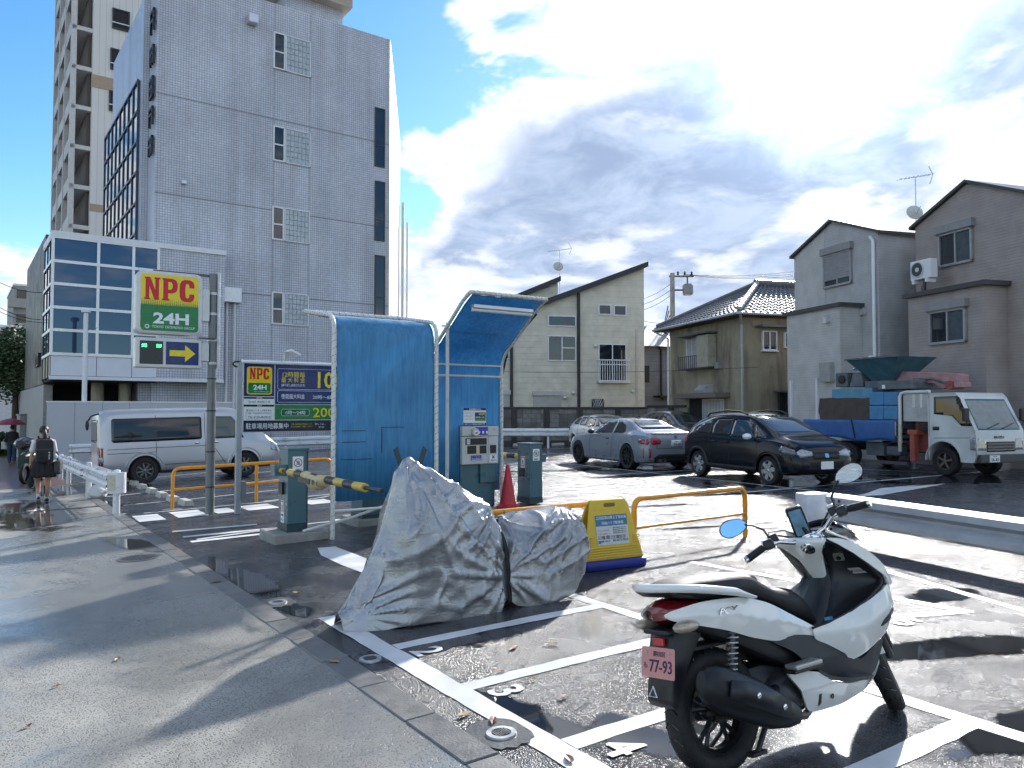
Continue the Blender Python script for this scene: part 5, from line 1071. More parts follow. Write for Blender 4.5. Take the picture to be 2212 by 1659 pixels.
def gate(label, loc, boom_dir, base=True, wV=.25, dU=.38, h=1.05, boom_len=3.2, banner=False, lift=0.12):
    t = thing('barrier_gate', label, 'barrier', loc, rz(56), group='boom barrier boxes')
    z0 = lift if base else .02
    if base: MB().box(-.20, -.14, -.05, .50, .55, lift).build('concrete_base', CONC, t, bevel=.015)
    bx('plinth', TEALD, t, -.01, -.01, z0, wV + .01, dU + .01, z0 + .10)
    bx('cabinet', TEAL, t, 0, 0, z0 + .10, wV, dU, z0 + h, bevel=.008); bx('lid', TEAL, t, -.006, -.006, z0 + h - .0, wV + .03, dU + .006, z0 + h + .03, bevel=.006); bx('door_edge', TEALD, t, wV, .02, z0 + .1, wV + .022, dU - .01, z0 + h - .01)
    for k in range(7): bx('louvre', TEALD, t, -.006, dU - .09, z0 + h * .72 + k * .028, -.001, dU - .02, z0 + h * .72 + k * .028 + .012)
    sticker(t, wV * .52, 0.0, z0 + h * .83, .14, .20, 'hand'); sticker(t, 0, dU * .55, z0 + h * (.62 if not base else .23), .13, .36 if not base else .30, 'walk', 'x')
    bx('latch', BLK, t, -.03, .15, z0 + h * .45, -.001, .30, z0 + h * .60)
    # boom
    s = -1 if boom_dir < 0 else 1; zb = z0 + h * .76; xb = -.085 if s < 0 else wV + .085
    bx('boom_pivot', TEAL, t, xb - .08, .02 if s < 0 else .1, zb - .07, xb + .08, .20 if s < 0 else .3, zb + .07, bevel=.006)
    y = .02 if s < 0 else .3; MB().cyl((xb, y, zb), (xb, y + s * .1, zb), .032, seg=14).build('boom_socket', YELB, t, smooth=True)
    bm = MB().cyl((xb, y + s * .1, zb), (xb, y + s * boom_len, zb), .022, seg=10).build('boom', BLK, t, smooth=True); d = .35; k = 0
    while d < boom_len - .45:
        l = .26
        MB().cyl((xb, y + s * d, zb), (xb, y + s * (d + l), zb), .044, seg=14).build('boom_band', YELB if k % 2 == 0 else BLK, bm, smooth=True); d += l + .002; k += 1
    if banner:
        mb = MB(); secs = []
        for i in range(15):
            u = i / 14; yy = y + s * (.95 + .72 * u); r = .05 + .03 * math.sin(math.pi * u); sag = .055 * math.sin(math.pi * u) 
            secs.append([(xb + r * math.cos(a) * (1 + .15 * math.sin(5 * u * 6 + 3 * a)), yy, zb - sag * .6 + r * 1.15 * math.sin(a) - .02 * math.sin(math.pi * u)) for a in [2 * math.pi * k_ / 14 for k_ in range(14)]])
        mb.loft(secs); bo = mb.build('boom_banner', M('banner_cream', (.55, .45, .24), .6, var=.2, vs=8, bump=.5, bs=18), t, smooth=True)
        for k_, (ch, m_) in enumerate((('一', SBLACK), ('止', SRED), ('車', SBLACK), ('止', SBLACK))):
            text(ch, bo, m_, plane_m((xb - .088, y + s * (1.12 + .15 * k_), zb - .04), (0, -1, 0), (0, 0, 1)), h=.06, bold=.03)
    return t
g1p = G(618, 1172); gate('near teal barrier box on a concrete base with striped boom lowered to the right', (g1p.x, g1p.y + .05, SLOPE * g1p.x), -1, True, banner=True, boom_len=3.1)
g2p = G(1145, 1091); gate('far teal barrier box between the red cone and the grey coupe', (g2p.x, g2p.y, SLOPE * g2p.x), 1, False, h=1.0, boom_len=3.2)
fk = Vector((-.965, 7.30, 0)); fkt = thing('boom_rest', 'dark forked boom rest sticking up behind the covered motorcycle', 'boom rest', (fk.x, fk.y, SLOPE * fk.x), rz(-17))
fkt.rotation_euler = (0, 0, rz(76)); bx('post', TEALD, fkt, -.035, -.035, 0, .035, .035, .88)
for s in (-1, 1): MB().prism([(-.02, .84), (.025, .84), (.16, 1.26), (.12, 1.29)] if s > 0 else [(.02, .84), (-.025, .84), (-.16, 1.26), (-.12, 1.29)], -.02, .02, 'y').build('fork_arm', TEALD, fkt)
tk = G(775, 1142); tt = thing('ticket_machine', 'teal ticket machine cabinet half hidden behind the first blue sheet', 'ticket machine', (tk.x, tk.y + .25, SLOPE * tk.x), rz(56)); MB().box(-.1, -.1, -.05, .62, .6, .10).build('concrete_base', CONC, tt, bevel=.015)
bx('cabinet', TEAL, tt, 0, 0, .10, .46, .42, 1.35, bevel=.01); bx('plinth', TEALD, tt, -.005, -.005, .1, .465, .425, .16)
# ---- pay machine
pp = G(994, 1101); pm_ = thing('pay_machine', 'teal parking pay machine with cream front panel under the blue canopy', 'pay machine', (pp.x, pp.y, SLOPE * pp.x), rz(56))
CRM = M('cream_panel', (.56, .56, .53), .38, var=.04); W_ = .70
bx('cabinet', TEAL, pm_, 0, 0, .02, W_ - .02, .46, 1.36, bevel=.01); bx('plinth', TEALD, pm_, .01, .01, 0, W_ - .03, .45, .05); bx('door_seam', TEALD, pm_, -.004, .24, .05, -.0005, .246, 1.3); bx('lower_door', TEAL, pm_, .36, -.05, .42, W_ - .01, -.002, .78, bevel=.012)
fr = bx('front_panel', CRM, pm_, -.015, -.08, .74, W_ * .70, -.002, 1.20, bevel=.012); fr2 = bx('side_panel', CRM, pm_, W_ * .70 + .006, -.08, .74, W_ + .0, -.002, 1.20, bevel=.012); tb = bx('top_panel', CRM, pm_, -.015, -.09, 1.206, W_ + .0, -.002, 1.37, bevel=.01)
Z = lambda f: .74 + .46 * f
bx('screen_bar', SBLACK, fr, .05, -.084, Z(.70), W_ * .66, -.0795, Z(.94)); bx('display_window', SBLACK, fr, .085, -.083, Z(.38), .26, -.0795, Z(.67)); bx('card_slot', SBLACK, fr, .325, -.083, Z(.38), W_ * .655, -.0795, Z(.67))
for x in (.05, .27): bx('cream_label', M('cream_label', (.62, .52, .30), .5), fr, x, -.082, Z(.36), x + .033 + (.015 if x > .1 else 0), -.0795, Z(.68))
bl = M('label_blue', (.02, .03, .35), .35, var=0)
pl_ = bx('phone_label', bl, fr, .155, -.0825, Z(.12), .36, -.0795, Z(.32)); text('NPCコールセンター', pl_, SYEL, FRONT(.257, -.0825, Z(.27)), w=.17); text('0120-48-0015', pl_, SWHITE, FRONT(.257, -.0825, Z(.205)), w=.17, bold=.01); bx('white_strip', SWHITE, pl_, .165, -.084, Z(.135), .35, -.0825, Z(.165))
for k in range(3): bx('button_label', SWHITE, fr, .075, -.086, Z(.73 + .065 * k), .14, -.084, Z(.775 + .065 * k))
bx('note_slot', SBLACK, fr2, W_ * .755, -.083, Z(.38), W_ * .93, -.0795, Z(.68)); tl = bx('ticket_label', SWHITE, fr2, W_ * .75, -.082, Z(.05), W_ * .95, -.0795, Z(.32)); text('×', tl, SBLACK, FRONT(W_ * .85, -.082, Z(.24)), h=.06, bold=.01); text('使用不可', tl, SBLACK, FRONT(W_ * .85, -.082, Z(.12)), w=.11)
cl = bx('card_labels', bl, tb, .24, -.094, 1.225, W_ * .69, -.0895, 1.355)
for k in range(3): MB().prism([(.29 + .075 * k, 1.25), (.305 + .075 * k, 1.238), (.325 + .075 * k, 1.25), (.328 + .075 * k, 1.29), (.288 + .075 * k, 1.29)], -.097, -.094, 'y').build('card_icon', SWHITE, cl); text('カード', cl, SWHITE, FRONT(.31 + .075 * k, -.094, 1.32), w=.05)
rd = MB().prism(rrect(.155, 1.215, .265, 1.335, .035), -.16, -.09, 'y').build('card_reader', CRM, tb, bevel=.006); MB().lathe([(.042, 0), (.042, .003), (.002, .003)], (.212, -.16, 1.262), (0, -1, 0), 20).build('reader_disc', SWHITE, rd); bx('reader_mark', M('reader_red', (.35, .08, .08), .4), rd, .192, -.166, 1.25, .232, -.1632, 1.275)
MB().lathe([(.018, 0), (.022, 0), (.022, .003), (.018, .003)], (W_ * .85, -.09, 1.315), (0, -1, 0), 18).build('speaker_mark', M('mark_grey', (.3, .3, .3), .5), tb)
bx('roof_cap', TEAL, pm_, -.01, .0, 1.361, W_ - .01, .47, 1.385)
pi_ = thing('payment_notice', 'white and blue payment notice board standing on top of the pay machine', 'notice', (pp.x, pp.y, SLOPE * pp.x + 1.385), rz(56))
nb_ = bx('board', SWHITE, pi_, .06, .0, 0, .50, .02, .29); bx('header', NAVY, nb_, .06, -.004, .25, .50, -.0005, .29); bx('footer', NAVY, nb_, .06, -.004, 0, .50, -.0005, .04)
text('料金精算の方法', nb_, SWHITE, FRONT(.28, -.004, .27), w=.22, bold=.012); text('日本パーキング株式会社 東向島2丁目P', nb_, SWHITE, FRONT(.28, -.004, .02), w=.40, bold=.012)
rt = bx('rate_panel', NAVY, nb_, .28, -.004, .075, .49, -.0005, .215); bx('rate_green', M('rate_green', (.08, .22, .02), .4), rt, .28, -.006, .075, .49, -.004, .115); text('1000円', rt, SYEL, FRONT(.415, -.004, .185), w=.12, bold=.02); text('夜間最大 400円', rt, SWHITE, FRONT(.385, -.004, .135), w=.18)
for k, s_ in enumerate(('①駐車券を入れて下さい。', '②駐車料金をご確認下さい。', '③領収証をお取り下さい。')): text(s_, nb_, SBLACK if k < 2 else SRED, FRONT(.17, 0.0, .205 - .05 * k), w=.18)
# ---- cone
cn = G(1097, 1094); co = thing('traffic_cone', 'red traffic cone between the pay machine and the far barrier', 'cone', (cn.x, cn.y, SLOPE * cn.x)); MB().lathe([(.002, .70), (.028, .70), (.035, .66), (.135, .05), (.16, .045), (.16, .02)], seg=28).build('cone', REDC, co, smooth=True); MB().prism(rrect(-.19, -.19, .19, .19, .05), 0, .03, 'z').build('base', REDC, co, bevel=.006)
# ---- orange rails
def rail(label, A, B, h=.62, mid=.30, rm=.017, posts=(), left_open=False):
    A = Vector(A); B = Vector(B); t = thing('orange_rail', label, 'rail', A, group='orange tubular guard rails'); d = B - A; r = .14; L0 = d.length; n = d.normalized(); U3 = Vector((0, 0, 1))
    pts = bend((0, 0, 0), U3 * h, n * r * 1.2 + U3 * h, r)[:-1] + bend(d + U3 * h - n * r * 1.2, d + U3 * h, d, r)[1:]
    MB().tube(pts, .031, 14).build('arch_tube', ORANGE, t, smooth=True)
    MB().tube([U3 * mid + n * .02, d + U3 * mid - n * .02], rm, 10).build('cross_tube', ORANGE, t, smooth=True)
    for p in posts: MB().cyl(d * p, d * p + U3 * h, .031, seg=14).build('post', ORANGE, t, smooth=True)
    for k in (.38, .62): q = d * k + U3 * h; MB().tube([q - n * .004, q + n * .004], .0325, 14).build('joint_band', M('rail_joint', (.18, .08, .01), .5), t)
    for e in (Vector((0, 0, 0)), d): MB().lathe([(.17, -.02), (.17, .005), (.12, .010), (.002, .010)], e, seg=18).build('footing', CONCD, t)
    return t
def up3(p): return Vector((p.x, p.y, SLOPE * p.x))
rail('right orange rail standing alone in front of the black hatchback', G(1370, 1200), G(1610, 1161)); V3 = Vector((V.x, V.y, .006))
e = G(1336, 1196); rail('middle orange rail partly hidden by the covered motorcycle and yellow board', e - V3 * 2.5, e, h=.585)
e = G(372, 1101); rail('left orange rail behind the sign posts near the van', e, up3(e + V * 3.0), h=.74, mid=.36, rm=.024, posts=(.5,))
# ---- yellow A-board
yb = thing('a_board_sign', 'yellow plastic board sign on a blue base behind the covered motorcycle', 'sign', up3((G(1235, 1238) + G(1365, 1218)) / 2 + Vector((.06, .14, 0))), rz(62))
BLUB = M('blue_base', (.018, .03, .22), .4, var=.1)
MB().prism(rrect(-.385, -.20, .385, .20, .06), 0, .09, 'z').build('base', BLUB, yb, bevel=.02, smooth=True)
lean = R(11); fm_ = Matrix.Translation((0, -.135, .09)) @ Matrix.Rotation(-lean, 4, 'X'); bm_ = Matrix.Translation((0, .135, .09)) @ Matrix.Rotation(lean, 4, 'X')
out = [(-.36, 0), (.36, 0), (.235, .56), (.20, .60), (-.20, .60), (-.235, .56)]
f = MB(); f.prism(out, -.014, .014, 'y', fm_); fb = f.build('front_board', YEL, yb, bevel=.006); f = MB(); f.prism(out, -.014, .014, 'y', bm_); f.build('rear_board', YEL, yb, bevel=.006)
for k in range(5):
    w_ = .352 - k * .006; MB().box(-w_, -.026, .018 + k * .024, w_, -.0145, .03 + k * .024, fm_).build('rib', YEL, fb, bevel=.004)
for s in (-1, 1):
    for k in range(4): MB().box(min(s * .245, s * .335), -.026, .15 + k * .024, max(s * .245, s * .335), -.0145, .162 + k * .024, fm_).build('rib', YEL, fb, bevel=.004)
hd = MB(); hd.prism(rrect(-.07, .525, .07, .565, .018), -.0165, -.0135, 'y', fm_); hd.build('handle_slot', M('slot_dark', (.18, .12, .02), .6), fb)
MB().box(-.2, -.0185, .50, .2, -.0145, .512, fm_).build('rib', YEL, fb)
ps = MB().box(-.195, -.019, .145, .195, -.0145, .445, fm_).build('poster', M('poster_white', (.60, .60, .58), .3, var=.06), fb); MB().box(-.195, -.021, .335, .195, -.019, .445, fm_).build('poster_header', M('poster_blue', (.05, .16, .27), .3), ps)
def YT(s, mat, x, z, w, y=-.0212, bold=.008): text(s, ps, mat, fm_ @ FRONT(x, y, z), w=w, bold=bold)
YT('墨田区東向島２丁目計画', SWHITE, 0, .418, .37); YT('月極バイク駐車場', SWHITE, .01, .363, .27); YT('アイドリング', SRED, -.10, .29, .12, -.0192); YT('ＳＴＯＰ！！', SRED, -.10, .255, .12, -.0192); YT('03-3271-7012', SBLACK, .09, .185, .19, -.0192, .012); YT('お問い合わせ', SBLACK, -.10, .183, .12, -.0192)
MB().box(-.185, -.0195, .16, -.155, -.019, .19, fm_).build('poster_mark', MATS['poster_blue'], ps)
for k in range(4): YT('契約者以外の駐車はご遠慮ください', SBLACK, .09, .312 - .018 * k, .17, -.0192, 0)
for k in range(3): YT('バイクの盗難・事故等については一切責任を負いません', SBLACK, -.01, .232 - .012 * k, .34, -.0192, 0)
# ---- white guardrail by the street
def wbeam(pts, h=.30, th=.05):       # W profile swept along pts (centre line)
    prof = [(0, -h / 2), (th, -h * .38), (th, -h * .18), (.0, -h * .04), (.0, h * .04), (th, h * .18), (th, h * .38), (0, h / 2), (-.006, h / 2), (th - .01, h * .36), (th - .01, h * .19), (-.012, h * .04), (-.012, -h * .04), (th - .01, -h * .19), (th - .01, -h * .36), (-.006, -h / 2)]
    secs = []
    for i, p in enumerate(pts):
        p = Vector(p); a = Vector(pts[max(0, i - 1)]); b = Vector(pts[min(len(pts) - 1, i + 1)]); d = (b - a); d.z = 0; d.normalize(); n = Vector((d.y, -d.x, 0)); secs.append([tuple(p + n * q[0] + Vector((0, 0, q[1]))) for q in prof])
    return MB().loft(secs)
GRW = M('guardrail_white', (.68, .70, .72), .32, .1, var=.07, vs=3, dirt=.2)
gp = [up3(G(251, 1112)), up3(G(191, 1077)), up3(G(148, 1046)), up3(G(131, 1036))]
ga = thing('street_guardrail', 'white guardrail with round posts beside the walking schoolgirl', 'guardrail', gp[0])
for i, p in enumerate(gp):
    q = p - gp[0]; MB().cyl(q, q + Vector((0, 0, .76 if i < 2 else .72)), .058, seg=16).build('post', GRW, ga, smooth=True); MB().lathe([(.058, 0), (.05, .02), (.002, .03)], q + Vector((0, 0, .76 if i < 2 else .72)), seg=16).build('post_cap', GRW, ga, smooth=True)
sd = Vector((V.x, V.y, 0)); far = (gp[3] - gp[0]) + (gp[3] - gp[0]).normalized() * 3
wbeam([sd * .10 + Vector((0, 0, .56)), far + sd * .10 + Vector((0, 0, .56))]).build('beam', GRW, ga); wbeam([-sd * .10 + Vector((0, 0, .56)) + (gp[1] - gp[0]) * .05, far - sd * .10 + Vector((0, 0, .56))][::-1]).build('beam', GRW, ga)
for i, p in enumerate(gp):
    q = p - gp[0]
    for z in (.5, .62): MB().cyl(q - sd * .17 + Vector((0, 0, z)), q + sd * .18 + Vector((0, 0, z)), .014, seg=8).build('bolt', STEEL, ga)
ec = MB(); ed = (gp[0] - gp[1]).normalized(); ec.lathe([(.15, -.17), (.15, .17)], seg=20); 
ecm = MB(); pts_ = [(.0 + .15 * math.cos(a), .15 * math.sin(a)) for a in [R(-90 + 180 * i / 12) for i in range(13)]]
secs = [[tuple(ed * p[0] + sd * p[1] + Vector((0, 0, z))) for p in pts_] for z in (.38, .74)]; ecm.loft(secs, caps=True, closed=True); ecm.build('end_cap', GRW, ga, smooth=True)
lbl = MB(); pts_ = [(.0 + .153 * math.cos(a), .153 * math.sin(a)) for a in [R(-85 + 70 * i / 8) for i in range(9)]]; lbl.loft([[tuple(ed * p[0] + sd * p[1] + Vector((0, 0, z))) for p in pts_] for z in (.42, .70)], caps=False, closed=False); lbl.build('faded_notice', M('faded_notice', (.52, .50, .38), .6, var=.2, vs=30), ga)
bx('base_plate', GALV, ga, -.12, -.12, -.005, .12, .12, .01)
def long_guardrail(label, A, B, n, zc):
    A = Vector(A); B = Vector(B); t = thing('lot_guardrail', label, 'guardrail', A, group='corrugated steel guardrails round the lot'); d = B - A; az = math.atan2(d.x, d.y)
    nn = Vector((d.y, -d.x, 0)).normalized()
    for i in range(n): q0 = d * (i / n); q1 = d * ((i + 1) / n) + d.normalized() * .12; o_ = nn * (.004 * (i % 2)); wbeam([q0 + o_ + Vector((0, 0, zc)), q1 + o_ + Vector((0, 0, zc))], .34, .07).build('beam', GRW, t)
    for i in range(n + 1):
        q = d * (i / n) + d.normalized() * .06 - nn * .09; MB().cyl(q, q + Vector((0, 0, zc + .16)), .055, seg=12).build('post', GRW, t, smooth=True)
        for k in (-.05, .05):
            for z in (-.1, 0, .1): MB().cyl(q + d.normalized() * k + nn * .12 + Vector((0, 0, zc + z)), q + d.normalized() * k + nn * .17 + Vector((0, 0, zc + z)), .014, seg=6).build('bolt', STEEL, t)
    return t
pA = at(150, 960, 28.5); pB = at(760, 960, 29.5); long_guardrail('corrugated white guardrail behind the silver van', up3(pA), up3(pB), 4, .72)
pA = at(1078, 960, 33.5); pB = at(1500, 960, 32.5); long_guardrail('corrugated white guardrail in front of the stained block wall', up3(pA), up3(pB), 4, .70)
# near right guardrail with white end box
ta = at(1795, 1066, 9.7); tb_ = at(2212, 1130, 7.4); dd = (tb_ - ta).normalized(); tb_ = tb_ + dd * 2.2; t = thing('near_guardrail', 'broad white guardrail at the right edge behind the scooter handlebars', 'guardrail', up3(ta)); d = up3(tb_) - up3(ta); hz_ = ta.z - .17 - gnd(ta.x)
wbeam([Vector((0, 0, hz_)), d + Vector((0, 0, hz_))], .36, .09).build('beam', M('guardrail_shade_grey', (.50, .51, .53), .5, .1, var=.1, vs=3, dirt=.25), t, smooth=True)  # darker grey puts the shade on the white beam face into its colour
for k in (.02, .97): q = d * k + Vector((.07, 0, 0)); MB().cyl(q, q + Vector((0, 0, .5)), .055, seg=14).build('post', GRW, t, smooth=True)
for k in (.03, .05): 
    for z in (hz_ + .1,): MB().cyl(d * k - AZ(71) * .1 + Vector((0, 0, z)), d * k - AZ(71) * .02 + Vector((0, 0, z)), .02, seg=8).build('bolt', STEEL, t)
e = at(1755, 1095, 9.9); ebx = thing('guardrail_end_box', 'pale plastic end box at the tip of the near guardrail', 'end box', up3(e), rz(70)); MB().prism(rrect(-.18, -.12, .18, .12, .03), 0, .54, 'z').build('shell', M('end_box_plastic', (.66, .66, .70), .4), ebx, bevel=.012, smooth=True); MB().prism(rrect(-.19, -.13, .19, .13, .05), .0, .03, 'z').build('foot', CONC, ebx)
# ---- wheel stops
ws0 = None
def wheel_stop(loc, az, label, group):
    t = thing('wheel_stop', label, 'wheel stop', loc, tilt=gtilt(az), group=group)
    MB().prism([(-.09, 0), (.09, 0), (.06, .11), (-.06, .11)], -.3, .3, 'x').build('block', M('stop_concrete', (.46, .45, .41), .6, var=.2, bump=.3, bs=50, dirt=.35), t, bevel=.008); bx('reflector', M('stop_slot', (.1, .1, .1), .6), t, -.305, -.03, .04, -.2995, .03, .07)
for k, (px, py) in enumerate(((290, 1047.5), (307, 1055), (328, 1064.5), (350, 1074), (374, 1082.5), (401, 1091))): wheel_stop(G(px, py), 56 - 90 + 180, '%s concrete wheel stop from the orange rail in the left row' % ('sixth', 'fifth', 'fourth', 'third', 'second', 'nearest')[k], 'wheel stops along the left row')
for px, py, s in ((1122, 963, 'pale concrete wheel stop behind the far barrier box'), (1205, 962, 'pale concrete wheel stop left of the grey coupe nose')): wheel_stop(G(px, py), 70, s, 'wheel stops along the rear wall')
# ---- plastic bag
bg = MB(); secs = []
for i in range(13):
    t_ = i / 12; z = .30 * t_; r = .19 * math.sin(math.pi * min(1, .12 + t_ * .78)) ** .7
    secs.append([((r * (1 + .22 * noise.noise(Vector((math.cos(a) * 2, math.sin(a) * 2, t_ * 4))))) * math.cos(a), r * (1 + .22 * noise.noise(Vector((math.cos(a) * 2, math.sin(a) * 2, t_ * 4 + 7)))) * math.sin(a), z + .02 * noise.noise(Vector((a, t_ * 5, 0)))) for a in [2 * math.pi * k / 26 for k in range(26)]])
bg.loft(secs); b_ = thing('plastic_bag', 'crumpled white plastic bag on the ground beside the guardrail post', 'bag', G(211, 1078)); bg.build('bag', M('bag_white', (.70, .70, .70), .4, var=.1, bump=.6, bs=12), b_, smooth=True, angle=25)
MB().tube([(0, 0, .27), (.05, .02, .33), (.10, 0, .30)], [.04, .03, .015], 7).build('knot', MATS['bag_white'], b_, smooth=True)
# ------------------------------------------------------------------ vehicles
def cr(p0, p1, p2, p3, t): return .5 * ((2 * p1) + (-p0 + p2) * t + (2 * p0 - 5 * p1 + 4 * p2 - p3) * t * t + (-p0 + 3 * p1 - 3 * p2 + p3) * t ** 3)
def resample(st, step=.06):
    out = []
    for i in range(len(st) - 1):
        a, b, c, d = st[max(0, i - 1)], st[i], st[i + 1], st[min(len(st) - 1, i + 2)]; n = max(1, int((c[0] - b[0]) / step))
        for k in range(n):
            t = k / n; row = [b[0] + (c[0] - b[0]) * t]
            for j in range(1, len(b)):
                lin = b[j] + (c[j] - b[j]) * t
                h = max(c[0] - b[0], 1e-6); m0 = (c[j] - a[j]) / max(c[0] - a[0], 1e-6) * h; m1 = (d[j] - b[j]) / max(d[0] - b[0], 1e-6) * h
                t2, t3 = t * t, t ** 3; v = (2 * t3 - 3 * t2 + 1) * b[j] + (t3 - 2 * t2 + t) * m0 + (-2 * t3 + 3 * t2) * c[j] + (t3 - t2) * m1
                row.append(v * .8 + lin * .2)
            out.append(row)
    out.append(list(st[-1])); return out
def car_section(r):
    x, zb, zs, zt, wm, ws, wt = r; h = zs - zb; g = zt - zs
    half = [(0, zb), (wm * .80, zb), (wm * .94, zb + .03), (wm * .985, zb + .12 * h), (wm, zb + .38 * h), (wm * .995, zb + .62 * h), (wm * .5 + ws * .5, zb + .88 * h), (ws, zs), (ws + (wt - ws) * .18, zs + g * .12), (ws + (wt - ws) * .52, zs + g * .5), (ws + (wt - ws) * .88, zs + g * .83), (wt * .90, zs + g * .94), (wt * .55, zs + g * .99), (0, zt)]
    return [(x, y, z) for y, z in half] + [(x, -y, z) for y, z in half[-2:0:-1]]
def build_body(name, st, mat, par, arches, warch, subdiv=False):
    mb = MB(); mb.loft([car_section(r) for r in resample(st)]); o = mb.build(name, mat, None, smooth=True)
    for (x, z, r) in arches:
        c = MB().cyl((x, -2, z), (x, 2, z), r, seg=32).build('cutter', mat, None); md = o.modifiers.new('arch', 'BOOLEAN'); md.operation = 'DIFFERENCE'; md.object = c; md.solver = 'EXACT'
    dg = bpy.context.evaluated_depsgraph_get(); me = bpy.data.meshes.new_from_object(o.evaluated_get(dg)); bvh = BVHTree.FromObject(o, dg)
    for md in list(o.modifiers):
        c = md.object; o.modifiers.remove(md); bpy.data.objects.remove(c)
    o.data = me; me.polygons.foreach_set('use_smooth', [True] * len(me.polygons)); me.set_sharp_from_angle(angle=R(35)); o.parent = par
    # dark inner tub so that the arches are not see-through
    L0 = st[-1][0]; MB().box(.25, -warch, .24, L0 - .3, warch, .8).build('underbody', BLK, par)
    return o, bvh
def patch_on(bvh, poly, view, mat, name, par, off=.005, res=.07, inward=.012):
    """a panel with its own edge laid on the body: poly in side view (x, z), or end view (y, z), or top view (x, y)"""
    bm = bmesh.new(); vs = [bm.verts.new((p[0], p[1], 0)) for p in poly]; bm.faces.new(vs)
    xs = [p[0] for p in poly]; ys = [p[1] for p in poly]
    for ax, lo, hi in ((0, min(xs), max(xs)), (1, min(ys), max(ys))):
        n = int((hi - lo) / res)
        for k in range(1, n + 1):
            co = [0, 0, 0]; no = [0, 0, 0]; co[ax] = lo + (hi - lo) * k / (n + 1); no[ax] = 1
            bmesh.ops.bisect_plane(bm, geom=bm.verts[:] + bm.edges[:] + bm.faces[:], plane_co=co, plane_no=no)
    bmesh.ops.triangulate(bm, faces=bm.faces[:])
    dirs = {'R': Vector((0, 1, 0)), 'L': Vector((0, -1, 0)), 'F': Vector((-1, 0, 0)), 'B': Vector((1, 0, 0)), 'T': Vector((0, 0, -1))}
    d = dirs[view]; dead = []
    for v in bm.verts:
        u, w = v.co.x, v.co.y
        o = {'R': (u, -5, w), 'L': (u, 5, w), 'F': (12, u, w), 'B': (-12, u, w), 'T': (u, w, 9)}[view]
        h = bvh.ray_cast(Vector(o), d)
        if h[0] is None:
            h = bvh.find_nearest(Vector({'R': (u, -.9, w), 'L': (u, .9, w), 'F': (4.6, u, w), 'B': (0, u, w), 'T': (u, w, 1.5)}[view]))
        if h[0] is None: v.co = Vector((u, -.85 if view == 'R' else .85, w)) if view in 'RL' else Vector((4, u, w)); continue
        n = h[1]
        if n.dot(d) > 0: n = -n
        v.co = h[0] + n * off
    bmesh.ops.recalc_face_normals(bm, faces=bm.faces)
    if sum((f.normal.dot(d) * f.calc_area() for f in bm.faces)) > 0: bmesh.ops.reverse_faces(bm, faces=bm.faces)
    me = bpy.data.meshes.new(name); bm.to_mesh(me); bm.free(); me.polygons.foreach_set('use_smooth', [True] * len(me.polygons)); me.materials.append(mat)
    o = bpy.data.objects.new(name, me); COL.objects.link(o); o.parent = par
    md = o.modifiers.new('thickness', 'SOLIDIFY'); md.thickness = inward; md.offset = -1
    return o
TYRE = M('tyre', (.012, .012, .013), .6, var=.15, vs=20); RIMB = M('rim_black', (.015, .016, .018), .3, .4); RIMG = M('rim_grey', (.16, .17, .18), .3, .7); RIMS = M('rim_silver', (.5, .5, .5), .25, .9); CHROME = M('chrome', (.7, .7, .7), .08, 1.0, var=0)
def wheel(par, x, y, r, w, rr, spokes, rim, style='straight'):
    s = 1 if y > 0 else -1; t = MB().lathe([(rr * .98, -w / 2 + .01), (rr * 1.06, -w / 2), (r * .93, -w / 2 + .004), (r * .985, -w * .38), (r, -w * .28), (r, w * .28), (r * .985, w * .38), (r * .93, w / 2 - .004), (rr * 1.06, w / 2), (rr * .98, w / 2 - .01)], (x, y, r), (0, 1, 0), 36).build('wheel', TYRE, par, smooth=True)
    MB().lathe([(rr * 1.0, -w * .45), (rr * .94, -w * .45), (rr * .93, w * .42), (rr * 1.0, w * .45)], (x, y, r), (0, 1, 0), 32).build('rim', rim, t, smooth=True)
    MB().lathe([(rr * .93, 0), (rr * .93, .004), (.002, .005)], (x, y + s * (-.01) * 0, r), (0, s, 0), 28).build('brake_disc', BLK, t)
    yo = y + s * w * .40; sp = MB()
    for k in range(spokes):
        a = 2 * math.pi * k / spokes + .2; c, s_ = math.cos(a), math.sin(a); hw = rr * (.10 if style == 'straight' else .16); tip = rr * (.12 if style == 'straight' else .26)
        p = [(c * rr * .15 - s_ * hw, s_ * rr * .15 + c * hw), (c * rr * .15 + s_ * hw, s_ * rr * .15 - c * hw), (c * rr * .62 + s_ * tip, s_ * rr * .62 - c * tip), (c * rr * .95 + s_ * tip * .6, s_ * rr * .95 - c * tip * .6), (c * rr * .95 - s_ * tip * .6, s_ * rr * .95 + c * tip * .6), (c * rr * .62 - s_ * tip, s_ * rr * .62 + c * tip)]
        q = MB(); q.prism([(x + a_, r + b_) for a_, b_ in p], yo - .012, yo + .012, 'y'); q.build('spoke', rim, t, bevel=.004, bseg=1)
    MB().lathe([(rr * .2, -.02), (rr * .2, .012), (rr * .12, .02), (.002, .02)], (x, yo, r), (0, s, 0), 18).build('hub', rim, t, smooth=True)
    return t
def car_empty(name, label, cat, px, py, az, side_y, ra, group='cars parked in the rear bays'):
    """px,py: ground point under the rear wheel on side_y; origin is put at the rear bumper centre"""
    w = up3(G(px, py)); left = AZ(az - 90); o = w - left * side_y - AZ(az) * ra; o.z = SLOPE * (w.x - left.x * side_y)
    o = Vector((o.x, o.y, SLOPE * o.x)); return thing(name, label, cat, o, tilt=gtilt(az, o.x), group=group)
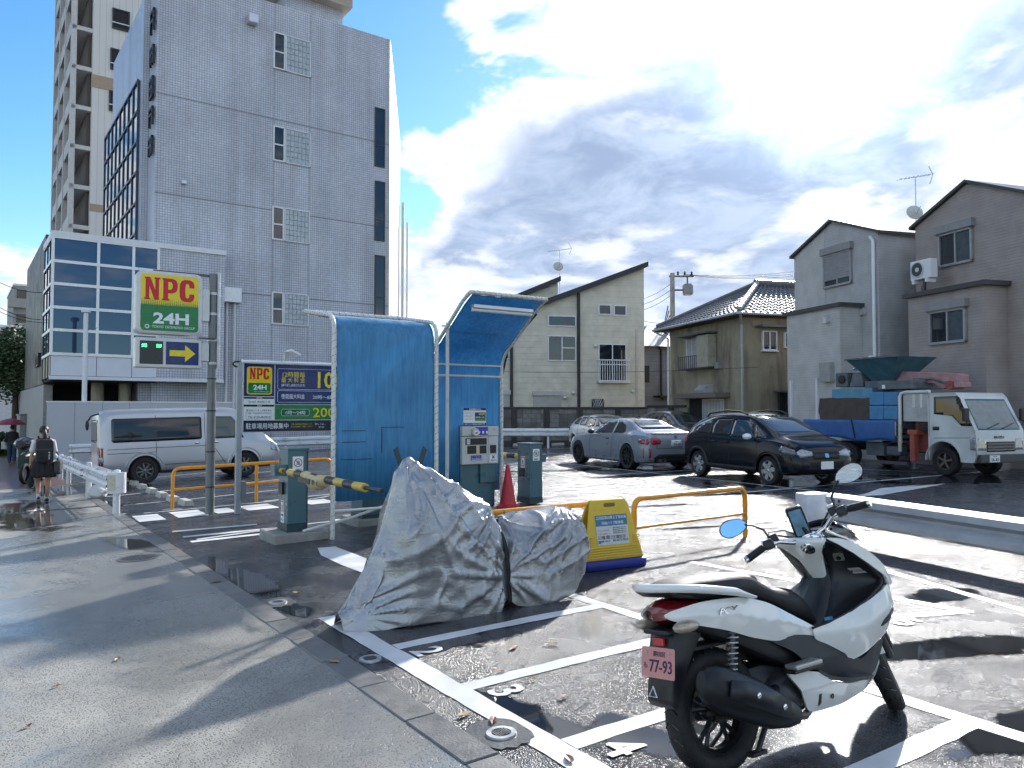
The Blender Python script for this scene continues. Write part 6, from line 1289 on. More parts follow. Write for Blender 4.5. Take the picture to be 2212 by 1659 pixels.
def line_on(bvh, pts, view, mat, name, par, r=.006):
    out = []
    for u, w in pts:
        o = {'R': (u, -5, w), 'L': (u, 5, w), 'F': (12, u, w), 'B': (-12, u, w), 'T': (u, w, 9)}[view]; d = {'R': (0, 1, 0), 'L': (0, -1, 0), 'F': (-1, 0, 0), 'B': (1, 0, 0), 'T': (0, 0, -1)}[view]
        h = bvh.ray_cast(Vector(o), Vector(d))
        if h[0] is not None: out.append(h[0])
    if len(out) > 1: return MB().tube(out, r, 4).build(name, mat, par)
def dens(pts, n=8):
    out = []
    for i in range(len(pts) - 1):
        for k in range(n): out.append((pts[i][0] + (pts[i + 1][0] - pts[i][0]) * k / n, pts[i][1] + (pts[i + 1][1] - pts[i][1]) * k / n))
    return out + [pts[-1]]
CARGLASS = M('car_glass', (.014, .017, .02), .03, var=0, spec=1.0); PRIV = M('privacy_glass', (.006, .006, .007), .04, var=0, spec=.8); LAMPR = M('lamp_red', (.30, .01, .015), .12, var=.1, coat=.6); LAMPW = M('lamp_clear', (.34, .36, .38), .12, .3, var=.3, vs=18, coat=.8); SEAM = M('panel_seam', (.02, .02, .022), .6, var=0); PLATEW = M('plate_white', (.74, .75, .74), .4, var=0)
# ---- silver van
SILVER = M('van_silver', (.46, .475, .50), .30, .45, var=.02, vs=1, coat=.4, rvar=.02)
vn = car_empty('silver_van', 'silver van with blackened side windows parked by the pale fence', 'van', 312, 1045, 55, -.72, 1.07, None)
VST = [(0, .42, .98, 1.70, .76, .73, .60), (.05, .34, 1.0, 1.86, .82, .81, .70), (.25, .30, 1.02, 1.955, .845, .83, .735), (1.2, .30, 1.03, 1.98, .8475, .835, .745), (2.8, .30, 1.03, 1.97, .8475, .835, .745), (3.4, .30, 1.03, 1.94, .8475, .83, .735), (3.72, .30, 1.02, 1.74, .84, .825, .70), (4.02, .30, 1.0, 1.44, .83, .81, .70), (4.3, .31, .98, 1.13, .82, .79, .68), (4.5, .33, .90, .97, .80, .76, .62), (4.66, .36, .72, .80, .74, .68, .5), (4.695, .42, .6, .66, .68, .6, .45)]
body, bv = build_body('body', VST, SILVER, vn, [(1.07, .345, .40), (3.64, .345, .40)], .62)
for side in 'RL':
    patch_on(bv, rrect(.30, 1.10, 2.50, 1.72, .07), side, PRIV, 'side_window', vn); patch_on(bv, [(2.72, 1.10), (3.62, 1.10), (3.42, 1.55), (3.30, 1.70), (2.78, 1.72)], side, M('van_front_glass', (.05, .065, .06), .04, var=0, spec=.9), 'door_window', vn)
    for pts in ([(1.35, .9), (1.35, 1.02), (1.35, 1.78)], [(1.35, .42), (1.35, .95)], [(2.58, .42), (2.58, 1.05), (2.58, 1.8)], [(2.66, 1.8), (2.66, 1.05), (2.9, .75), (3.1, .42)], [(.2, .93), (2.6, .93)], [(.2, .82), (1.35, .82)], [(1.55, .48), (3.1, .48)]): line_on(bv, dens(pts, 10), side, SEAM, 'panel_seam', vn, .007)
    for pts in ([(1.07 + .47 * math.cos(a), .345 + .47 * math.sin(a)) for a in [R(8 + 164 * i / 20) for i in range(21)]], [(3.64 + .47 * math.cos(a), .345 + .47 * math.sin(a)) for a in [R(8 + 164 * i / 20) for i in range(21)]]): line_on(bv, pts, side, SILVER, 'arch_lip', vn, .018)
    for x in (2.30, 2.80): patch_on(bv, rrect(x, .98, x + .13, 1.03, .02), side, CHROME, 'door_handle', vn, .02)
    patch_on(bv, [(.02, .98), (.11, .98), (.11, .52), (.02, .52)], side, LAMPR, 'tail_lamp', vn, .006); patch_on(bv, [(.025, .74), (.105, .74), (.105, .60), (.025, .60)], side, LAMPW, 'tail_lamp_lens', vn, .012)
    patch_on(bv, [(4.36, .72), (4.62, .66), (4.55, .9), (4.38, .95)], side, LAMPW, 'headlight', vn, .008)
patch_on(bv, rrect(-.60, 1.12, .60, 1.70, .08), 'B', PRIV, 'rear_window', vn); patch_on(bv, [(-.66, 1.14), (.66, 1.14), (.60, 1.82), (-.60, 1.82)], 'F', CARGLASS, 'windscreen', vn)
for s in (-1, 1): patch_on(bv, rrect(min(s * .62, s * .76), .52, max(s * .62, s * .76), 1.0, .03), 'B', LAMPR, 'tail_lamp', vn); patch_on(bv, rrect(min(s * .42, s * .72), .70, max(s * .42, s * .72), .92, .03), 'F', LAMPW, 'headlight', vn)
MB().tube([(.05, -.60, 1.86), (-.14, -.66, 1.80), (-.22, -.68, 1.66)], .022, 8).build('mirror_arm', BLK, vn, smooth=True); MB().ball((-.23, -.68, 1.57), .045, .075, .13).build('under_mirror', BLK, vn, smooth=True)
MB().box(-.07, -.78, .34, .12, .78, .55).build('rear_bumper', SILVER, vn, bevel=.03, smooth=True)
for x in (1.07, 3.64):
    for y in (-.73, .73): wheel(vn, x, y, .345, .20, .21, 8, RIMG)
# ---- grey coupe
CGREY = M('coupe_grey', (.185, .21, .235), .28, .1, var=.02, vs=1, coat=.8, rvar=.02)
cp = car_empty('grey_coupe', 'grey two-door sports coupe with black wheels seen from behind', 'car', 1362, 1013.5, -24, .80, 1.0)
CST = [(0, .45, .74, .80, .70, .66, .5), (.05, .30, .88, .95, .86, .80, .66), (.14, .22, .93, 1.02, .92, .84, .70), (.55, .18, .95, 1.07, .9435, .86, .68), (.95, .18, .955, 1.17, .94, .85, .62), (1.40, .17, .95, 1.345, .92, .84, .56), (1.9, .17, .94, 1.40, .905, .845, .55), (2.35, .17, .93, 1.385, .905, .85, .55), (2.8, .17, .92, 1.23, .92, .86, .60), (3.2, .17, .90, 1.02, .925, .86, .68), (3.7, .17, .86, .95, .9435, .85, .70), (4.2, .18, .80, .86, .90, .82, .66), (4.45, .20, .70, .76, .82, .74, .58), (4.56, .24, .60, .66, .70, .62, .48), (4.58, .30, .55, .60, .6, .5, .4)]
body, bv = build_body('body', CST, CGREY, cp, [(1.0, .34, .385), (3.747, .34, .38)], .66)
for side in 'RL':
    patch_on(bv, [(1.95, .98), (2.98, .95), (2.62, 1.20), (2.32, 1.31), (1.97, 1.33)], side, CARGLASS, 'door_window', cp); patch_on(bv, [(1.28, 1.03), (1.35, .99), (1.90, .98), (1.92, 1.33), (1.72, 1.31), (1.42, 1.20)], side, PRIV, 'rear_side_window', cp)
    for pts in ([(1.85, .98), (1.80, .75), (1.88, .30)], [(3.02, .93), (3.08, .6), (3.02, .28)], [(1.88, .29), (3.02, .27)]): line_on(bv, dens(pts, 8), side, SEAM, 'panel_seam', cp, .005)
    patch_on(bv, rrect(2.0, .80, 2.18, .84, .018), side, BLK, 'door_handle', cp, .012); patch_on(bv, [(.06, .70), (.44, .74), (.42, .84), (.10, .86), (.04, .80)], side, LAMPR, 'tail_lamp', cp, .006)
    s = -1 if side == 'R' else 1; MB().ball((2.83, s * .99, 1.0), .11, .10, .07).build('door_mirror', BLK, cp, smooth=True)
    patch_on(bv, [(1.5, .20), (3.2, .20), (3.2, .26), (1.5, .28)], side, CGREY, 'side_skirt', cp, .02)
    patch_on(bv, [(.16, .36), (.19, .36), (.19, .60), (.16, .60)], side, LAMPR, 'reflector', cp, .008)
patch_on(bv, [(-.56, 1.10), (.56, 1.10), (.47, 1.335), (-.47, 1.335)], 'B', CARGLASS, 'rear_window', cp); patch_on(bv, [(-.60, 1.06), (.60, 1.06), (.48, 1.35), (-.48, 1.35)], 'F', CARGLASS, 'windscreen', cp)
for s in (-1, 1):
    patch_on(bv, [(s * .48, .80), (s * .52, .72), (s * .74, .70), (s * .80, .80), (s * .74, .88), (s * .52, .86)], 'B', LAMPR, 'tail_lamp', cp); patch_on(bv, [(s * .45, .58), (s * .70, .60), (s * .76, .68), (s * .48, .66)], 'F', LAMPW, 'headlight', cp)
    for y in (.38, .52): MB().cyl((-.03, s * y, .28), (.2, s * y, .28), .05, seg=14).build('exhaust_pipe', STEEL, cp, smooth=True)
    patch_on(bv, [(s * .78, .36), (s * .84, .36), (s * .84, .60), (s * .78, .60)], 'B', LAMPR, 'reflector', cp, .01)
patch_on(bv, [(-.62, .24), (.62, .24), (.70, .36), (.55, .45), (-.55, .45), (-.70, .36)], 'B', BLK, 'diffuser', cp, .012)
pl = patch_on(bv, [(-.165, .655), (.165, .655), (.165, .82), (-.165, .82)], 'B', PLATEW, 'licence_plate', cp, .012)
hit = bv.ray_cast(Vector((-3, 0, .73)), Vector((1, 0, 0)))[0]; nrm = Vector((-1, 0, .12)).normalized()
pmx = plane_m(hit + Vector((-.02, 0, .0)), (0, -1, 0), (.1, 0, 1)); text('73-40', pl, SBLACK, pmx @ Matrix.Translation((.02, -.02, 0)), h=.075, w=.24, bold=.012); text('足立 300', pl, SBLACK, pmx @ Matrix.Translation((0, .05, 0)), h=.03, bold=.01); text('さ', pl, SBLACK, pmx @ Matrix.Translation((-.13, -.02, 0)), h=.03)
hit = bv.ray_cast(Vector((-3, 0, .90)), Vector((1, 0, 0)))[0]; MB().lathe([(.04, 0), (.04, .008), (.002, .01)], hit + Vector((-.004, 0, 0)), (-1, 0, .2), 20).build('badge', BLK, cp); MB().lathe([(.027, 0), (.027, .010), (.002, .011)], hit + Vector((-.006, 0, 0)), (-1, 0, .2), 4).build('badge_centre', M('badge_blue', (.1, .25, .5), .3), cp); hb = bv.ray_cast(Vector((-3, -.45, .90)), Vector((1, 0, 0)))[0]
text('M2', cp, CHROME, plane_m(hb + Vector((-.012, 0, 0)), (0, -1, 0), (.1, 0, 1)), h=.03, name='badge_lettering')
line_on(bv, dens([(-.72, .985), (.72, .985)], 20), 'B', CGREY, 'boot_lip', cp, .022); line_on(bv, dens([(-.62, .60), (-.62, .98)], 6), 'B', SEAM, 'panel_seam', cp, .005); line_on(bv, dens([(.62, .60), (.62, .98)], 6), 'B', SEAM, 'panel_seam', cp, .005); line_on(bv, dens([(-.62, .60), (.62, .60)], 8), 'B', SEAM, 'panel_seam', cp, .005)
MB().prism([(1.75, 1.40), (1.95, 1.40), (1.75, 1.455)], -.025, .025, 'y').build('roof_fin', BLK, cp, bevel=.008)
for x in (1.0, 3.747):
    for y in (-.80, .80): wheel(cp, x, y, .345, .27, .255, 10, RIMB)
# ---- black hatchback
HBLK = M('hatch_black', (.005, .006, .010), .12, .0, var=.02, vs=1, coat=.0, rvar=.02, spec=.35); HTRIM = M('hatch_trim', (.016, .016, .018), .55)
ht = car_empty('black_hatchback', 'glossy black hatchback with roof rails and white door mirror', 'car', 1515, 1028, 158.5, -.745, .68)
HST = [(0, .5, .86, .95, .70, .66, .5), (.05, .35, .97, 1.10, .80, .76, .6), (.18, .28, 1.02, 1.27, .85, .80, .6), (.5, .24, 1.03, 1.43, .8625, .82, .58), (1.0, .22, 1.02, 1.535, .8625, .83, .59), (1.6, .22, 1.0, 1.565, .8625, .83, .6), (2.2, .22, .99, 1.53, .8625, .83, .59), (2.6, .22, .98, 1.44, .8625, .83, .585), (3.0, .22, .97, 1.25, .86, .82, .60), (3.4, .22, .95, 1.05, .855, .81, .62), (3.72, .24, .89, .97, .84, .78, .62), (3.95, .26, .78, .85, .78, .70, .55), (4.02, .32, .62, .72, .66, .6, .48), (4.04, .38, .56, .62, .58, .5, .4)]
def hatch(t, st, paint, glass, wheels, detail=True):
    body, bv = build_body('body', st, paint, t, [(.68, .315, .36), (3.21, .315, .36)], .60); top = 0
    for side in 'RL':
        patch_on(bv, [(1.22, 1.04), (1.86, 1.02), (1.86, 1.42), (1.30, 1.42), (1.18, 1.25)], side, PRIV if detail else glass, 'rear_door_window', t); patch_on(bv, [(1.92, 1.02), (2.72, 1.0), (2.55, 1.30), (2.42, 1.40), (1.92, 1.42)], side, glass, 'front_door_window', t); patch_on(bv, [(.46, 1.12), (.58, 1.07), (1.10, 1.05), (1.12, 1.30), (1.05, 1.37), (.72, 1.30)], side, PRIV, 'quarter_window', t); patch_on(bv, [(2.78, 1.0), (3.12, 1.0), (2.80, 1.20), (2.62, 1.30)], side, glass, 'corner_window', t)
        for pts in ([(1.14, 1.02), (1.12, .75), (1.22, .45), (1.3, .32)], [(1.89, 1.0), (1.90, .6), (1.89, .32)], [(2.84, .98), (2.9, .6), (2.8, .32)]): line_on(bv, dens(pts, 8), side, SEAM, 'panel_seam', t, .005)
        for x in (.68, 3.21): line_on(bv, [(x + .40 * math.cos(a), .315 + .40 * math.sin(a)) for a in [R(-5 + 190 * i / 24) for i in range(25)]], side, HTRIM if detail else paint, 'arch_trim', t, .03)
        patch_on(bv, [(1.05, .26), (2.85, .26), (2.85, .36), (1.05, .36)], side, HTRIM if detail else paint, 'sill_trim', t, .014)
        s = -1 if side == 'R' else 1; MB().ball((2.72, s * .98, 1.03), .085, .11, .07).build('door_mirror', SWHITE if detail else paint, t, smooth=True)
        for x in (1.75, 1.28): patch_on(bv, rrect(x, .86, x + .15, .90, .018), side, paint, 'door_handle', t, .022)
        patch_on(bv, [(3.55, .74), (3.98, .66), (3.92, .78), (3.62, .86)], side, LAMPW if not detail else M('lamp_dark', (.12, .13, .14), .1, coat=.8), 'headlight', t, .008)
        patch_on(bv, [(.03, .80), (.20, .80), (.24, 1.0), (.06, 1.02)], side, LAMPR, 'tail_lamp', t, .008)
        if detail:
            pts = [(.72, s * .57, 1.46), (.85, s * .575, 1.54), (1.5, s * .585, 1.605), (2.0, s * .58, 1.585), (2.25, s * .57, 1.51)]; MB().tube(pts, .022, 8).build('roof_rail', CHROME if False else HTRIM, t, smooth=True)
    patch_on(bv, [(-.62, 1.09), (.62, 1.09), (.52, 1.50), (-.52, 1.50)], 'F', M('windscreen_sky', (.03, .045, .05), .03, var=0, spec=1.0), 'windscreen', t); patch_on(bv, [(-.58, 1.05), (.58, 1.05), (.50, 1.42), (-.50, 1.42)], 'B', PRIV, 'rear_window', t)
    for s in (-1, 1):
        patch_on(bv, [(s * .34, .66), (s * .66, .62), (s * .72, .74), (s * .60, .80), (s * .36, .74)], 'F', LAMPW, 'headlight', t, .006); patch_on(bv, [(s * .42, .42), (s * .64, .42), (s * .64, .54), (s * .46, .52)], 'F', HTRIM, 'fog_recess', t, .006)
    patch_on(bv, [(-.34, .58), (.34, .58), (.36, .70), (-.36, .70)], 'F', HTRIM, 'grille', t, .008)
    for k in range(3): line_on(bv, dens([(-.34, .60 + .04 * k), (.34, .60 + .04 * k)], 8), 'F', RIMG, 'grille_bar', t, .007)
    h = bv.ray_cast(Vector((9, 0, .66)), Vector((-1, 0, 0)))[0]; MB().prism(rrect(-.05, -.045, .05, .045, .02), 0, .01, 'z', plane_m(h + Vector((.012, 0, 0)), (0, 1, 0), (-.3, 0, 1))).build('badge', CHROME, t)
    h = bv.ray_cast(Vector((9, 0, .46)), Vector((-1, 0, 0)))[0]; MB().box(-.165, -.08, 0, .165, .08, .012, plane_m(h + Vector((.01, 0, 0)), (0, 1, 0), (0, 0, 1))).build('licence_plate', PLATEW, t)
    for x in (.68, 3.21):
        for y in (-.745, .745): wheel(t, x, y, .315, .19, .215, 6, wheels, 'wide')
    return bv
hatch(ht, HST, HBLK, CARGLASS, RIMS)
# ---- white car behind the coupe, dark car behind it
wc = thing('white_hatchback', 'white car half hidden behind the nose of the grey coupe', 'car', up3(at(1266, 950, 33.0)), tilt=gtilt(163, 3), group='cars parked in the rear bays')
hatch(wc, [(a, b, c * .95, d * .93, e, f, g) for a, b, c, d, e, f, g in HST], M('car_white', (.62, .64, .63), .25, var=.02, vs=1, coat=.8, rvar=.02), CARGLASS, RIMG, False)
dc = thing('dark_wagon', 'dark car with silver roof half hidden behind the grey coupe roof', 'car', up3(at(1405, 950, 34.5)), tilt=gtilt(160, 3), group='cars parked in the rear bays')
hatch(dc, [(a, b, c, d * 1.03, e, f, g) for a, b, c, d, e, f, g in HST], M('car_charcoal', (.06, .062, .066), .25, .3, coat=.8, rvar=.02), CARGLASS, RIMG, False)
# ---- flatbed crane truck
TAZ = 159.0; twp = up3(G(1837, 1009)); tleft = AZ(TAZ - 90); to = twp + tleft * .70; to.z = SLOPE * to.x
tk_ = thing('crane_truck', 'white cab flatbed truck carrying tarps, blue hopper and a pink folded crane', 'truck', to, tilt=gtilt(TAZ, 9)); TPL = Plane(twp - tleft * .05, TAZ)
def tr(zx, zy): x, z = TPL.loc(1693.5 + .2344 * zx, 725.8 + .2344 * zy); return x, z - SLOPE * twp.x
CABW = M('truck_white', (.60, .61, .58), .35, var=.08, vs=2, dirt=.2, coat=.3); RUST = M('rusty_red', (.28, .075, .06), .6, var=.3, vs=9, dirt=.3); PINK = M('crane_pink', (.36, .20, .20), .5, var=.2, vs=5, dirt=.3); TARPB = M('blue_tarp', (.03, .11, .30), .38, var=.15, vs=5, bump=.5, bs=9); CANV = M('brown_canvas', (.075, .058, .05), .7, var=.3, vs=4, bump=.6, bs=7); CRATE = M('crate_blue', (.06, .22, .42), .45, var=.15, dirt=.15); HOPB = M('hopper_blue', (.05, .13, .165), .5, var=.25, vs=4, dirt=.45); MACH = M('machine_grey', (.11, .13, .14), .55, var=.3, vs=6, dirt=.4)
fx = tr(1490, 1110)[0]; y0, y1 = -.80, .80
cabx0 = tr(1345, 800)[0]; cz0 = .62; ctop = tr(1600, 520)[1]
cfr = tr(1785, 900)[0]
arc_ = [(fx + .47 * math.cos(R(a)), .36 + .47 * math.sin(R(a))) for a in range(180, -1, -12) if .36 + .47 * math.sin(R(a)) > .355]
cab = [(cabx0, .36)] + [p for p in arc_ if p[0] > cabx0 + .02 and p[0] < cfr - .08] + [(cfr - .06, .36), (cfr + .02, .55), (cfr + .0, 1.12), (cfr - .42, ctop - .10), (cfr - .52, ctop), (cabx0 + .06, ctop), (cabx0, ctop - .1)]
secs = []; cm = (cabx0 + cfr) / 2
for yy, k in ((-.80, .975), (-.83, 1.0), (.83, 1.0), (.80, .975)): secs.append([(cm + (p[0] - cm) * (k if p[1] > .9 else 1), yy, .36 + (p[1] - .36) * (k if p[1] > .9 else 1)) for p in cab])
mbc = MB(); mbc.loft(secs); cabo = mbc.build('cab', CABW, tk_, bevel=.022, smooth=True); bmt = bmesh.new(); bmt.from_mesh(cabo.data); bmesh.ops.triangulate(bmt, faces=bmt.faces[:]); bvt = BVHTree.FromBMesh(bmt); bmt.free()
gw = lambda *p: [tr(*q) for q in p]
for side in 'RL':
    patch_on(bvt, gw((1395, 560), (1660, 550), (1715, 620), (1745, 690), (1750, 830), (1650, 830), (1560, 735), (1395, 720)), side, CARGLASS, 'door_window', tk_, .006); patch_on(bvt, gw((1385, 835), (1445, 835), (1445, 868), (1385, 868)), side, BLK, 'door_handle', tk_, .008)
    line_on(bvt, dens(gw((1345, 940), (1785, 940)), 8), side, SEAM, 'panel_seam', tk_, .006); line_on(bvt, dens(gw((1352, 540), (1352, 930)), 8), side, SEAM, 'panel_seam', tk_, .006); line_on(bvt, dens(gw((1785, 800), (1785, 1110)), 8), side, SEAM, 'panel_seam', tk_, .006); patch_on(bvt, [(cfr - .16, .66), (cfr - .01, .66), (cfr - .01, .94), (cfr - .16, .98)], side, LAMPW, 'headlight', tk_, .01)
patch_on(bvt, [(-.72, 1.14), (.72, 1.14), (.68, ctop - .16), (-.68, ctop - .16)], 'F', M('truck_windscreen', (.10, .15, .16), .04, var=.2, spec=1.0), 'windscreen', tk_, .006)
for s in (-1, 1): patch_on(bvt, [(s * .48, .66), (s * .76, .66), (s * .76, .95), (s * .52, .93)], 'F', LAMPW, 'headlight', tk_, .008)
patch_on(bvt, [(-.48, .62), (.48, .62), (.48, .86), (-.48, .86)], 'F', BLK, 'grille', tk_, .008); MB().box(cfr - .02, -.78, .36, cfr + .10, .78, .56).build('bumper', M('bumper_grey', (.06, .062, .065), .5), tk_, bevel=.02)
for k in range(3): bx('grille_bar', RIMG, tk_, cfr + .012, -.46, .65 + .07 * k, cfr + .03, .46, .68 + .07 * k)
pl = bx('licence_plate', PLATEW, tk_, cfr + .10, -.50, .38, cfr + .112, -.17, .545); pmx = plane_m((cfr + .113, -.335, .44), (0, 1, 0), (0, 0, 1)); text('26-83', pl, SBLACK, pmx, h=.07, w=.25, bold=.01); text('足立 400', pl, SBLACK, pmx @ Matrix.Translation((0, .075, 0)), h=.03, bold=.01)
text('ISUZU', tk_, BLK, plane_m((cfr + .012, -.05, .965), (0, 1, 0), (0, 0, 1)), h=.06, w=.34, bold=.03, name='maker_lettering')
for s in (-1, 1): MB().tube([(cfr - .28, s * .80, 1.28), (cfr - .12, s * .96, 1.25), (cfr - .10, s * .97, 1.45)], .014, 6).build('mirror_arm', BLK, tk_); bx('door_mirror', BLK, tk_, cfr - .16, s * .97 - .09, 1.35, cfr - .09, s * .97 + .09, 1.66, bevel=.02)
for k in range(2): MB().tube([(cfr - .01, -.4 + .5 * k, 1.17), (cfr - .06, .05 + .5 * k, 1.30)], .012, 5).build('wiper', BLK, tk_)
MB().ball((cabx0 + .75, -.38, 1.42), .10, .09, .13).build('headrest', CURT, tk_, smooth=True)
# chassis and bed
bx('chassis', BLK, tk_, -1.3, -.42, .50, cabx0 + .9, .42, .70); b0 = tr(205, 800)[0]; b1 = tr(1050, 800)[0]; fz = tr(600, 905)[1]
bx('bed_floor', MACH, tk_, b0, -.84, fz - .06, b1 + .1, .84, fz + .02)
for s in (-1, 1):
    mb = MB(); nx = 40; secs = []
    for j in range(7):
        z = tr(400, 770)[1] - (tr(400, 770)[1] - tr(400, 930)[1]) * j / 6; secs.append([(b0 + (b1 - b0) * i / nx, s * (.86 + .012 * noise.noise(Vector((i * .22, j * .5, s))) + .02 * j / 6), z - (.04 * math.sin(i * .31) + .06 * (i / nx)) * (j / 6)) for i in range(nx + 1)])
    mb.loft(secs, caps=False, closed=False); mb.build('side_tarp', TARPB, tk_, smooth=True, solid=.008)
    bx('side_board', CABW, tk_, b0, s * .83 - .015, fz, b1, s * .83 + .015, tr(400, 780)[1])
MB().tube([(tr(650, 770)[0], -.885, tr(650, 765)[1]), (tr(690, 940)[0], -.895, tr(690, 940)[1])], .02, 6).build('strap', BLK, tk_)
def lump(name, mat, x0, x1, z0, z1, yh, rough=.03, par=tk_, n=14):
    mb = MB(); secs = []
    for i in range(n + 1):
        x = x0 + (x1 - x0) * i / n; e = 1 if 0 < i < n else .96; ring = []
        for k in range(24):
            a = 2 * math.pi * k / 24; cx_, cz_ = math.cos(a), math.sin(a); q = max(abs(cx_), abs(cz_)); yy = yh * cx_ / q * e; zz_ = (z0 + z1) / 2 + (z1 - z0) / 2 * cz_ / q * e; nn_ = noise.noise(Vector((x * 3, yy * 3, zz_ * 3))) * rough; ring.append((x, yy + nn_, zz_ + nn_))
        secs.append(ring)
    mb.loft(secs); return mb.build(name, mat, par, smooth=True, angle=50)
x0, z1 = tr(315, 575); x1, z0 = tr(780, 770); lump('canvas_load', CANV, x0, x1, z0 - .2, z1, .74, .06)
for i in range(2):
    for j in range(2):
        xa, za = tr(790 + 132 * i, 768 - 130 * j); xb, zb2 = tr(790 + 132 * (i + 1) - 6, 768 - 130 * (j + 1) + 6); bx('crate', CRATE, tk_, xa, -.76, za, xb, -.1, zb2, bevel=.015)
bx('crate_frame', MACH, tk_, tr(786, 0)[0] - .0, -.72, tr(0, 768)[1] - .2, tr(1050, 500)[0], .6, tr(900, 512)[1] - .04)
x0, z0 = tr(410, 575); x1, z1 = tr(780, 478); bx('mixer_tray', M('tray_blue', (.10, .27, .38), .5, dirt=.4), tk_, x0, -.62, z0 - .12, x1, .62, z1); 
x0, z0 = tr(415, 470); x1, z1 = tr(520, 335); bx('pump_motor', MACH, tk_, x0, -.5, z0, x1, .1, z1, bevel=.02); a, b_ = tr(475, 400); MB().lathe([(.12, 0), (.12, .05), (.07, .06), (.002, .06)], (a, -.5, b_), (0, -1, 0), 20).build('motor_fan', BLK, tk_, smooth=True)
x0, z0 = tr(525, 470); x1, z1 = tr(650, 330); MB().loft([[(x0, -.45, z0), (x1, -.45, z0), (x1, .1, z0), (x0, .1, z0)], [(x0 + .1, -.4, z1), (x1 - .1, -.4, z1), (x1 - .1, .1, z1), (x0 + .1, .1, z1)]]).build('pump_box', MACH, tk_, bevel=.02)
hx0, hz1 = tr(550, 222); hx1, _ = tr(1035, 222); bx0, hz0 = tr(690, 420); bx1, _ = tr(880, 420)
hp = MB(); hp.loft([[(bx0, -.22, hz0), (bx1, -.22, hz0), (bx1, .3, hz0), (bx0, .3, hz0)], [(hx0, -.68, hz1), (hx1, -.68, hz1), (hx1, .72, hz1), (hx0, .72, hz1)]]); hp.build('hopper', HOPB, tk_); bx('hopper_rim', MACH, tk_, hx0 - .03, -.71, hz1 - .015, hx1 + .03, -.66, hz1 + .03); bx('hopper_rim', MACH, tk_, hx0 - .03, -.659, hz1 - .012, hx0 + .02, .72, hz1 + .028)
bx('hopper_stand', MACH, tk_, tr(660, 480)[0], -.4, tr(700, 478)[1], tr(890, 480)[0], .4, tr(700, 415)[1])
for zx, zy, r_ in ((600, 205, .05), (690, 195, .08), (800, 195, .06), (545, 300, .06)): a, b_ = tr(zx, zy); MB().ball((a, -.3, b_), r_, r_ * 1.4, r_ * .7).build('loose_fitting', ALU, tk_, smooth=True)
x0, z0 = tr(850, 495); x1, z1 = tr(1165, 420); bx('tool_tray', MACH, tk_, x0, -.7, z0, x1, .5, z1, bevel=.01); lump('tray_tarp', M('grey_tarp', (.17, .17, .18), .5, bump=.5, bs=10), x0, x1, z1 - .03, z1 + .06, .68, .04); a, b_ = tr(905, 468); bx('tray_label', SWHITE, tk_, a - .05, -.706, b_ - .05, a + .05, -.7005, b_ + .05)
# cab guard and crane
gx0, gz0 = tr(1068, 1000); gx1, gz1 = tr(1340, 512)
MB().tube([(gx0 + .05, -.78, .75), (gx0 + .05, -.78, gz1 - .12), (gx0 + .08, -.76, gz1 - .03), (gx0 + .2, -.74, gz1), (gx1, -.74, gz1)], .045, 10).build('cab_guard', CABW, tk_, smooth=True); bx('guard_panel', M('guard_grey', (.45, .46, .44), .5, dirt=.3), tk_, gx0 + .1, -.72, tr(0, 770)[1], gx1 - .04, -.68, gz1 - .02); bx('guard_panel', MATS['guard_grey'], tk_, gx0 + .1, -.679, tr(0, 770)[1], gx0 + .16, .72, gz1 - .02)
for k in range(2): a, b_ = tr(1190 + 70 * k, 570); bx('panel_rib', CABW, tk_, a - .04, -.735, b_ - .25, a + .04, -.7205, b_ + .1)
a0, c0_ = tr(880, 330); a1, c1_ = tr(1470, 360); a2, c2_ = tr(1470, 430); a3, c3_ = tr(1300, 470); a4, c4_ = tr(900, 430)
MB().prism([(a4 - .1, c4_), (a3 - .25, c4_ - .05), (a3, c3_ - .05), (a2, c2_), (a1, c1_ + .02), (a1 - .15, c1_ + .06), (a0, c0_ + .03)], -.16, .14, 'y').build('crane_boom', PINK, tk_, bevel=.02)
ax, az_ = tr(1420, 430); bx('crane_column', PINK, tk_, ax - .02, -.2, tr(0, 520)[1], ax + .2, .16, az_ + .02, bevel=.02); px_, pz_ = tr(1385, 450); MB().cyl((px_, -.26, pz_), (px_, .2, pz_), .11, seg=16).build('crane_pivot', RUST, tk_, smooth=True)
bx('crane_base', RUST, tk_, tr(1150, 1000)[0], -.5, tr(0, 1000)[1], tr(1330, 880)[0], .5, tr(0, 780)[1] + .02)
mb = MB(); mb.tube([(px_, -.2, pz_), (px_ - .5, -.2, pz_ + .18), (px_ - 1.1, -.2, pz_ + .2)], .03, 6); mb.build('hydraulic_ram', MACH, tk_)
ox, oz = tr(1185, 900); bx('outrigger', M('outrigger_red', (.42, .10, .07), .5, dirt=.3), tk_, ox - .07, -.78, .30, ox + .07, -.62, oz + .03, bevel=.01); bx('outrigger_arm', MATS['outrigger_red'], tk_, ox - .13, -.80, oz - .02, ox + .16, .7, oz + .10, bevel=.01); MB().cyl((ox, -.70, .12), (ox, -.70, .30), .03, seg=10).build('outrigger_leg', MACH, tk_); MB().lathe([(.08, 0), (.08, .03)], (ox, -.70, .11), seg=14).build('outrigger_foot', MACH, tk_)
for k in range(7): a, b_ = tr(1215, 780 + 14 * k); MB().tube([(a, -.66, b_), (a + .2, -.64, b_ - .015), (gx1 + .02, -.62, b_ + .012 * (k % 2))], .016, 5).build('hydraulic_hose', BLK, tk_)
MB().tube([(tr(1092, 790)[0], -.84, tr(0, 790)[1]), (tr(1092, 1000)[0], -.84, tr(0, 1000)[1])], .045, 8).build('guard_post', M('post_cream', (.5, .5, .42), .5), tk_)
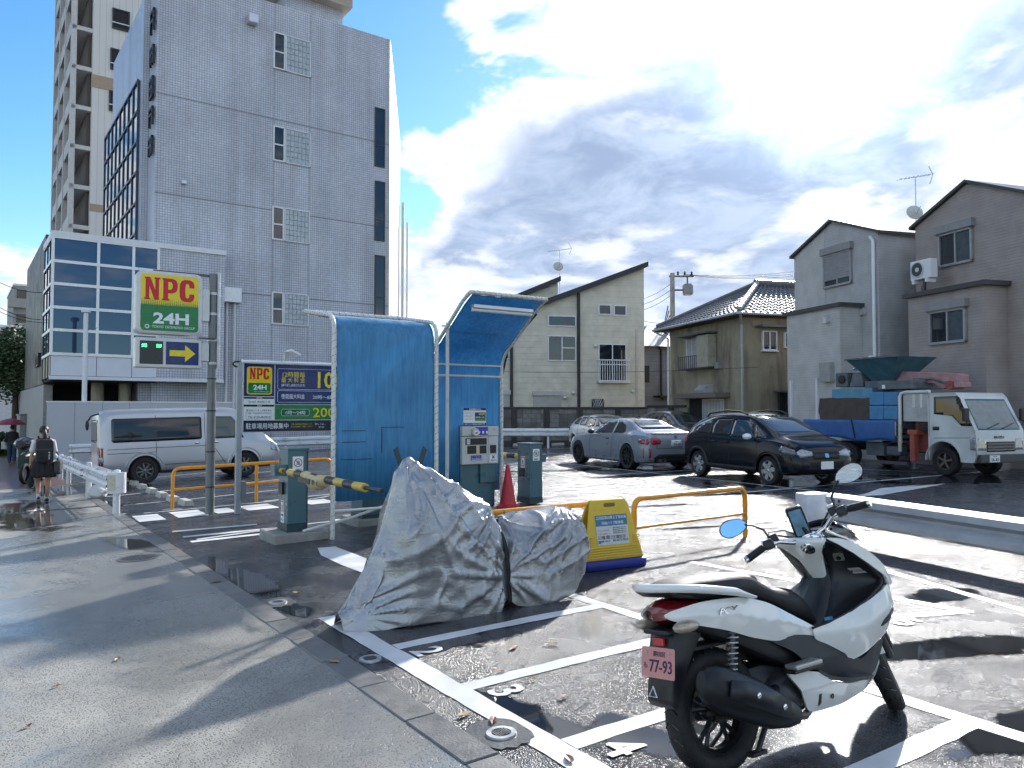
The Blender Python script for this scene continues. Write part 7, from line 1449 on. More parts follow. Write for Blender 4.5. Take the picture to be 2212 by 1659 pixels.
bx('side_guard', M('under_guard', (.10, .10, .10), .5, .3), tk_, tr(760, 0)[0] - .05, -.74, tr(0, 1105)[1], tr(1130, 1090)[0], -.70, tr(0, 1080)[1]); bx('tool_box', MACH, tk_, .55, -.66, .38, 1.15, -.3, .74); bx('fuel_tank', MACH, tk_, 1.25, -.7, .40, 1.7, -.3, .66, bevel=.05)
for x, yy in ((0, .70), (fx, .70)):
    for s in (-1, 1): wheel(tk_, x, s * yy, .36, .21, .215, 5, M('rim_rust', (.17, .13, .105), .6, .3, var=.4, vs=9, dirt=.4))
MB().add([(fx + .50 * math.cos(R(a)), yy, .36 + .50 * math.sin(R(a))) for yy in (-.85, -.78) for a in range(0, 181, 12)], [(i, i + 1, 16 + i + 1, 16 + i) for i in range(15)]).build('wheel_arch_trim', CABW, tk_, solid=.02)
# ------------------------------------------------------------------ white scooter
LEAN, SAZ = 9.6, 56.5; SO = Vector((.917, 3.42, 0)); SO.z = gnd(SO.x)
sc_ = thing('scooter', 'white maxi scooter with black seat parked on its stand in the right foreground', 'scooter', SO, rz(SAZ)); sc_.rotation_euler = (R(-LEAN), 0, rz(SAZ))
SW = M('pearl_white', (.74, .74, .70), .22, var=.03, vs=3, coat=1.0, rvar=.03); SB = M('scooter_black', (.014, .015, .017), .38, var=.12, vs=9, rvar=.06); SBG = M('scooter_gloss_black', (.010, .011, .014), .14, var=.05, coat=.6); SG = M('scooter_charcoal', (.035, .038, .042), .42, var=.1, vs=6, bump=.25, bs=250); SEATM = M('seat_vinyl', (.010, .010, .011), .50, var=.1, bump=.3, bs=300, vs=12)
def interp(tab, x):
    if x <= tab[0][0]: return tab[0][1]
    for (a, b), (c, d) in zip(tab, tab[1:]):
        if x <= c: t = (x - a) / (c - a); t = t * t * (3 - 2 * t) * .5 + t * .5; return b + (d - b) * t
    return tab[-1][1]
def smooth_poly(pts, n=5):
    out = []; m = len(pts)
    for i in range(m):
        p0, p1, p2, p3 = [Vector(pts[(i + k) % m][:2]) for k in (-1, 0, 1, 2)]
        for k in range(n):
            t = k / n; q = cr(p0, p1, p2, p3, t) * .75 + (p1 + (p2 - p1) * t) * .25; out.append((q.x, q.y))
    return out
def panel(name, mat, poly, yf, par=sc_, sides=(-1, 1), res=.02, th=.012, curve=True, n=5, crease=None):
    poly = smooth_poly(poly, n) if curve else poly; outs = []
    for s in sides:
        bm = bmesh.new(); bm.faces.new([bm.verts.new((p[0], p[1], 0)) for p in poly])
        xs = [p[0] for p in poly]; ys = [p[1] for p in poly]
        for ax, lo, hi in ((0, min(xs), max(xs)), (1, min(ys), max(ys))):
            k_ = int((hi - lo) / res)
            for k in range(1, k_ + 1):
                co = [0, 0, 0]; no = [0, 0, 0]; co[ax] = lo + (hi - lo) * k / (k_ + 1); no[ax] = 1; bmesh.ops.bisect_plane(bm, geom=bm.verts[:] + bm.edges[:] + bm.faces[:], plane_co=co, plane_no=no)
        bmesh.ops.remove_doubles(bm, verts=bm.verts[:], dist=.002); bmesh.ops.triangulate(bm, faces=bm.faces[:])
        if sum(fc.normal.z * fc.calc_area() for fc in bm.faces) < 0: bmesh.ops.reverse_faces(bm, faces=bm.faces)
        P = []; NR = []
        for v in bm.verts:
            x, z = v.co.x, v.co.y; e = .004; y = yf(x, z); gx = (yf(x + e, z) - yf(x - e, z)) / (2 * e); gz_ = (yf(x, z + e) - yf(x, z - e)) / (2 * e)
            nn = Vector((-gx, 1, -gz_)).normalized(); P.append((x, y, z)); NR.append(nn)
        bm.verts.index_update(); n0 = len(P); tris = [tuple(v.index for v in fc.verts) for fc in bm.faces]; rim = [tuple(v.index for v in ed.verts) for ed in bm.edges if len(ed.link_faces) == 1]; bm.free()
        V_ = [Vector((p[0], s * p[1], p[2])) for p in P]; N_ = [Vector((q.x, s * q.y, q.z)) for q in NR]; flip = s > 0
        vs = list(V_) + [v - n_ * th for v, n_ in zip(V_, N_)]; fs = [t if not flip else t[::-1] for t in tris]; 
        # side view (x, z) triangles wound counter-clockwise face -y
        fs += [tuple(i_ + n0 for i_ in (t[::-1] if not flip else t)) for t in tris]; nr = N_ + [-n_ for n_ in N_]
        for a_, b_ in rim:
            o_ = len(vs); vs += [V_[a_], V_[b_], V_[b_] - N_[b_] * th, V_[a_] - N_[a_] * th]; fs.append((o_, o_ + 1, o_ + 2, o_ + 3)); nr += [Vector((0, 0, 0))] * 4
        me = bpy.data.meshes.new(name); me.from_pydata([tuple(v) for v in vs], [], fs); me.update(); me.polygons.foreach_set('use_smooth', [True] * len(me.polygons)); me.normals_split_custom_set_from_vertices([tuple(n_) for n_ in nr]); me.materials.append(mat)
        o = bpy.data.objects.new(name, me); COL.objects.link(o); o.parent = par; outs.append(o)
    return outs
STEER = 38; KA = Vector((-math.sin(R(27)), 0, math.cos(R(27)))); SM = Matrix.Translation((1.39, 0, 0)) @ Matrix.Rotation(R(STEER), 4, KA) @ Matrix.Translation((-1.39, 0, 0))
def steer(mb): mb.v = [tuple(SM @ Vector(p)) for p in mb.v]; return mb
# wheels
def tyre_prof(r, w, rr): return [(rr, -w * .30), (rr * 1.05, -w * .40), (r * .80, -w * .50), (r * .92, -w * .46), (r * .975, -w * .30), (r, 0), (r * .975, w * .30), (r * .92, w * .46), (r * .80, w * .50), (rr * 1.05, w * .40), (rr, w * .30)]
def bike_wheel(x, r, w, rr, front):
    f = steer if front else (lambda m: m)
    t = f(MB().lathe(tyre_prof(r, w, rr), (x, 0, r), (0, 1, 0), 56)).build('wheel', M('bike_tyre', (.011, .011, .012), .62, var=.15, vs=30, bump=.25, bs=90), sc_, smooth=True, angle=50)
    gro = MB()
    for k in range(26):
        a = 2 * math.pi * k / 26
        for s in (-1, 1):
            p0 = Vector((x + (r * .998) * math.cos(a), s * w * .10, r + (r * .998) * math.sin(a))); a2 = a + .10; p1 = Vector((x + (r * .965) * math.cos(a2), s * w * .36, r + (r * .965) * math.sin(a2))); gro.tube([p0, p1], .0035, 4)
    gro_o = f(gro).build('tread_groove', SBG, t); gro_o['kind'] = 'stuff'
    f(MB().lathe([(rr * 1.02, -w * .32), (rr * .95, -w * .34), (rr * .86, -w * .20), (rr * .86, w * .20), (rr * .95, w * .34), (rr * 1.02, w * .32)], (x, 0, r), (0, 1, 0), 48)).build('rim', RIMB, t, smooth=True)
    f(MB().lathe([(.002, -w * .45), (.045, -w * .45), (.05, -w * .2), (.05, w * .2), (.045, w * .45), (.002, w * .45)], (x, 0, r), (0, 1, 0), 20)).build('hub', RIMB, t, smooth=True)
    for k in range(5):
        a = 2 * math.pi * k / 5 + .3
        for da in (-.16, .16): c, s_ = math.cos(a), math.sin(a); c2, s2 = math.cos(a + da), math.sin(a + da); f(MB().tube([(x + .03 * c, 0, r + .03 * s_), (x + rr * .5 * math.cos(a + da * .6), 0, r + rr * .5 * math.sin(a + da * .6)), (x + rr * .9 * c2, 0, r + rr * .9 * s2)], [.014, .010, .012], 6)).build('spoke', RIMB, t, smooth=True)
    f(MB().lathe([(.07, -.002), (.11, -.002), (.11, .002), (.07, .002)], (x, w * .55 if front else w * .55, r), (0, 1, 0), 32)).build('brake_disc', M('disc_steel', (.35, .35, .35), .3, .9), t)
    return t
bike_wheel(0, .268, .105, .180, False); bike_wheel(1.305, .259, .092, .180, True)
# front fork and fender
for s in (-1, 1): steer(MB().tube([(1.305, s * .075, .259), (1.305 - .30 * .45, s * .075, .55), (1.05, s * .07, .74)], .021, 12)).build('fork_leg', M('fork_grey', (.05, .052, .055), .35, .4), sc_, smooth=True)
fm = MB(); secs = []
for k in range(15):
    a = R(20 + 150 * k / 14); rr_ = .285; secs.append([tuple(Vector((1.305 + (rr_ - .05 * (abs(u) ** 2)) * math.cos(a), u * .062, .262 + (rr_ - .05 * (abs(u) ** 2)) * math.sin(a)))) for u in (-1, -.7, -.35, 0, .35, .7, 1)])
steer(fm.loft(secs, caps=False, closed=False)).build('front_fender', SW, sc_, smooth=True, solid=.006); steer(MB().tube([(1.32, -.085, .30), (1.22, -.088, .50)], .028, 8)).build('fork_guard', SB, sc_, smooth=True)
# tail cowl, grab rail, seat
WT = [(-.33, .045), (-.28, .085), (-.2, .125), (-.05, .165), (.12, .185), (.3, .19), (.45, .18), (.58, .175), (.7, .20), (.85, .245), (1.0, .255), (1.08, .235), (1.16, .17), (1.22, .10)]
def y_tail(x, z):
    zc = interp([(-.3, .715), (0, .69), (.3, .62), (.6, .53)], x); b = interp(WT, x); return max(.02, b - .30 * max(0, z - zc) - 1.6 * max(0, z - zc) ** 2 - .30 * max(0, zc - z))
tp_ = [(-.295, .72), (-.22, .742), (-.10, .755), (.02, .752), (.13, .742), (.26, .705), (.38, .645), (.49, .59), (.56, .555), (.64, .53), (.655, .48), (.52, .505), (.40, .532), (.29, .530), (.14, .568), (0, .618), (-.13, .655), (-.26, .692)]
tc = panel('tail_cowl', SW, tp_, y_tail)
for o, s in zip(tc, (-1, 1)): text('PCX', o, CHROME, plane_m((.0, s * (y_tail(0, .705) + .004), .706), (1 if s < 0 else -1, 0, 0), (0, -s * 0.25 * -1, 1)), h=.03, w=.115, bold=.02, shear=.12, name='badge_lettering')
def y_grab(x, z): return interp([(-.36, .05), (-.32, .10), (-.2, .145), (0, .165), (.15, .178)], x)
gb_ = MB(); secs = []
path = [(.16, -.175, .742), (.05, -.172, .778), (-.08, -.165, .802), (-.18, -.148, .818), (-.26, -.112, .828), (-.305, -.05, .832), (-.312, 0, .832)]; path = path + [(x, -y, z) for x, y, z in path[-2::-1]]
for i, p in enumerate(path):
    a = Vector(path[max(0, i - 1)]); b = Vector(path[min(len(path) - 1, i + 1)]); t = (b - a).normalized(); n = Vector((t.y, -t.x, 0)).normalized(); h_ = .019 if 0 < i < len(path) - 1 else .008; w_ = .024
    secs.append([tuple(Vector(p) + n * w_ * math.cos(q) + Vector((0, 0, 1)) * h_ * math.sin(q)) for q in [2 * math.pi * k / 12 for k in range(12)]])
gb_.loft(secs); gb_.build('grab_rail', SW, sc_, smooth=True)
MB().prism([(-.29, .815), (-.1, .79), (.12, .745), (.10, .72), (-.12, .765), (-.24, .785)], -.115, .115, 'y').build('tail_undertray', SB, sc_, bevel=.01)
def seat_sec(x, zt, zb, w): return [(x, w * c, zb + (zt - zb) * d) for c, d in ((-.80, 0), (-1, .25), (-1.02, .55), (-.93, .82), (-.70, .95), (-.35, 1.0), (0, 1.01), (.35, 1.0), (.70, .95), (.93, .82), (1.02, .55), (1, .25), (.80, 0))]
sst = [(-.26, .815, .79, .06), (-.22, .838, .785, .105), (-.14, .85, .77, .132), (0, .852, .75, .150), (.13, .85, .74, .160), (.20, .842, .725, .162), (.26, .806, .705, .160), (.34, .765, .67, .160), (.44, .748, .62, .155), (.52, .735, .585, .140), (.60, .69, .56, .115), (.67, .63, .54, .09), (.735, .555, .525, .06)]
ss = resample([tuple(s) for s in sst], .03); MB().loft([seat_sec(*r) for r in ss]).build('seat', SEATM, sc_, smooth=True, angle=60)
MB().ball((.24, 0, .80), .085, .125, .055).build('seat_bolster', SEATM, sc_, smooth=True)
MB().loft([[(x, w * a, zb_ + (zt_ - zb_) * b) for a, b in ((-1, 0), (1, 0), (1, 1), (-1, 1))] for x, zb_, zt_, w in ((-.2, .66, .74, .09), (0, .58, .74, .12), (.3, .44, .72, .13), (.55, .33, .58, .12), (.75, .27, .5, .11), (1.0, .25, .45, .10), (1.12, .32, .6, .08))]).build('frame_core', SB, sc_, bevel=.02, smooth=True)
# tail lamp, indicators, plate holder
tl = MB(); secs = []
for x, zb_, zt_, w in ((-.300, .715, .725, .03), (-.285, .69, .75, .075), (-.24, .668, .772, .11), (-.19, .672, .775, .122), (-.13, .70, .77, .11)): secs.append([(x + .03 * abs(math.cos(a)), w * math.cos(a), (zb_ + zt_) / 2 + (zt_ - zb_) / 2 * math.sin(a)) for a in [2 * math.pi * k / 16 for k in range(16)]])
tl.loft(secs); tlo = tl.build('tail_lamp', M('tail_red', (.16, .006, .012), .08, var=.25, vs=14, coat=1.0), sc_, smooth=True)
for s in (-1, 1):
    MB().ball((-.215, s * .115, .665), .075, .035, .028).build('indicator', M('indicator_clear', (.42, .34, .26), .12, .3, var=.3, vs=30, coat=.8), sc_, smooth=True)
    pass
ph_ = [(x_ + .045, z_) for x_, z_ in [(-.21, .665), (-.29, .655), (-.315, .58), (-.335, .47), (-.36, .37), (-.345, .335), (-.315, .36), (-.27, .44), (-.20, .53), (-.14, .60), (-.10, .63)]]
secs = []
MB().prism(ph_, -.075, .075, 'y').build('plate_holder', SB, sc_, bevel=.012, smooth=True); bx('lamp_bracket', SB, sc_, -.29, -.075, .635, -.215, .075, .655, bevel=.006); bx('rear_reflector', M('reflector_red', (.45, .01, .015), .12, coat=1), sc_, -.288, -.035, .588, -.268, .025, .622, bevel=.004)
pr = Matrix.Translation((-.293, 0, .52)) @ Matrix.Rotation(R(10), 4, 'Y')
MB().prism(rrect(-.10, -.0625, .10, .0625, .008), 0, .002, 'z', pr @ plane_m((0, 0, 0), (0, -1, 0), (0, 0, 1))).build('licence_plate', M('plate_pink', (.60, .27, .25), .4, var=.05), sc_); lpo = sc_.children[-1]; PX = M('plate_ink', (.05, .02, .06), .5, var=0)
pt = pr @ plane_m((-.0026, 0, 0), (0, -1, 0), (0, 0, 1)); text('77-93', lpo, PX, pt @ Matrix.Translation((.018, -.014, 0)), h=.052, w=.135, bold=.012); text('墨田区', lpo, PX, pt @ Matrix.Translation((.01, .036, 0)), h=.02, w=.075); text('も', lpo, PX, pt @ Matrix.Translation((-.075, -.014, 0)), h=.024)
for s in (-1, 1): MB().lathe([(.006, 0), (.006, .004), (.002, .005)], pt @ Vector((s * .07, .04, 0)), (-1, 0, .1), 8).build('bolt', GALV, lpo)
tri = MB().tube([pr @ Vector((-.028, y, z)) for y, z in ((-.024, -.135), (.024, -.135), (0, -.095))], .004, 4, closed=True); tri.build('triangle_mark', SWHITE, sc_)
# engine, exhaust, suspension, stands
MB().loft([[(x, y0_ if k in (0, 3) else y1_, zb_ if k in (0, 1) else zt_) for k in range(4)] for x, y0_, y1_, zb_, zt_ in ((-.06, .06, .13, .22, .32), (.10, .05, .16, .19, .38), (.30, -.05, .16, .17, .42), (.48, -.11, .13, .18, .38), (.58, -.10, .11, .21, .33))]).build('engine_case', SB, sc_, bevel=.03, smooth=True)
MB().ball((.40, -.06, .27), .12, .09, .11).build('engine_cover', M('engine_grey', (.06, .062, .065), .4, .4, var=.2), sc_, smooth=True)
MB().tube([(0, -.085, .268), (.15, -.10, .275), (.34, -.09, .31)], .026, 10).build('swing_arm', SB, sc_, smooth=True)
mu = []
for x, z, w, h_ in ((.30, .215, .030, .035), (.24, .235, .05, .055), (.14, .275, .062, .078), (.02, .335, .066, .088), (-.10, .385, .066, .09), (-.19, .425, .060, .082), (-.245, .452, .045, .062), (-.262, .46, .025, .04)): mu.append([(x + .35 * h_ * math.sin(a), -.205 + w * math.cos(a), z + h_ * math.sin(a)) for a in [2 * math.pi * k / 20 for k in range(20)]])
mo = MB().loft(mu).build('muffler', M('muffler_black', (.012, .013, .015), .4, .3, var=.15), sc_, smooth=True)
cv = []
for x, z, h_ in ((.17, .27, .05), (.05, .33, .062), (-.08, .385, .062), (-.17, .42, .045)): cv.append([(x + .35 * h_ * u, -.277, z + h_ * u) for u in (-.6, .8)])
MB().loft(cv, caps=False, closed=False).build('heat_shield', SB, mo, solid=.012, smooth=True)
for x, z in ((-.02, .37), (.13, .295)): MB().lathe([(.013, 0), (.013, .006), (.006, .008), (.002, .008)], (x, -.283, z), (0, -1, 0), 12).build('bolt', CHROME, mo, smooth=True)
MB().tube([(.30, -.19, .215), (.42, -.15, .18), (.55, -.08, .17), (.62, 0, .22)], .017, 8).build('exhaust_pipe', STEEL, sc_, smooth=True)
for s in (-1, 1):
    a, b = Vector((.0, s * .125, .40)), Vector((.055, s * .125, .615)); MB().cyl(a, b, .012, seg=10).build('shock_rod', STEEL, sc_, smooth=True); q = (b - a).normalized(); x_ = Vector((0, 1, 0)); y_ = q.cross(x_)
    MB().tube([a.lerp(b, t / 120) + (x_ * math.cos(t / 120 * 2 * math.pi * 10) + y_ * math.sin(t / 120 * 2 * math.pi * 10)) * .024 for t in range(121)], .0048, 6).build('shock_spring', M('spring_steel', (.40, .38, .36), .3, .8), sc_, smooth=True)
MB().cyl((.0, -.125, .40), (.02, -.125, .47), .020, seg=12).build('shock_body', SB, sc_, smooth=True)
MB().tube([(.22, .12, .20), (.20, .17, .10), (.16, .215, .032)], .010, 8).build('side_stand', SB, sc_, smooth=True); MB().tube([(.20, -.12, .20), (.12, -.13, .12), (.10, -.13, .09)], .012, 8).build('centre_stand', SB, sc_, smooth=True); bx('stand_pedal', SB, sc_, .05, -.15, .085, .14, -.11, .10)
bx('hugger', SB, sc_, -.12, -.05, .54, .12, .05, .56, bevel=.006)
# leg shield fairings
def y_fair(x, z):
    b = interp([(.50, .17), (.6, .185), (.75, .232), (.9, .262), (1.02, .268), (1.10, .245), (1.18, .185)], x); zc = interp([(.5, .51), (.8, .50), (1.1, .58)], x); return b - 1.1 * max(0, zc - z) ** 1.5 - .35 * max(0, z - zc) ** 1.4 + .010 / (1 + math.exp(-(z - zc) * 120))
panel('front_fairing', SW, [(.54, .55), (.64, .562), (.78, .60), (.92, .64), (1.05, .68), (1.10, .682), (1.15, .62), (1.12, .545), (1.02, .455), (.80, .368), (.72, .41), (.62, .465), (.545, .50)], y_fair)
def y_up(x, z): return interp([(.66, .93)], x) * 0 + interp([(.70, .285), (.80, .30), (.9, .29), (1.0, .275), (1.08, .262), (1.16, .245)], z) if False else interp([(.76, .155), (.84, .19), (.92, .215), (1.0, .235), (1.08, .252), (1.16, .235)], x)
panel('upper_fairing', SW, [(.775, .945), (.85, .935), (.935, .898), (1.03, .83), (1.10, .75), (1.142, .69), (1.10, .682), (1.082, .72), (1.0, .785), (.90, .86), (.825, .91)], y_up, res=.03)
panel('fairing_vent', SG, [(.96, .50), (1.08, .535), (1.13, .565), (1.06, .565), (.98, .53)], lambda x, z: y_fair(x, z) + .004, th=.006)
def y_low(x, z): return interp([(.24, .135), (.36, .165), (.6, .175), (.8, .195), (.95, .20), (1.06, .185)], x) - .25 * max(0, .40 - z)
panel('lower_side_panel', SG, [(.26, .54), (.36, .545), (.52, .52), (.62, .48), (.72, .43), (.85, .36), (.95, .40), (1.055, .425), (1.04, .36), (.99, .285), (.92, .262), (.78, .272), (.65, .292), (.54, .335), (.48, .39), (.40, .46)], y_low)
def y_und(x, z): return interp([(.30, .175), (.5, .205), (.7, .212), (.9, .195), (1.05, .15), (1.12, .11)], x) - .5 * max(0, .30 - z)
panel('under_cowl', SW, [(.32, .392), (.50, .362), (.575, .312), (.70, .275), (.85, .258), (.98, .245), (1.06, .30), (1.105, .40), (1.125, .38), (1.09, .29), (1.03, .232), (.92, .202), (.71, .178), (.56, .178), (.465, .19), (.42, .24), (.37, .315)], y_und)
panel('floorboard', SG, [(.50, .372), (.60, .325), (.80, .285), (.97, .262), (.98, .248), (.85, .262), (.70, .28), (.575, .318), (.50, .360)], lambda x, z: y_und(x, z) + .006, th=.06)
panel('cowl_recess', SB, [(.50, .26), (.515, .262), (.53, .215), (.515, .205)], lambda x, z: y_und(x, z) + .003, th=.005, curve=False); MB().lathe([(.012, 0), (.012, .004), (.002, .004)], (.60, -y_und(.60, .235) - .002, .235), (0, -1, 0), 12).build('cowl_bolt', SG, sc_)
for s in (-1, 1): bx('passenger_peg', M('peg_alloy', (.42, .41, .38), .35, .6), sc_, .31, s * .20 - .035, .402, .50, s * .20 + .035, .425, bevel=.008); bx('peg_rubber', SB, sc_, .30, s * .20 - .03, .388, .51, s * .20 + .03, .4015, bevel=.004)
# inner leg shield, tunnel, spine
Eo = [(.52, -.185, .553), (.64, -.20, .565), (.78, -.235, .602), (.92, -.25, .645), (1.04, -.245, .69), (1.075, -.235, .722), (1.0, -.225, .785), (.90, -.205, .862), (.82, -.18, .912), (.78, -.15, .94)]
Ci = [(.66, -.06, .505), (.70, -.06, .52), (.75, -.06, .545), (.80, -.06, .59), (.86, -.06, .66), (.90, -.06, .715), (.90, -.06, .78), (.88, -.06, .84), (.83, -.06, .90), (.79, -.06, .935)]
for s in (-1, 1):
    rows = []
    for e_, c_ in zip(Eo, Ci):
        e_ = Vector((e_[0], e_[1] * -s, e_[2])); c_ = Vector((c_[0], c_[1] * -s, c_[2])); rows.append([tuple(e_.lerp(c_, t) + Vector((.045 * math.sin(math.pi * t), 0, -.012 * math.sin(math.pi * t)))) for t in [i / 8 for i in range(9)]])
    MB().loft(rows, caps=False, closed=False).build('inner_shield', SB, sc_, smooth=True, solid=.008, angle=80)
tn = []
for x, z, w in ((.60, .50, .085), (.66, .512, .088), (.72, .532, .085), (.78, .58, .078), (.85, .66, .072), (.90, .72, .066), (.905, .79, .066)): tn.append([(x - .02 * math.cos(a) * 1.0 + (.0 if abs(math.sin(a)) < .9 else .05), w * math.sin(a), z + .02 * math.cos(a)) for a in [R(-100 + 200 * k / 12) for k in range(13)]])
MB().loft(tn, caps=False, closed=False).build('tunnel_cover', SB, sc_, smooth=True, solid=.008, angle=80)
spn = []
for x, z, w, d in ((.915, .69, .018, .01), (.895, .73, .035, .016), (.875, .78, .050, .02), (.845, .835, .068, .022), (.80, .885, .10, .02), (.775, .915, .135, .012), (.775, .94, .155, .004)): spn.append([(x - d * math.cos(a), w * math.sin(a), z + .012 * math.cos(a)) for a in [R(-100 + 200 * k / 14) for k in range(15)]])
MB().loft(spn, caps=False, closed=False).build('centre_spine', SW, sc_, smooth=True, solid=.01, angle=80)
# front cowl behind, screen and dash
fr_ = []
for z, xc, w in ((.36, 1.10, .13), (.46, 1.17, .20), (.56, 1.23, .235), (.66, 1.26, .245), (.76, 1.24, .235), (.86, 1.17, .21), (.93, 1.08, .17), (.975, .99, .12)): fr_.append([(xc - .16 * abs(u) ** 1.8, u * w, z) for u in [i / 8 - 1 for i in range(17)]])
MB().loft(fr_, caps=False, closed=False).build('front_cowl', SW, sc_, smooth=True, solid=.008)
sn = []
for z, xc, w in ((.91, 1.17, .13), (.96, 1.115, .125), (1.0, 1.06, .115), (1.03, 1.01, .095)): sn.append([(xc - .06 * abs(u) ** 1.8, u * w, z - .02 * u * u) for u in [i / 6 - 1 for i in range(13)]])
MB().loft(sn, caps=False, closed=False).build('windscreen', M('smoked_screen', (.02, .021, .024), .08, coat=.5), sc_, smooth=True, solid=.004)
MB().loft([[(x, w * math.cos(a), z + h_ * math.sin(a)) for a in [2 * math.pi * k / 16 for k in range(16)]] for x, z, w, h_ in ((.92, .945, .09, .012), (.97, .965, .115, .028), (1.04, .965, .12, .032), (1.10, .94, .11, .02))]).build('dash', M('dash_grey', (.22, .22, .215), .35, coat=.4), sc_, smooth=True)
bx('meter_glass', SBG, sc_, .925, -.075, .962, .975, .075, .985, bevel=.01)
MB().loft([[(x, .17 + w * math.cos(a) * .5, z + h_ * math.sin(a)) for a in [2 * math.pi * k / 12 for k in range(12)]] for x, z, w, h_ in ((.86, .90, .05, .02), (.95, .86, .10, .05), (1.05, .80, .12, .06), (1.12, .74, .08, .05))]).build('left_inner_cowl', SB, sc_, smooth=True)
# shield details
def on_shield(u, v):
    i = int(v * (len(Eo) - 1)); i = min(i, len(Eo) - 2); f = v * (len(Eo) - 1) - i; e_ = Vector(Eo[i]).lerp(Vector(Eo[i + 1]), f); c_ = Vector(Ci[i]).lerp(Vector(Ci[i + 1]), f); return e_.lerp(c_, u) + Vector((.045 * math.sin(math.pi * u), 0, -.012 * math.sin(math.pi * u)))
def shield_plate(name, mat, u, v, w, h, th=.006):
    p = on_shield(u, v); x = (on_shield(u - .05, v) - on_shield(u + .05, v)).normalized(); y = (on_shield(u, v + .03) - on_shield(u, v - .03)).normalized(); n = x.cross(y).normalized(); y = n.cross(x)
    if n.x > 0: n = -n; x = -x
    m = Matrix((x, y, n)).transposed().to_4x4(); m.translation = p + n * .006; o = MB().prism(rrect(-w / 2, -h / 2, w / 2, h / 2, min(w, h) * .15), 0, th, 'z', m).build(name, mat, sc_); return o, m
o, m = shield_plate('ignition_lock', M('lock_alloy', (.35, .34, .30), .35, .6), .62, .80, .05, .045, .012); MB().lathe([(.012, .012), (.012, .018), (.002, .018)], m.translation, m.col[2].xyz, 14).build('key_slot', SB, o)
o, m = shield_plate('warning_label', M('label_grey', (.35, .35, .34), .5), .48, .66, .10, .035, .0015); text('注意 CAUTION', o, SBLACK, m @ Matrix.Translation((0, 0, .0016)), w=.08)
o, m = shield_plate('blue_sticker', M('sticker_blue', (.08, .32, .50), .4, var=.3, vs=60), .80, .22, .04, .025, .0015); bx('glove_seam', SBG, sc_, .70, -.21, .56, .701, -.209, .561)
# handlebar assembly (turned left)
BARM = Matrix.Translation((.80, 0, .94)) @ Matrix.Rotation(R(-5), 4, 'X') @ Matrix.Translation((-.835, 0, -.945)) @ SM @ Matrix.Diagonal((1, .87, 1, 1))
def H(name, mb, mat, par=None, **k):
    mb.v = [tuple(BARM @ Vector(p)) for p in mb.v]
    return mb.build(name, mat, par or sc_, smooth=True, **k)
bar = H('handlebar', MB().tube([(.70, -.345, .965), (.74, -.25, .985), (.79, -.17, .985), (.83, -.10, .955), (.835, 0, .94), (.83, .10, .955), (.79, .17, .985), (.74, .25, .985), (.70, .345, .965)], .0125, 12), CHROME)
H('bar_clamp', MB().box(.80, -.045, .915, .87, .045, .965), CHROME, bevel=.012); H('stem_cover', MB().ball((.85, 0, .91), .07, .085, .05), CHROME)
for s in (-1, 1):
    a, b = Vector((.735, s * .262, .984)), Vector((.695, s * .365, .962)); H('grip', MB().cyl(a, b, .018, .0185, 16), M('grip_rubber', (.012, .012, .012), .6, bump=.4, bs=200), bar); H('bar_end', MB().cyl(b, b.lerp(a, -.14), .0165, seg=14), CHROME, bar)
    H('switch_box', MB().box(.715, s * .225 - .03, .962, .785, s * .225 + .03, 1.012), SB, bevel=.012); H('master_cylinder', MB().box(.77, s * .19 - .03, .985, .81, s * .19 + .03, 1.03), SB, bevel=.008)
    H('brake_lever', MB().tube([(.79, s * .235, .985), (.81, s * .29, .975), (.785, s * .38, .955)], [.008, .007, .006], 8), SB if s > 0 else SB)
    H('mirror_stalk', MB().tube([(.775, s * .205, 1.005), (.78, s * .215, 1.07), (.76, s * .26, 1.11), (.745, s * .295, 1.128)], .0065, 8), SB)
    mm = Matrix.Translation((.74, s * .36, 1.135)) @ Matrix.Rotation(R(s * 12), 4, 'Z') @ Matrix.Rotation(R(-8), 4, 'Y'); out = [(y * s, z) for y, z in ((-.085, -.005), (-.06, .028), (-.01, .045), (.05, .045), (.085, .02), (.088, -.012), (.06, -.038), (0, -.045), (-.055, -.03))]
    out = smooth_poly(out, 4); mo_ = H('mirror', MB().loft([[tuple(mm @ Vector((dx, y * k, z * k))) for y, z in out] for dx, k in ((-.004, 1), (.012, .97), (.03, .75), (.036, .4))]), SB); H('mirror_glass', MB().add([tuple(mm @ Vector((-.0055, y * .92, z * .90))) for y, z in out], [tuple(range(len(out)))]), M('mirror_silver', (.62, .68, .80), .02, 1.0, var=0), mo_)
    H('brake_hose', MB().tube([(.79, s * .19, 1.0), (.85, s * .16, 1.02), (.90, s * .10, .99), (.91, s * .05, .93)], .005, 6), SB)
phm = Matrix.Translation((.80, .015, 1.035)) @ Matrix.Rotation(R(-32), 4, 'Y') @ Matrix.Rotation(R(8), 4, 'X')
def PH(pts, a, b): return MB().prism(pts, a, b, 'x', phm)
pho = H('phone_holder', PH(rrect(-.048, -.085, .048, .085, .018), -.012, .014), SB, bevel=.004); H('phone_screen', PH(rrect(-.037, -.072, .037, .072, .008), -.0145, -.0125), M('phone_glass', (.10, .20, .30), .05, var=.5, vs=14, emit=(.10, .20, .28), es=.12), pho); H('phone_mount', MB().tube([(.82, 0, .955), (.815, .01, 1.01)], .014, 8), SB)
H('reservoir_cap', MB().lathe([(.026, 0), (.026, .012), (.02, .016), (.002, .016)], (.80, -.185, 1.03), (0, 0, 1), 16), ALUW); H('throttle_cable', MB().tube([(.76, .22, .99), (.83, .20, 1.05), (.90, .12, 1.04), (.93, .04, .97)], .004, 6), SB)
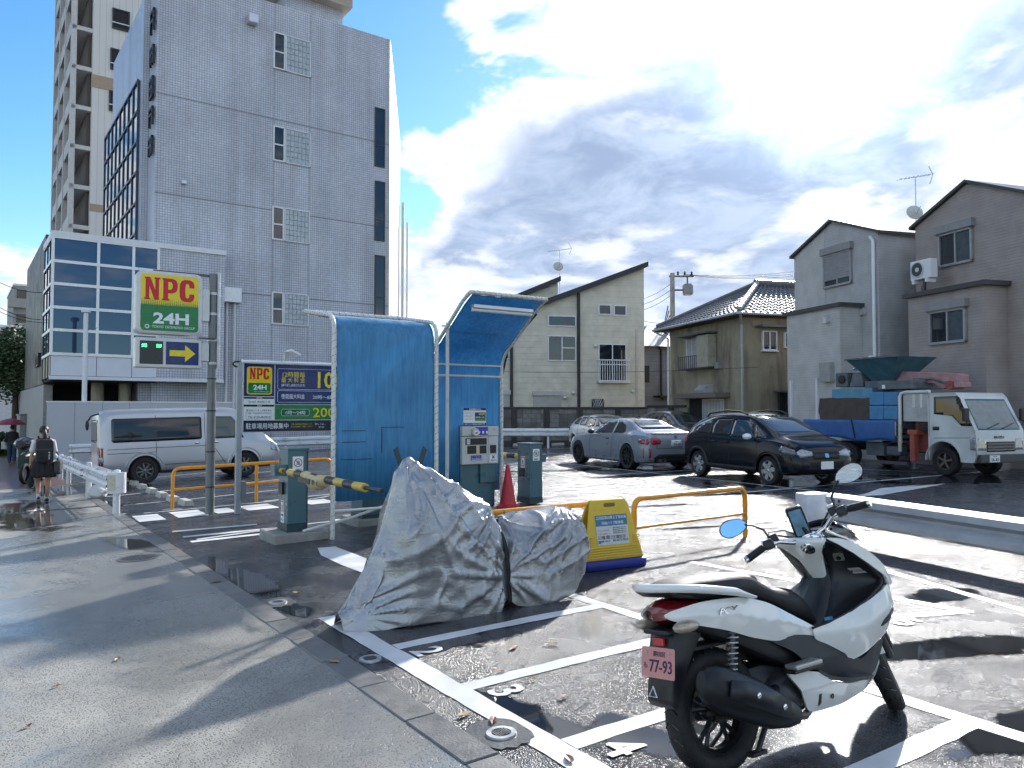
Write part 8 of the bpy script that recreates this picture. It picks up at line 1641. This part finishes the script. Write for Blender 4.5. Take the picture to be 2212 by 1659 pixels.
# ------------------------------------------------------------------ covered motorcycle
CA = Vector((-1.25, 5.87, 0)); CA.z = gnd(CA.x); CAZ = 58.0
cv_ = thing('covered_motorcycle', 'motorcycle under a crumpled silver cover tied with a black strap', 'motorcycle', CA, rz(CAZ))
def mat_cover():
    m, N, L, b = mat_nodes('silver_cover'); n = NB(N, L); c = n.coord('Object'); cs = n.coord('Object', scale=(1, 1, 2.2), rot=(0, R(35), 0))
    t = n.noise(c, 2.2, 5, .6); L.new(n.mix(n.map(t, .3, .7), (.29, .295, .30), (.38, .385, .39)), b.inputs['Base Color']); b.inputs['Metallic'].default_value = .65; L.new(n.map(n.noise(c, 5, 5), .3, .7, .22, .36), b.inputs['Roughness'])
    r1 = n.math('ABSOLUTE', n.math('SUBTRACT', n.noise(cs, 8, 2, .5, 1.0), .5)); r2 = n.math('ABSOLUTE', n.math('SUBTRACT', n.noise(cs, 22, 2, .5, 1.2), .5))
    L.new(n.bump(n.math('ADD', n.math('MULTIPLY', r1, 1.0), n.math('MULTIPLY', r2,   .25)), .35, .02), b.inputs['Normal']); return m
CST_ = [(-.06, .10, .0, .10, .08, .03), (0, .17, .0, .17, .13, .05), (.1, .34, .0, .22, .16, .05), (.2, .54, .0, .26, .20, .06), (.3, .76, .02, .29, .25, .07), (.37, 1.04, .03, .31, .29, .10), (.44, 1.20, .03, .32, .33, .11), (.51, 1.26, .02, .33, .34, .07), (.6, 1.20, .01, .34, .35, .13), (.73, 1.12, 0, .34, .35, .17), (.97, .99, 0, .33, .33, .18), (1.13, .91, .02, .32, .31, .17), (1.20, .87, .05, .31, .30, .16), (1.235, .75, .08, .275, .26, .12), (1.27, .685, .09, .26, .245, .11), (1.34, .70, .03, .30, .285, .15), (1.53, .74, .02, .32, .31, .19), (1.83, .785, .06, .31, .325, .19), (1.97, .775, .12, .28, .31, .17), (2.1, .72, .2, .22, .26, .13), (2.17, .58, .27, .12, .16, .07), (2.2, .46, .33, .04, .06, .02)]
CR_ = resample(CST_, .009); NU = 132
def cov_sec(r):
    s, zt, zh, wb, wm, wt = r; h = zt - zh; half = [(wb, zh), (wb * .55 + wm * .45, zh + .22 * h), (wm, zh + .48 * h), (wm * .72 + wt * .3, zh + .74 * h), (wt, zh + .93 * h), (wt * .45, zh + .99 * h), (0, zt)]
    pts = [(-y, z) for y, z in half] + [(y, z) for y, z in half[-2::-1]]; out = []; m = len(pts) - 1
    for k in range(NU + 1):
        u = k / NU * m; i = min(int(u), m - 1); f = u - i; p = [Vector(pts[max(0, min(m, i + q))]) for q in (-1, 0, 1, 2)]; out.append(cr(p[0], p[1], p[2], p[3], f))
    return out
def fold(v, p=5): return (1 - min(1, abs(noise.noise(v)) * 2.2)) ** p
CENT = ((.51, 1.27, 5.0, .036, .75), (1.20, .88, 4.0, .034, .55), (1.26, .30, 5.0, .036, .60), (1.97, .80, 4.0, .030, .55), (.05, .10, 4.5, .030, .55))
secs = []
for r in CR_:
    row = []; s = r[0]; pts = cov_sec(r)
    for k, p in enumerate(pts):
        y, z = p.x, p.y; side = -1 if y < 0 else 1; wob = noise.noise(Vector((s * 2.5, y * 2.5, z * 2.5))) * .22; d = .030 * noise.noise(Vector((s * 2.1, y * 2, z * 2.4)))
        for ci, (cs_, cz_, fr_, am, rad) in enumerate(CENT):
            dx, dz = s - cs_, z - cz_; ang = math.atan2(dx, dz); dist = math.hypot(dx, dz); w = math.exp(-(dist / rad) ** 2) * min(1, dist * 6); d += am * w * (fold(Vector((math.sin(ang) * fr_ * .5 + wob * 2, math.cos(ang) * fr_ * .5, dist * .9 + ci * 7 + side * 3.3)), 4) - .3) * 1.5
        d += .028 * (fold(Vector((s * 1.1 + z * 1.3 + wob, z * 4.2 - s * 2.0, side * 4.1)), 6) - .2) +   .004 * (fold(Vector((s * 5 - z * 3 + wob * 3, z * 7 + s * 2, side * 2.2)), 6) - .2)
        d *= min(1, max(.35, z * 3 + .35))
        if 1.22 < s < 1.29: d *= .4
        n = Vector((y, (z - .45) * .6)); n = n.normalized() if n.length > .02 else Vector((0, 1)); hem = .035 * noise.noise(Vector((s * 4, side, 0))) * max(0, 1 - (z - r[2]) * 5)
        row.append((s + .015 * noise.noise(Vector((s * 4, y * 4, z * 4))), y + n.x * d, max(.005, z + n.y * d * .8 + hem)))
    secs.append(row)
mb = MB(); mb.loft(secs, caps=False, closed=False); mb.build('cover', mat_cover(), cv_, smooth=True, angle=170, solid=.003)
# strap with buckle following the pinched section
STR = M('strap_black', (.010, .010, .011), .5, bump=.3, bs=200); pr_ = [[], []]
for k, off in ((0, -.018), (1, .018)):
    s = 1.262 + off; r = min(CR_, key=lambda q: abs(q[0] - s)); i = CR_.index(r)
    for q in secs[i]:
        n = Vector((q[1], (q[2] - .45) * .6)).normalized(); lean_ = .10 * (.7 - q[2]) * (1 if q[1] < 0 else 0); pr_[k].append((s + lean_ * .4, q[1] + n.x * .014, q[2] + n.y * .014))
MB().loft(pr_, caps=False, closed=False).build('strap', STR, cv_, smooth=True, solid=.004); tz = secs[CR_.index(min(CR_, key=lambda q: abs(q[0] - 1.262)))]
p = tz[int(NU * .44)]; MB().box(p[0] - .03, p[1] - .05, p[2] + .0, p[0] + .03, p[1] + .03, p[2] + .035).build('buckle', STR, cv_, bevel=.008); MB().tube([(p[0], p[1], p[2] + .03), (p[0] + .07, p[1] - .04, p[2] + .05), (p[0] + .10, p[1] - .06, p[2] + .02)], .012, 6, flat=(1, .35)).build('strap_end', STR, cv_, smooth=True)
for x in (.46, 1.74): MB().lathe(tyre_prof(.26, .10, .19), (x, 0, .262), (0, 1, 0), 36).build('wheel', MATS['bike_tyre'], cv_, smooth=True)
MB().tube([(1.05, -.12, .25), (1.08, -.22, .02)], .012, 6).build('side_stand', STEEL, cv_); MB().box(.5, -.12, .22, 1.6, .12, .5).build('engine', SB, cv_, bevel=.04)
for k in range(4): MB().tube([(2.02 + .02 * k, -.16, .17), (2.05 + .02 * k, -.19, .09), (2.02 + .04 * k, -.21, .02)], .004, 5).build('tie_cord', STR, cv_)
# ------------------------------------------------------------------ people
def skin_mesh(name, joints, edges, mat, par, sub=2):
    names = list(joints); me = bpy.data.meshes.new(name); me.from_pydata([joints[k][0] for k in names], [(names.index(a), names.index(b)) for a, b in edges], []); o = bpy.data.objects.new(name, me); COL.objects.link(o)
    md = o.modifiers.new('skin', 'SKIN'); md.use_smooth_shade = True; sv = me.skin_vertices[0].data
    for i, k in enumerate(names): r = joints[k][1]; sv[i].radius = (r, r) if isinstance(r, (int, float)) else r; sv[i].use_root = (k == 'pelvis')
    o.modifiers.new('sub', 'SUBSURF').levels = sub; dg = bpy.context.evaluated_depsgraph_get(); m2 = bpy.data.meshes.new_from_object(o.evaluated_get(dg)); o.modifiers.clear(); o.data = m2; m2.materials.clear(); m2.materials.append(mat); o.parent = par; return o
SKIN = M('skin', (.45, .27, .19), .5, var=.05); HAIR = M('hair_black', (.012, .010, .010), .4, bump=.4, bs=120)
def body(par, hgt, armL, armR, legL, legR, mat=SKIN):
    k = hgt / 1.6; J = {'pelvis': ((0, 0, .90 * k), .12 * k), 'waist': ((0, 0, 1.02 * k), .11 * k), 'chest': ((0, .01, 1.20 * k), (.14 * k, .10 * k)), 'neck0': ((0, 0, 1.34 * k), .055 * k), 'neck': ((0, .01, 1.40 * k), .048 * k), 'head0': ((0, .02, 1.46 * k), (.072 * k, .08 * k)), 'head': ((0, .025, 1.53 * k), (.076 * k, .09 * k)), 'top': ((0, .02, 1.585 * k), .05 * k)}
    E = [('pelvis', 'waist'), ('waist', 'chest'), ('chest', 'neck0'), ('neck0', 'neck'), ('neck', 'head0'), ('head0', 'head'), ('head', 'top')]
    for s, n, A, Lg in ((-1, 'L', armL, legL), (1, 'R', armR, legR)):
        J['sh' + n] = ((s * .15 * k, 0, 1.30 * k), .05 * k); prev = 'sh' + n; E.append(('neck0', prev))
        for i, (p, r) in enumerate(zip(A, (.04, .032, .026))): J['a%d%s' % (i, n)] = (tuple(c * k for c in p), r * k); E.append((prev, 'a%d%s' % (i, n))); prev = 'a%d%s' % (i, n)
        w = Vector(A[-1]); 
        for f in range(5):
            dx = (-.022 + .013 * f) if f < 4 else .03 * -s; q = w + Vector((dx * .6, .012 if f < 4 else .03, -.075 + (.012 if f in (0, 3) else 0) if f < 4 else -.03)); J['f%d%s' % (f, n)] = (tuple(c * k for c in q), .0085 * k); E.append((prev, 'f%d%s' % (f, n)))
        J['hip' + n] = ((s * .085 * k, 0, .86 * k), .085 * k); E.append(('pelvis', 'hip' + n)); prev = 'hip' + n
        for i, (p, r) in enumerate(zip(Lg, (.056, .05, .034, .03))): J['l%d%s' % (i, n)] = (tuple(c * k for c in p), r * k); E.append((prev, 'l%d%s' % (i, n))); prev = 'l%d%s' % (i, n)
    return skin_mesh('body', J, E, mat, par)
def tube_part(name, mat, par, pts, rs, k=1.0, seg=14, flat=None): return MB().tube([tuple(c * k for c in p) for p in pts], [r * k for r in rs], seg, flat=flat).build(name, mat, par, smooth=True)
BLKC = M('black_cloth', (.013, .013, .015), .75, var=.2, bump=.3, bs=40); WHC = M('white_cloth', (.62, .63, .66), .7, var=.06, bump=.3, bs=25); SHOE = M('shoe_black', (.02, .02, .02), .5); SOLE = M('shoe_sole', (.35, .33, .28), .6); DENIM = M('denim', (.03, .045, .085), .8, var=.2, bump=.3, bs=60)
def shoe(par, x, y, z, pitch, k):
    m = Matrix.Translation((x * k, y * k, z * k)) @ Matrix.Rotation(pitch, 4, 'X'); o = MB().loft([[tuple(m @ Vector((w * a * k, yy * k, zz_ * k))) for a, zz_ in ((-1, .012), (1, .012), (1, h * .6), (.5, h), (-.5, h), (-1, h * .6))] for yy, w, h in ((-.07, .028, .085), (-.03, .038, .09), (.05, .044, .065), (.13, .042, .045), (.17, .025, .03))]).build('shoe', SHOE, par, smooth=True); MB().loft([[tuple(m @ Vector((w * a * k, yy * k, zz_ * k))) for a, zz_ in ((-1, 0), (1, 0), (1, .014), (-1, .014))] for yy, w in ((-.075, .03), (.05, .046), (.175, .028))]).build('sole', SOLE, o); return o
gl = thing('person', 'schoolgirl in black skirt and vest with a black backpack walking away', 'person', G(92, 1086), rz(54)); k = .985
body(gl, 1.58, [(-.20, .03, 1.08), (-.22, .06, .88), (-.22, .08, .80)], [(.20, .06, 1.08), (.17, .20, .95), (.13, .26, .98)], [(-.085, .10, .48), (-.08, .06, .28), (-.08, -.03, .09)], [(.09, -.02, .48), (.09, .02, .28), (.085, .14, .09)])
shoe(gl, -.08, -.05, .03, R(-35), k); shoe(gl, .085, .17, 0, 0, k)
for x, y, z0 in ((-.08, -.02, .10), (.085, .135, .08)): tube_part('sock', WHC, gl, [(x, y, z0), (x, y + .004, z0 + .09)], [.038, .042], k)
sk = MB(); secs = []
for z, r in ((1.0, .128), (.94, .15), (.82, .185), (.70, .21), (.60, .225), (.54, .23)): secs.append([(r * (1 + (.07 if z < .9 else .02) * math.sin(14 * a)) * math.cos(a) * k, r * .85 * (1 + (.07 if z < .9 else .02) * math.sin(14 * a)) * math.sin(a) * k, z * k) for a in [2 * math.pi * i / 72 for i in range(72)]])
sk.loft(secs, caps=False).build('skirt', BLKC, gl, smooth=True, solid=.006)
def torso(name, mat, par, k, e=0.0, z0=.93, z1=1.36): 
    rows = [(z0, .145, .115), (1.02, .14, .11), (1.15, .155, .12), (1.27, .168, .115), (1.33, .15, .09), (z1, .08, .07)]; return MB().loft([[((a + e) * math.cos(t) * k, (b + e) * math.sin(t) * k, z * k) for t in [2 * math.pi * i / 24 for i in range(24)]] for z, a, b in rows]).build(name, mat, par, smooth=True)
torso('vest', BLKC, gl, k, .006)
for A in ([(-.15, 0, 1.31), (-.20, .03, 1.08), (-.22, .06, .92)], [(.15, 0, 1.31), (.20, .06, 1.08), (.17, .19, .96)]): tube_part('sleeve', WHC, gl, [A[0], Vector(A[0]).lerp(Vector(A[1]), .5), A[1], A[2]] if A[0][0] > 0 else [A[0], Vector(A[0]).lerp(Vector(A[1]), .5), A[1]], [.062, .066, .064, .06][: 4 if A[0][0] > 0 else 3], k)
hr = MB().ball((0, .005 * k, 1.535 * k), .092 * k, .108 * k, .098 * k).build('hair', HAIR, gl, smooth=True); tube_part('ponytail', HAIR, gl, [(0, -.09, 1.53), (0, -.15, 1.47), (.005, -.155, 1.35), (0, -.15, 1.22)], [.03, .042, .04, .012], k); MB().ball((-.088 * k, .01, 1.50 * k), .014, .02, .03).build('ear', SKIN, gl, smooth=True); MB().ball((.088 * k, .01, 1.50 * k), .014, .02, .03).build('ear', SKIN, gl, smooth=True)
bp = MB().prism(rrect(-.16, .84, .16, 1.32, .07), -.30, -.115, 'y').build('backpack', M('backpack_black', (.012, .012, .014), .6, bump=.3, bs=50), gl, bevel=.04, smooth=True); bx('backpack_band', SG, bp, -.155, -.304, 1.10, .155, -.297, 1.13)
for i, z in enumerate((1.05, 1.00, .965, .93)): text('文'[0:0] or '◆' if i == 0 else 'Ca'[i % 2], bp, SWHITE, plane_m((.075, -.301, z), (1, 0, 0), (0, 0, 1)), h=.032, depth=.003)
for s in (-1, 1): tube_part('strap', BLKC, bp, [(s * .09, -.12, 1.30), (s * .10, 0, 1.37), (s * .10, .11, 1.25)], [.018, .018, .018], 1)
MB().ball((.19, -.16, .96), .05, .05, .06).build('charm', WHC, gl, smooth=True)
hbg = thing('hand_bag', 'small black drawstring bag hanging from the left hand of the schoolgirl', 'bag', gl.location + Vector((-.17, -.14, .32)), rz(54)); MB().ball((0, 0, .12), .06, .05, .12).build('pouch', BLKC, hbg, smooth=True); MB().tube([(0, 0, .22), (-.01, .02, .46)], .006, 5).build('cord', BLKC, hbg)
sbg = thing('shoulder_bag', 'dark school bag hanging at the right hip of the schoolgirl', 'bag', gl.location, rz(54)); MB().prism(rrect(-.17, .58, .17, .86, .05), -.06, .06, 'y', Matrix.Translation((.27, .02, 0)) @ Matrix.Rotation(R(75), 4, 'Z')).build('bag_body', SG, sbg, bevel=.02, smooth=True); MB().tube([(.26, -.1, .86), (.24, 0, 1.05), (.26, .12, .86)], .01, 5).build('handle', BLKC, sbg)
p2 = thing('person', 'person in black top and jeans walking under a red umbrella', 'person', up3(G(25, 1001)), rz(54)); k = 1.03
body(p2, 1.65, [(-.21, .02, 1.08), (-.23, .06, .90), (-.22, .10, .84)], [(.20, .05, 1.08), (.15, .22, 1.08), (.12, .26, 1.20)], [(-.085, .06, .48), (-.08, .04, .28), (-.08, 0, .09)], [(.085, -.02, .48), (.085, -.02, .28), (.085, -.05, .10)])
torso('sweater', BLKC, p2, k, .03, .86, 1.37)
for A in ([(-.15, 0, 1.31), (-.20, .02, 1.08), (-.22, .06, .92)], [(.15, 0, 1.31), (.20, .05, 1.08), (.15, .20, 1.08)]): tube_part('sleeve', BLKC, p2, A, [.075, .07, .05], k)
for L3 in ([(-.085, 0, .92), (-.085, .06, .5), (-.08, 0, .08)], [(.085, 0, .92), (.085, -.02, .5), (.085, -.05, .09)]): tube_part('trouser_leg', DENIM, p2, L3, [.105, .085, .065], k)
tube_part('waistband', DENIM, p2, [(0, 0, .84), (0, 0, .95)], [.15, .145], k, 20)
MB().ball((0, .005, 1.54 * k), .092, .105, .10).build('hair', HAIR, p2, smooth=True); shoe(p2, -.08, .02, 0, 0, k); shoe(p2, .085, -.05, .03, R(-25), k)
um = thing('umbrella', 'dark red umbrella held by the person at the left edge', 'umbrella', p2.location + Vector((-.10, .05, 0)), 0); uc = MB(); secs = []
for r, z in ((.012, 1.98), (.16, 1.965), (.34, 1.90), (.50, 1.80), (.60, 1.70)): secs.append([(r * (1 - .05 * (1 - abs(math.cos(4 * a))) * (r > .1)) * math.cos(a), r * (1 - .05 * (1 - abs(math.cos(4 * a))) * (r > .1)) * math.sin(a), z) for a in [2 * math.pi * i / 48 for i in range(48)]])
uc.loft(secs, caps=False).build('canopy', M('umbrella_red', (.22, .035, .05), .5, var=.1), um, smooth=True, solid=.003); MB().cyl((0, 0, 1.15), (0, 0, 2.03), .009, seg=8).build('shaft', STEEL, um)
for i in range(8): a = i * math.pi / 4; MB().tube([(0, 0, 1.95), (.3 * math.cos(a), .3 * math.sin(a), 1.88), (.57 * math.cos(a), .57 * math.sin(a), 1.70)], .004, 4).build('rib', STEEL, um)
tb2 = thing('shopping_bag', 'pale tote bag hanging beside the person with the red umbrella', 'bag', p2.location + Vector((-.32, 0, .0)), rz(54)); MB().prism(rrect(-.13, .62, .13, .95, .03), -.05, .05, 'y').build('bag_body', M('tote', (.55, .54, .50), .7), tb2, bevel=.015); MB().tube([(-.08, 0, .94), (0, 0, 1.12), (.08, 0, .94)], .01, 5).build('handle', WHC, tb2)
# parked dark motorbike and folding boards by the fence gap
mt = thing('parked_motorbike', 'dark motorbike shape parked by the fence gap behind the schoolgirl', 'motorbike', up3(G(72, 1042)), rz(-10))
for x in (-.55, .6): MB().lathe(tyre_prof(.29, .11, .2), (x, 0, .29), (0, 1, 0), 28).build('wheel', MATS['bike_tyre'], mt, smooth=True)
MB().loft([[(x, w * math.cos(a), z + h * math.sin(a)) for a in [2 * math.pi * q / 14 for q in range(14)]] for x, z, w, h in ((-.7, .75, .08, .08), (-.5, .78, .15, .12), (0, .72, .16, .16), (.35, .85, .18, .22), (.55, .95, .14, .12))]).build('body', SB, mt, smooth=True); MB().loft([[(x, w * math.cos(a), z + h * math.sin(a)) for a in [2 * math.pi * q / 16 for q in range(16)]] for x, z, w, h in ((-.85, 1.12, .12, .10), (-.75, 1.12, .22, .17), (-.5, 1.14, .24, .18), (-.35, 1.12, .18, .13))]).build('top_case', SBG, mt, smooth=True); MB().tube([(.42, -.35, 1.05), (.45, 0, 1.0), (.42, .35, 1.05)], .018, 8).build('handlebar', STEEL, mt); MB().ball((.4, .3, 1.25), .02, .07, .05).build('mirror', CHROME, mt, smooth=True)
fb_ = thing('folding_board', 'dark green folding board standing by the fence gap at left', 'sign', up3(G(58, 1012)), rz(60))
for s in (-1, 1): bx('leaf_board', M('dark_green', (.015, .05, .035), .5), fb_, -.28, s * .16 - .015, 0, .28, s * .16 + .015, .95); bx('hinge', STEEL, fb_, -.1, s * .1, .9, .1, s * .1 + .02, .93)
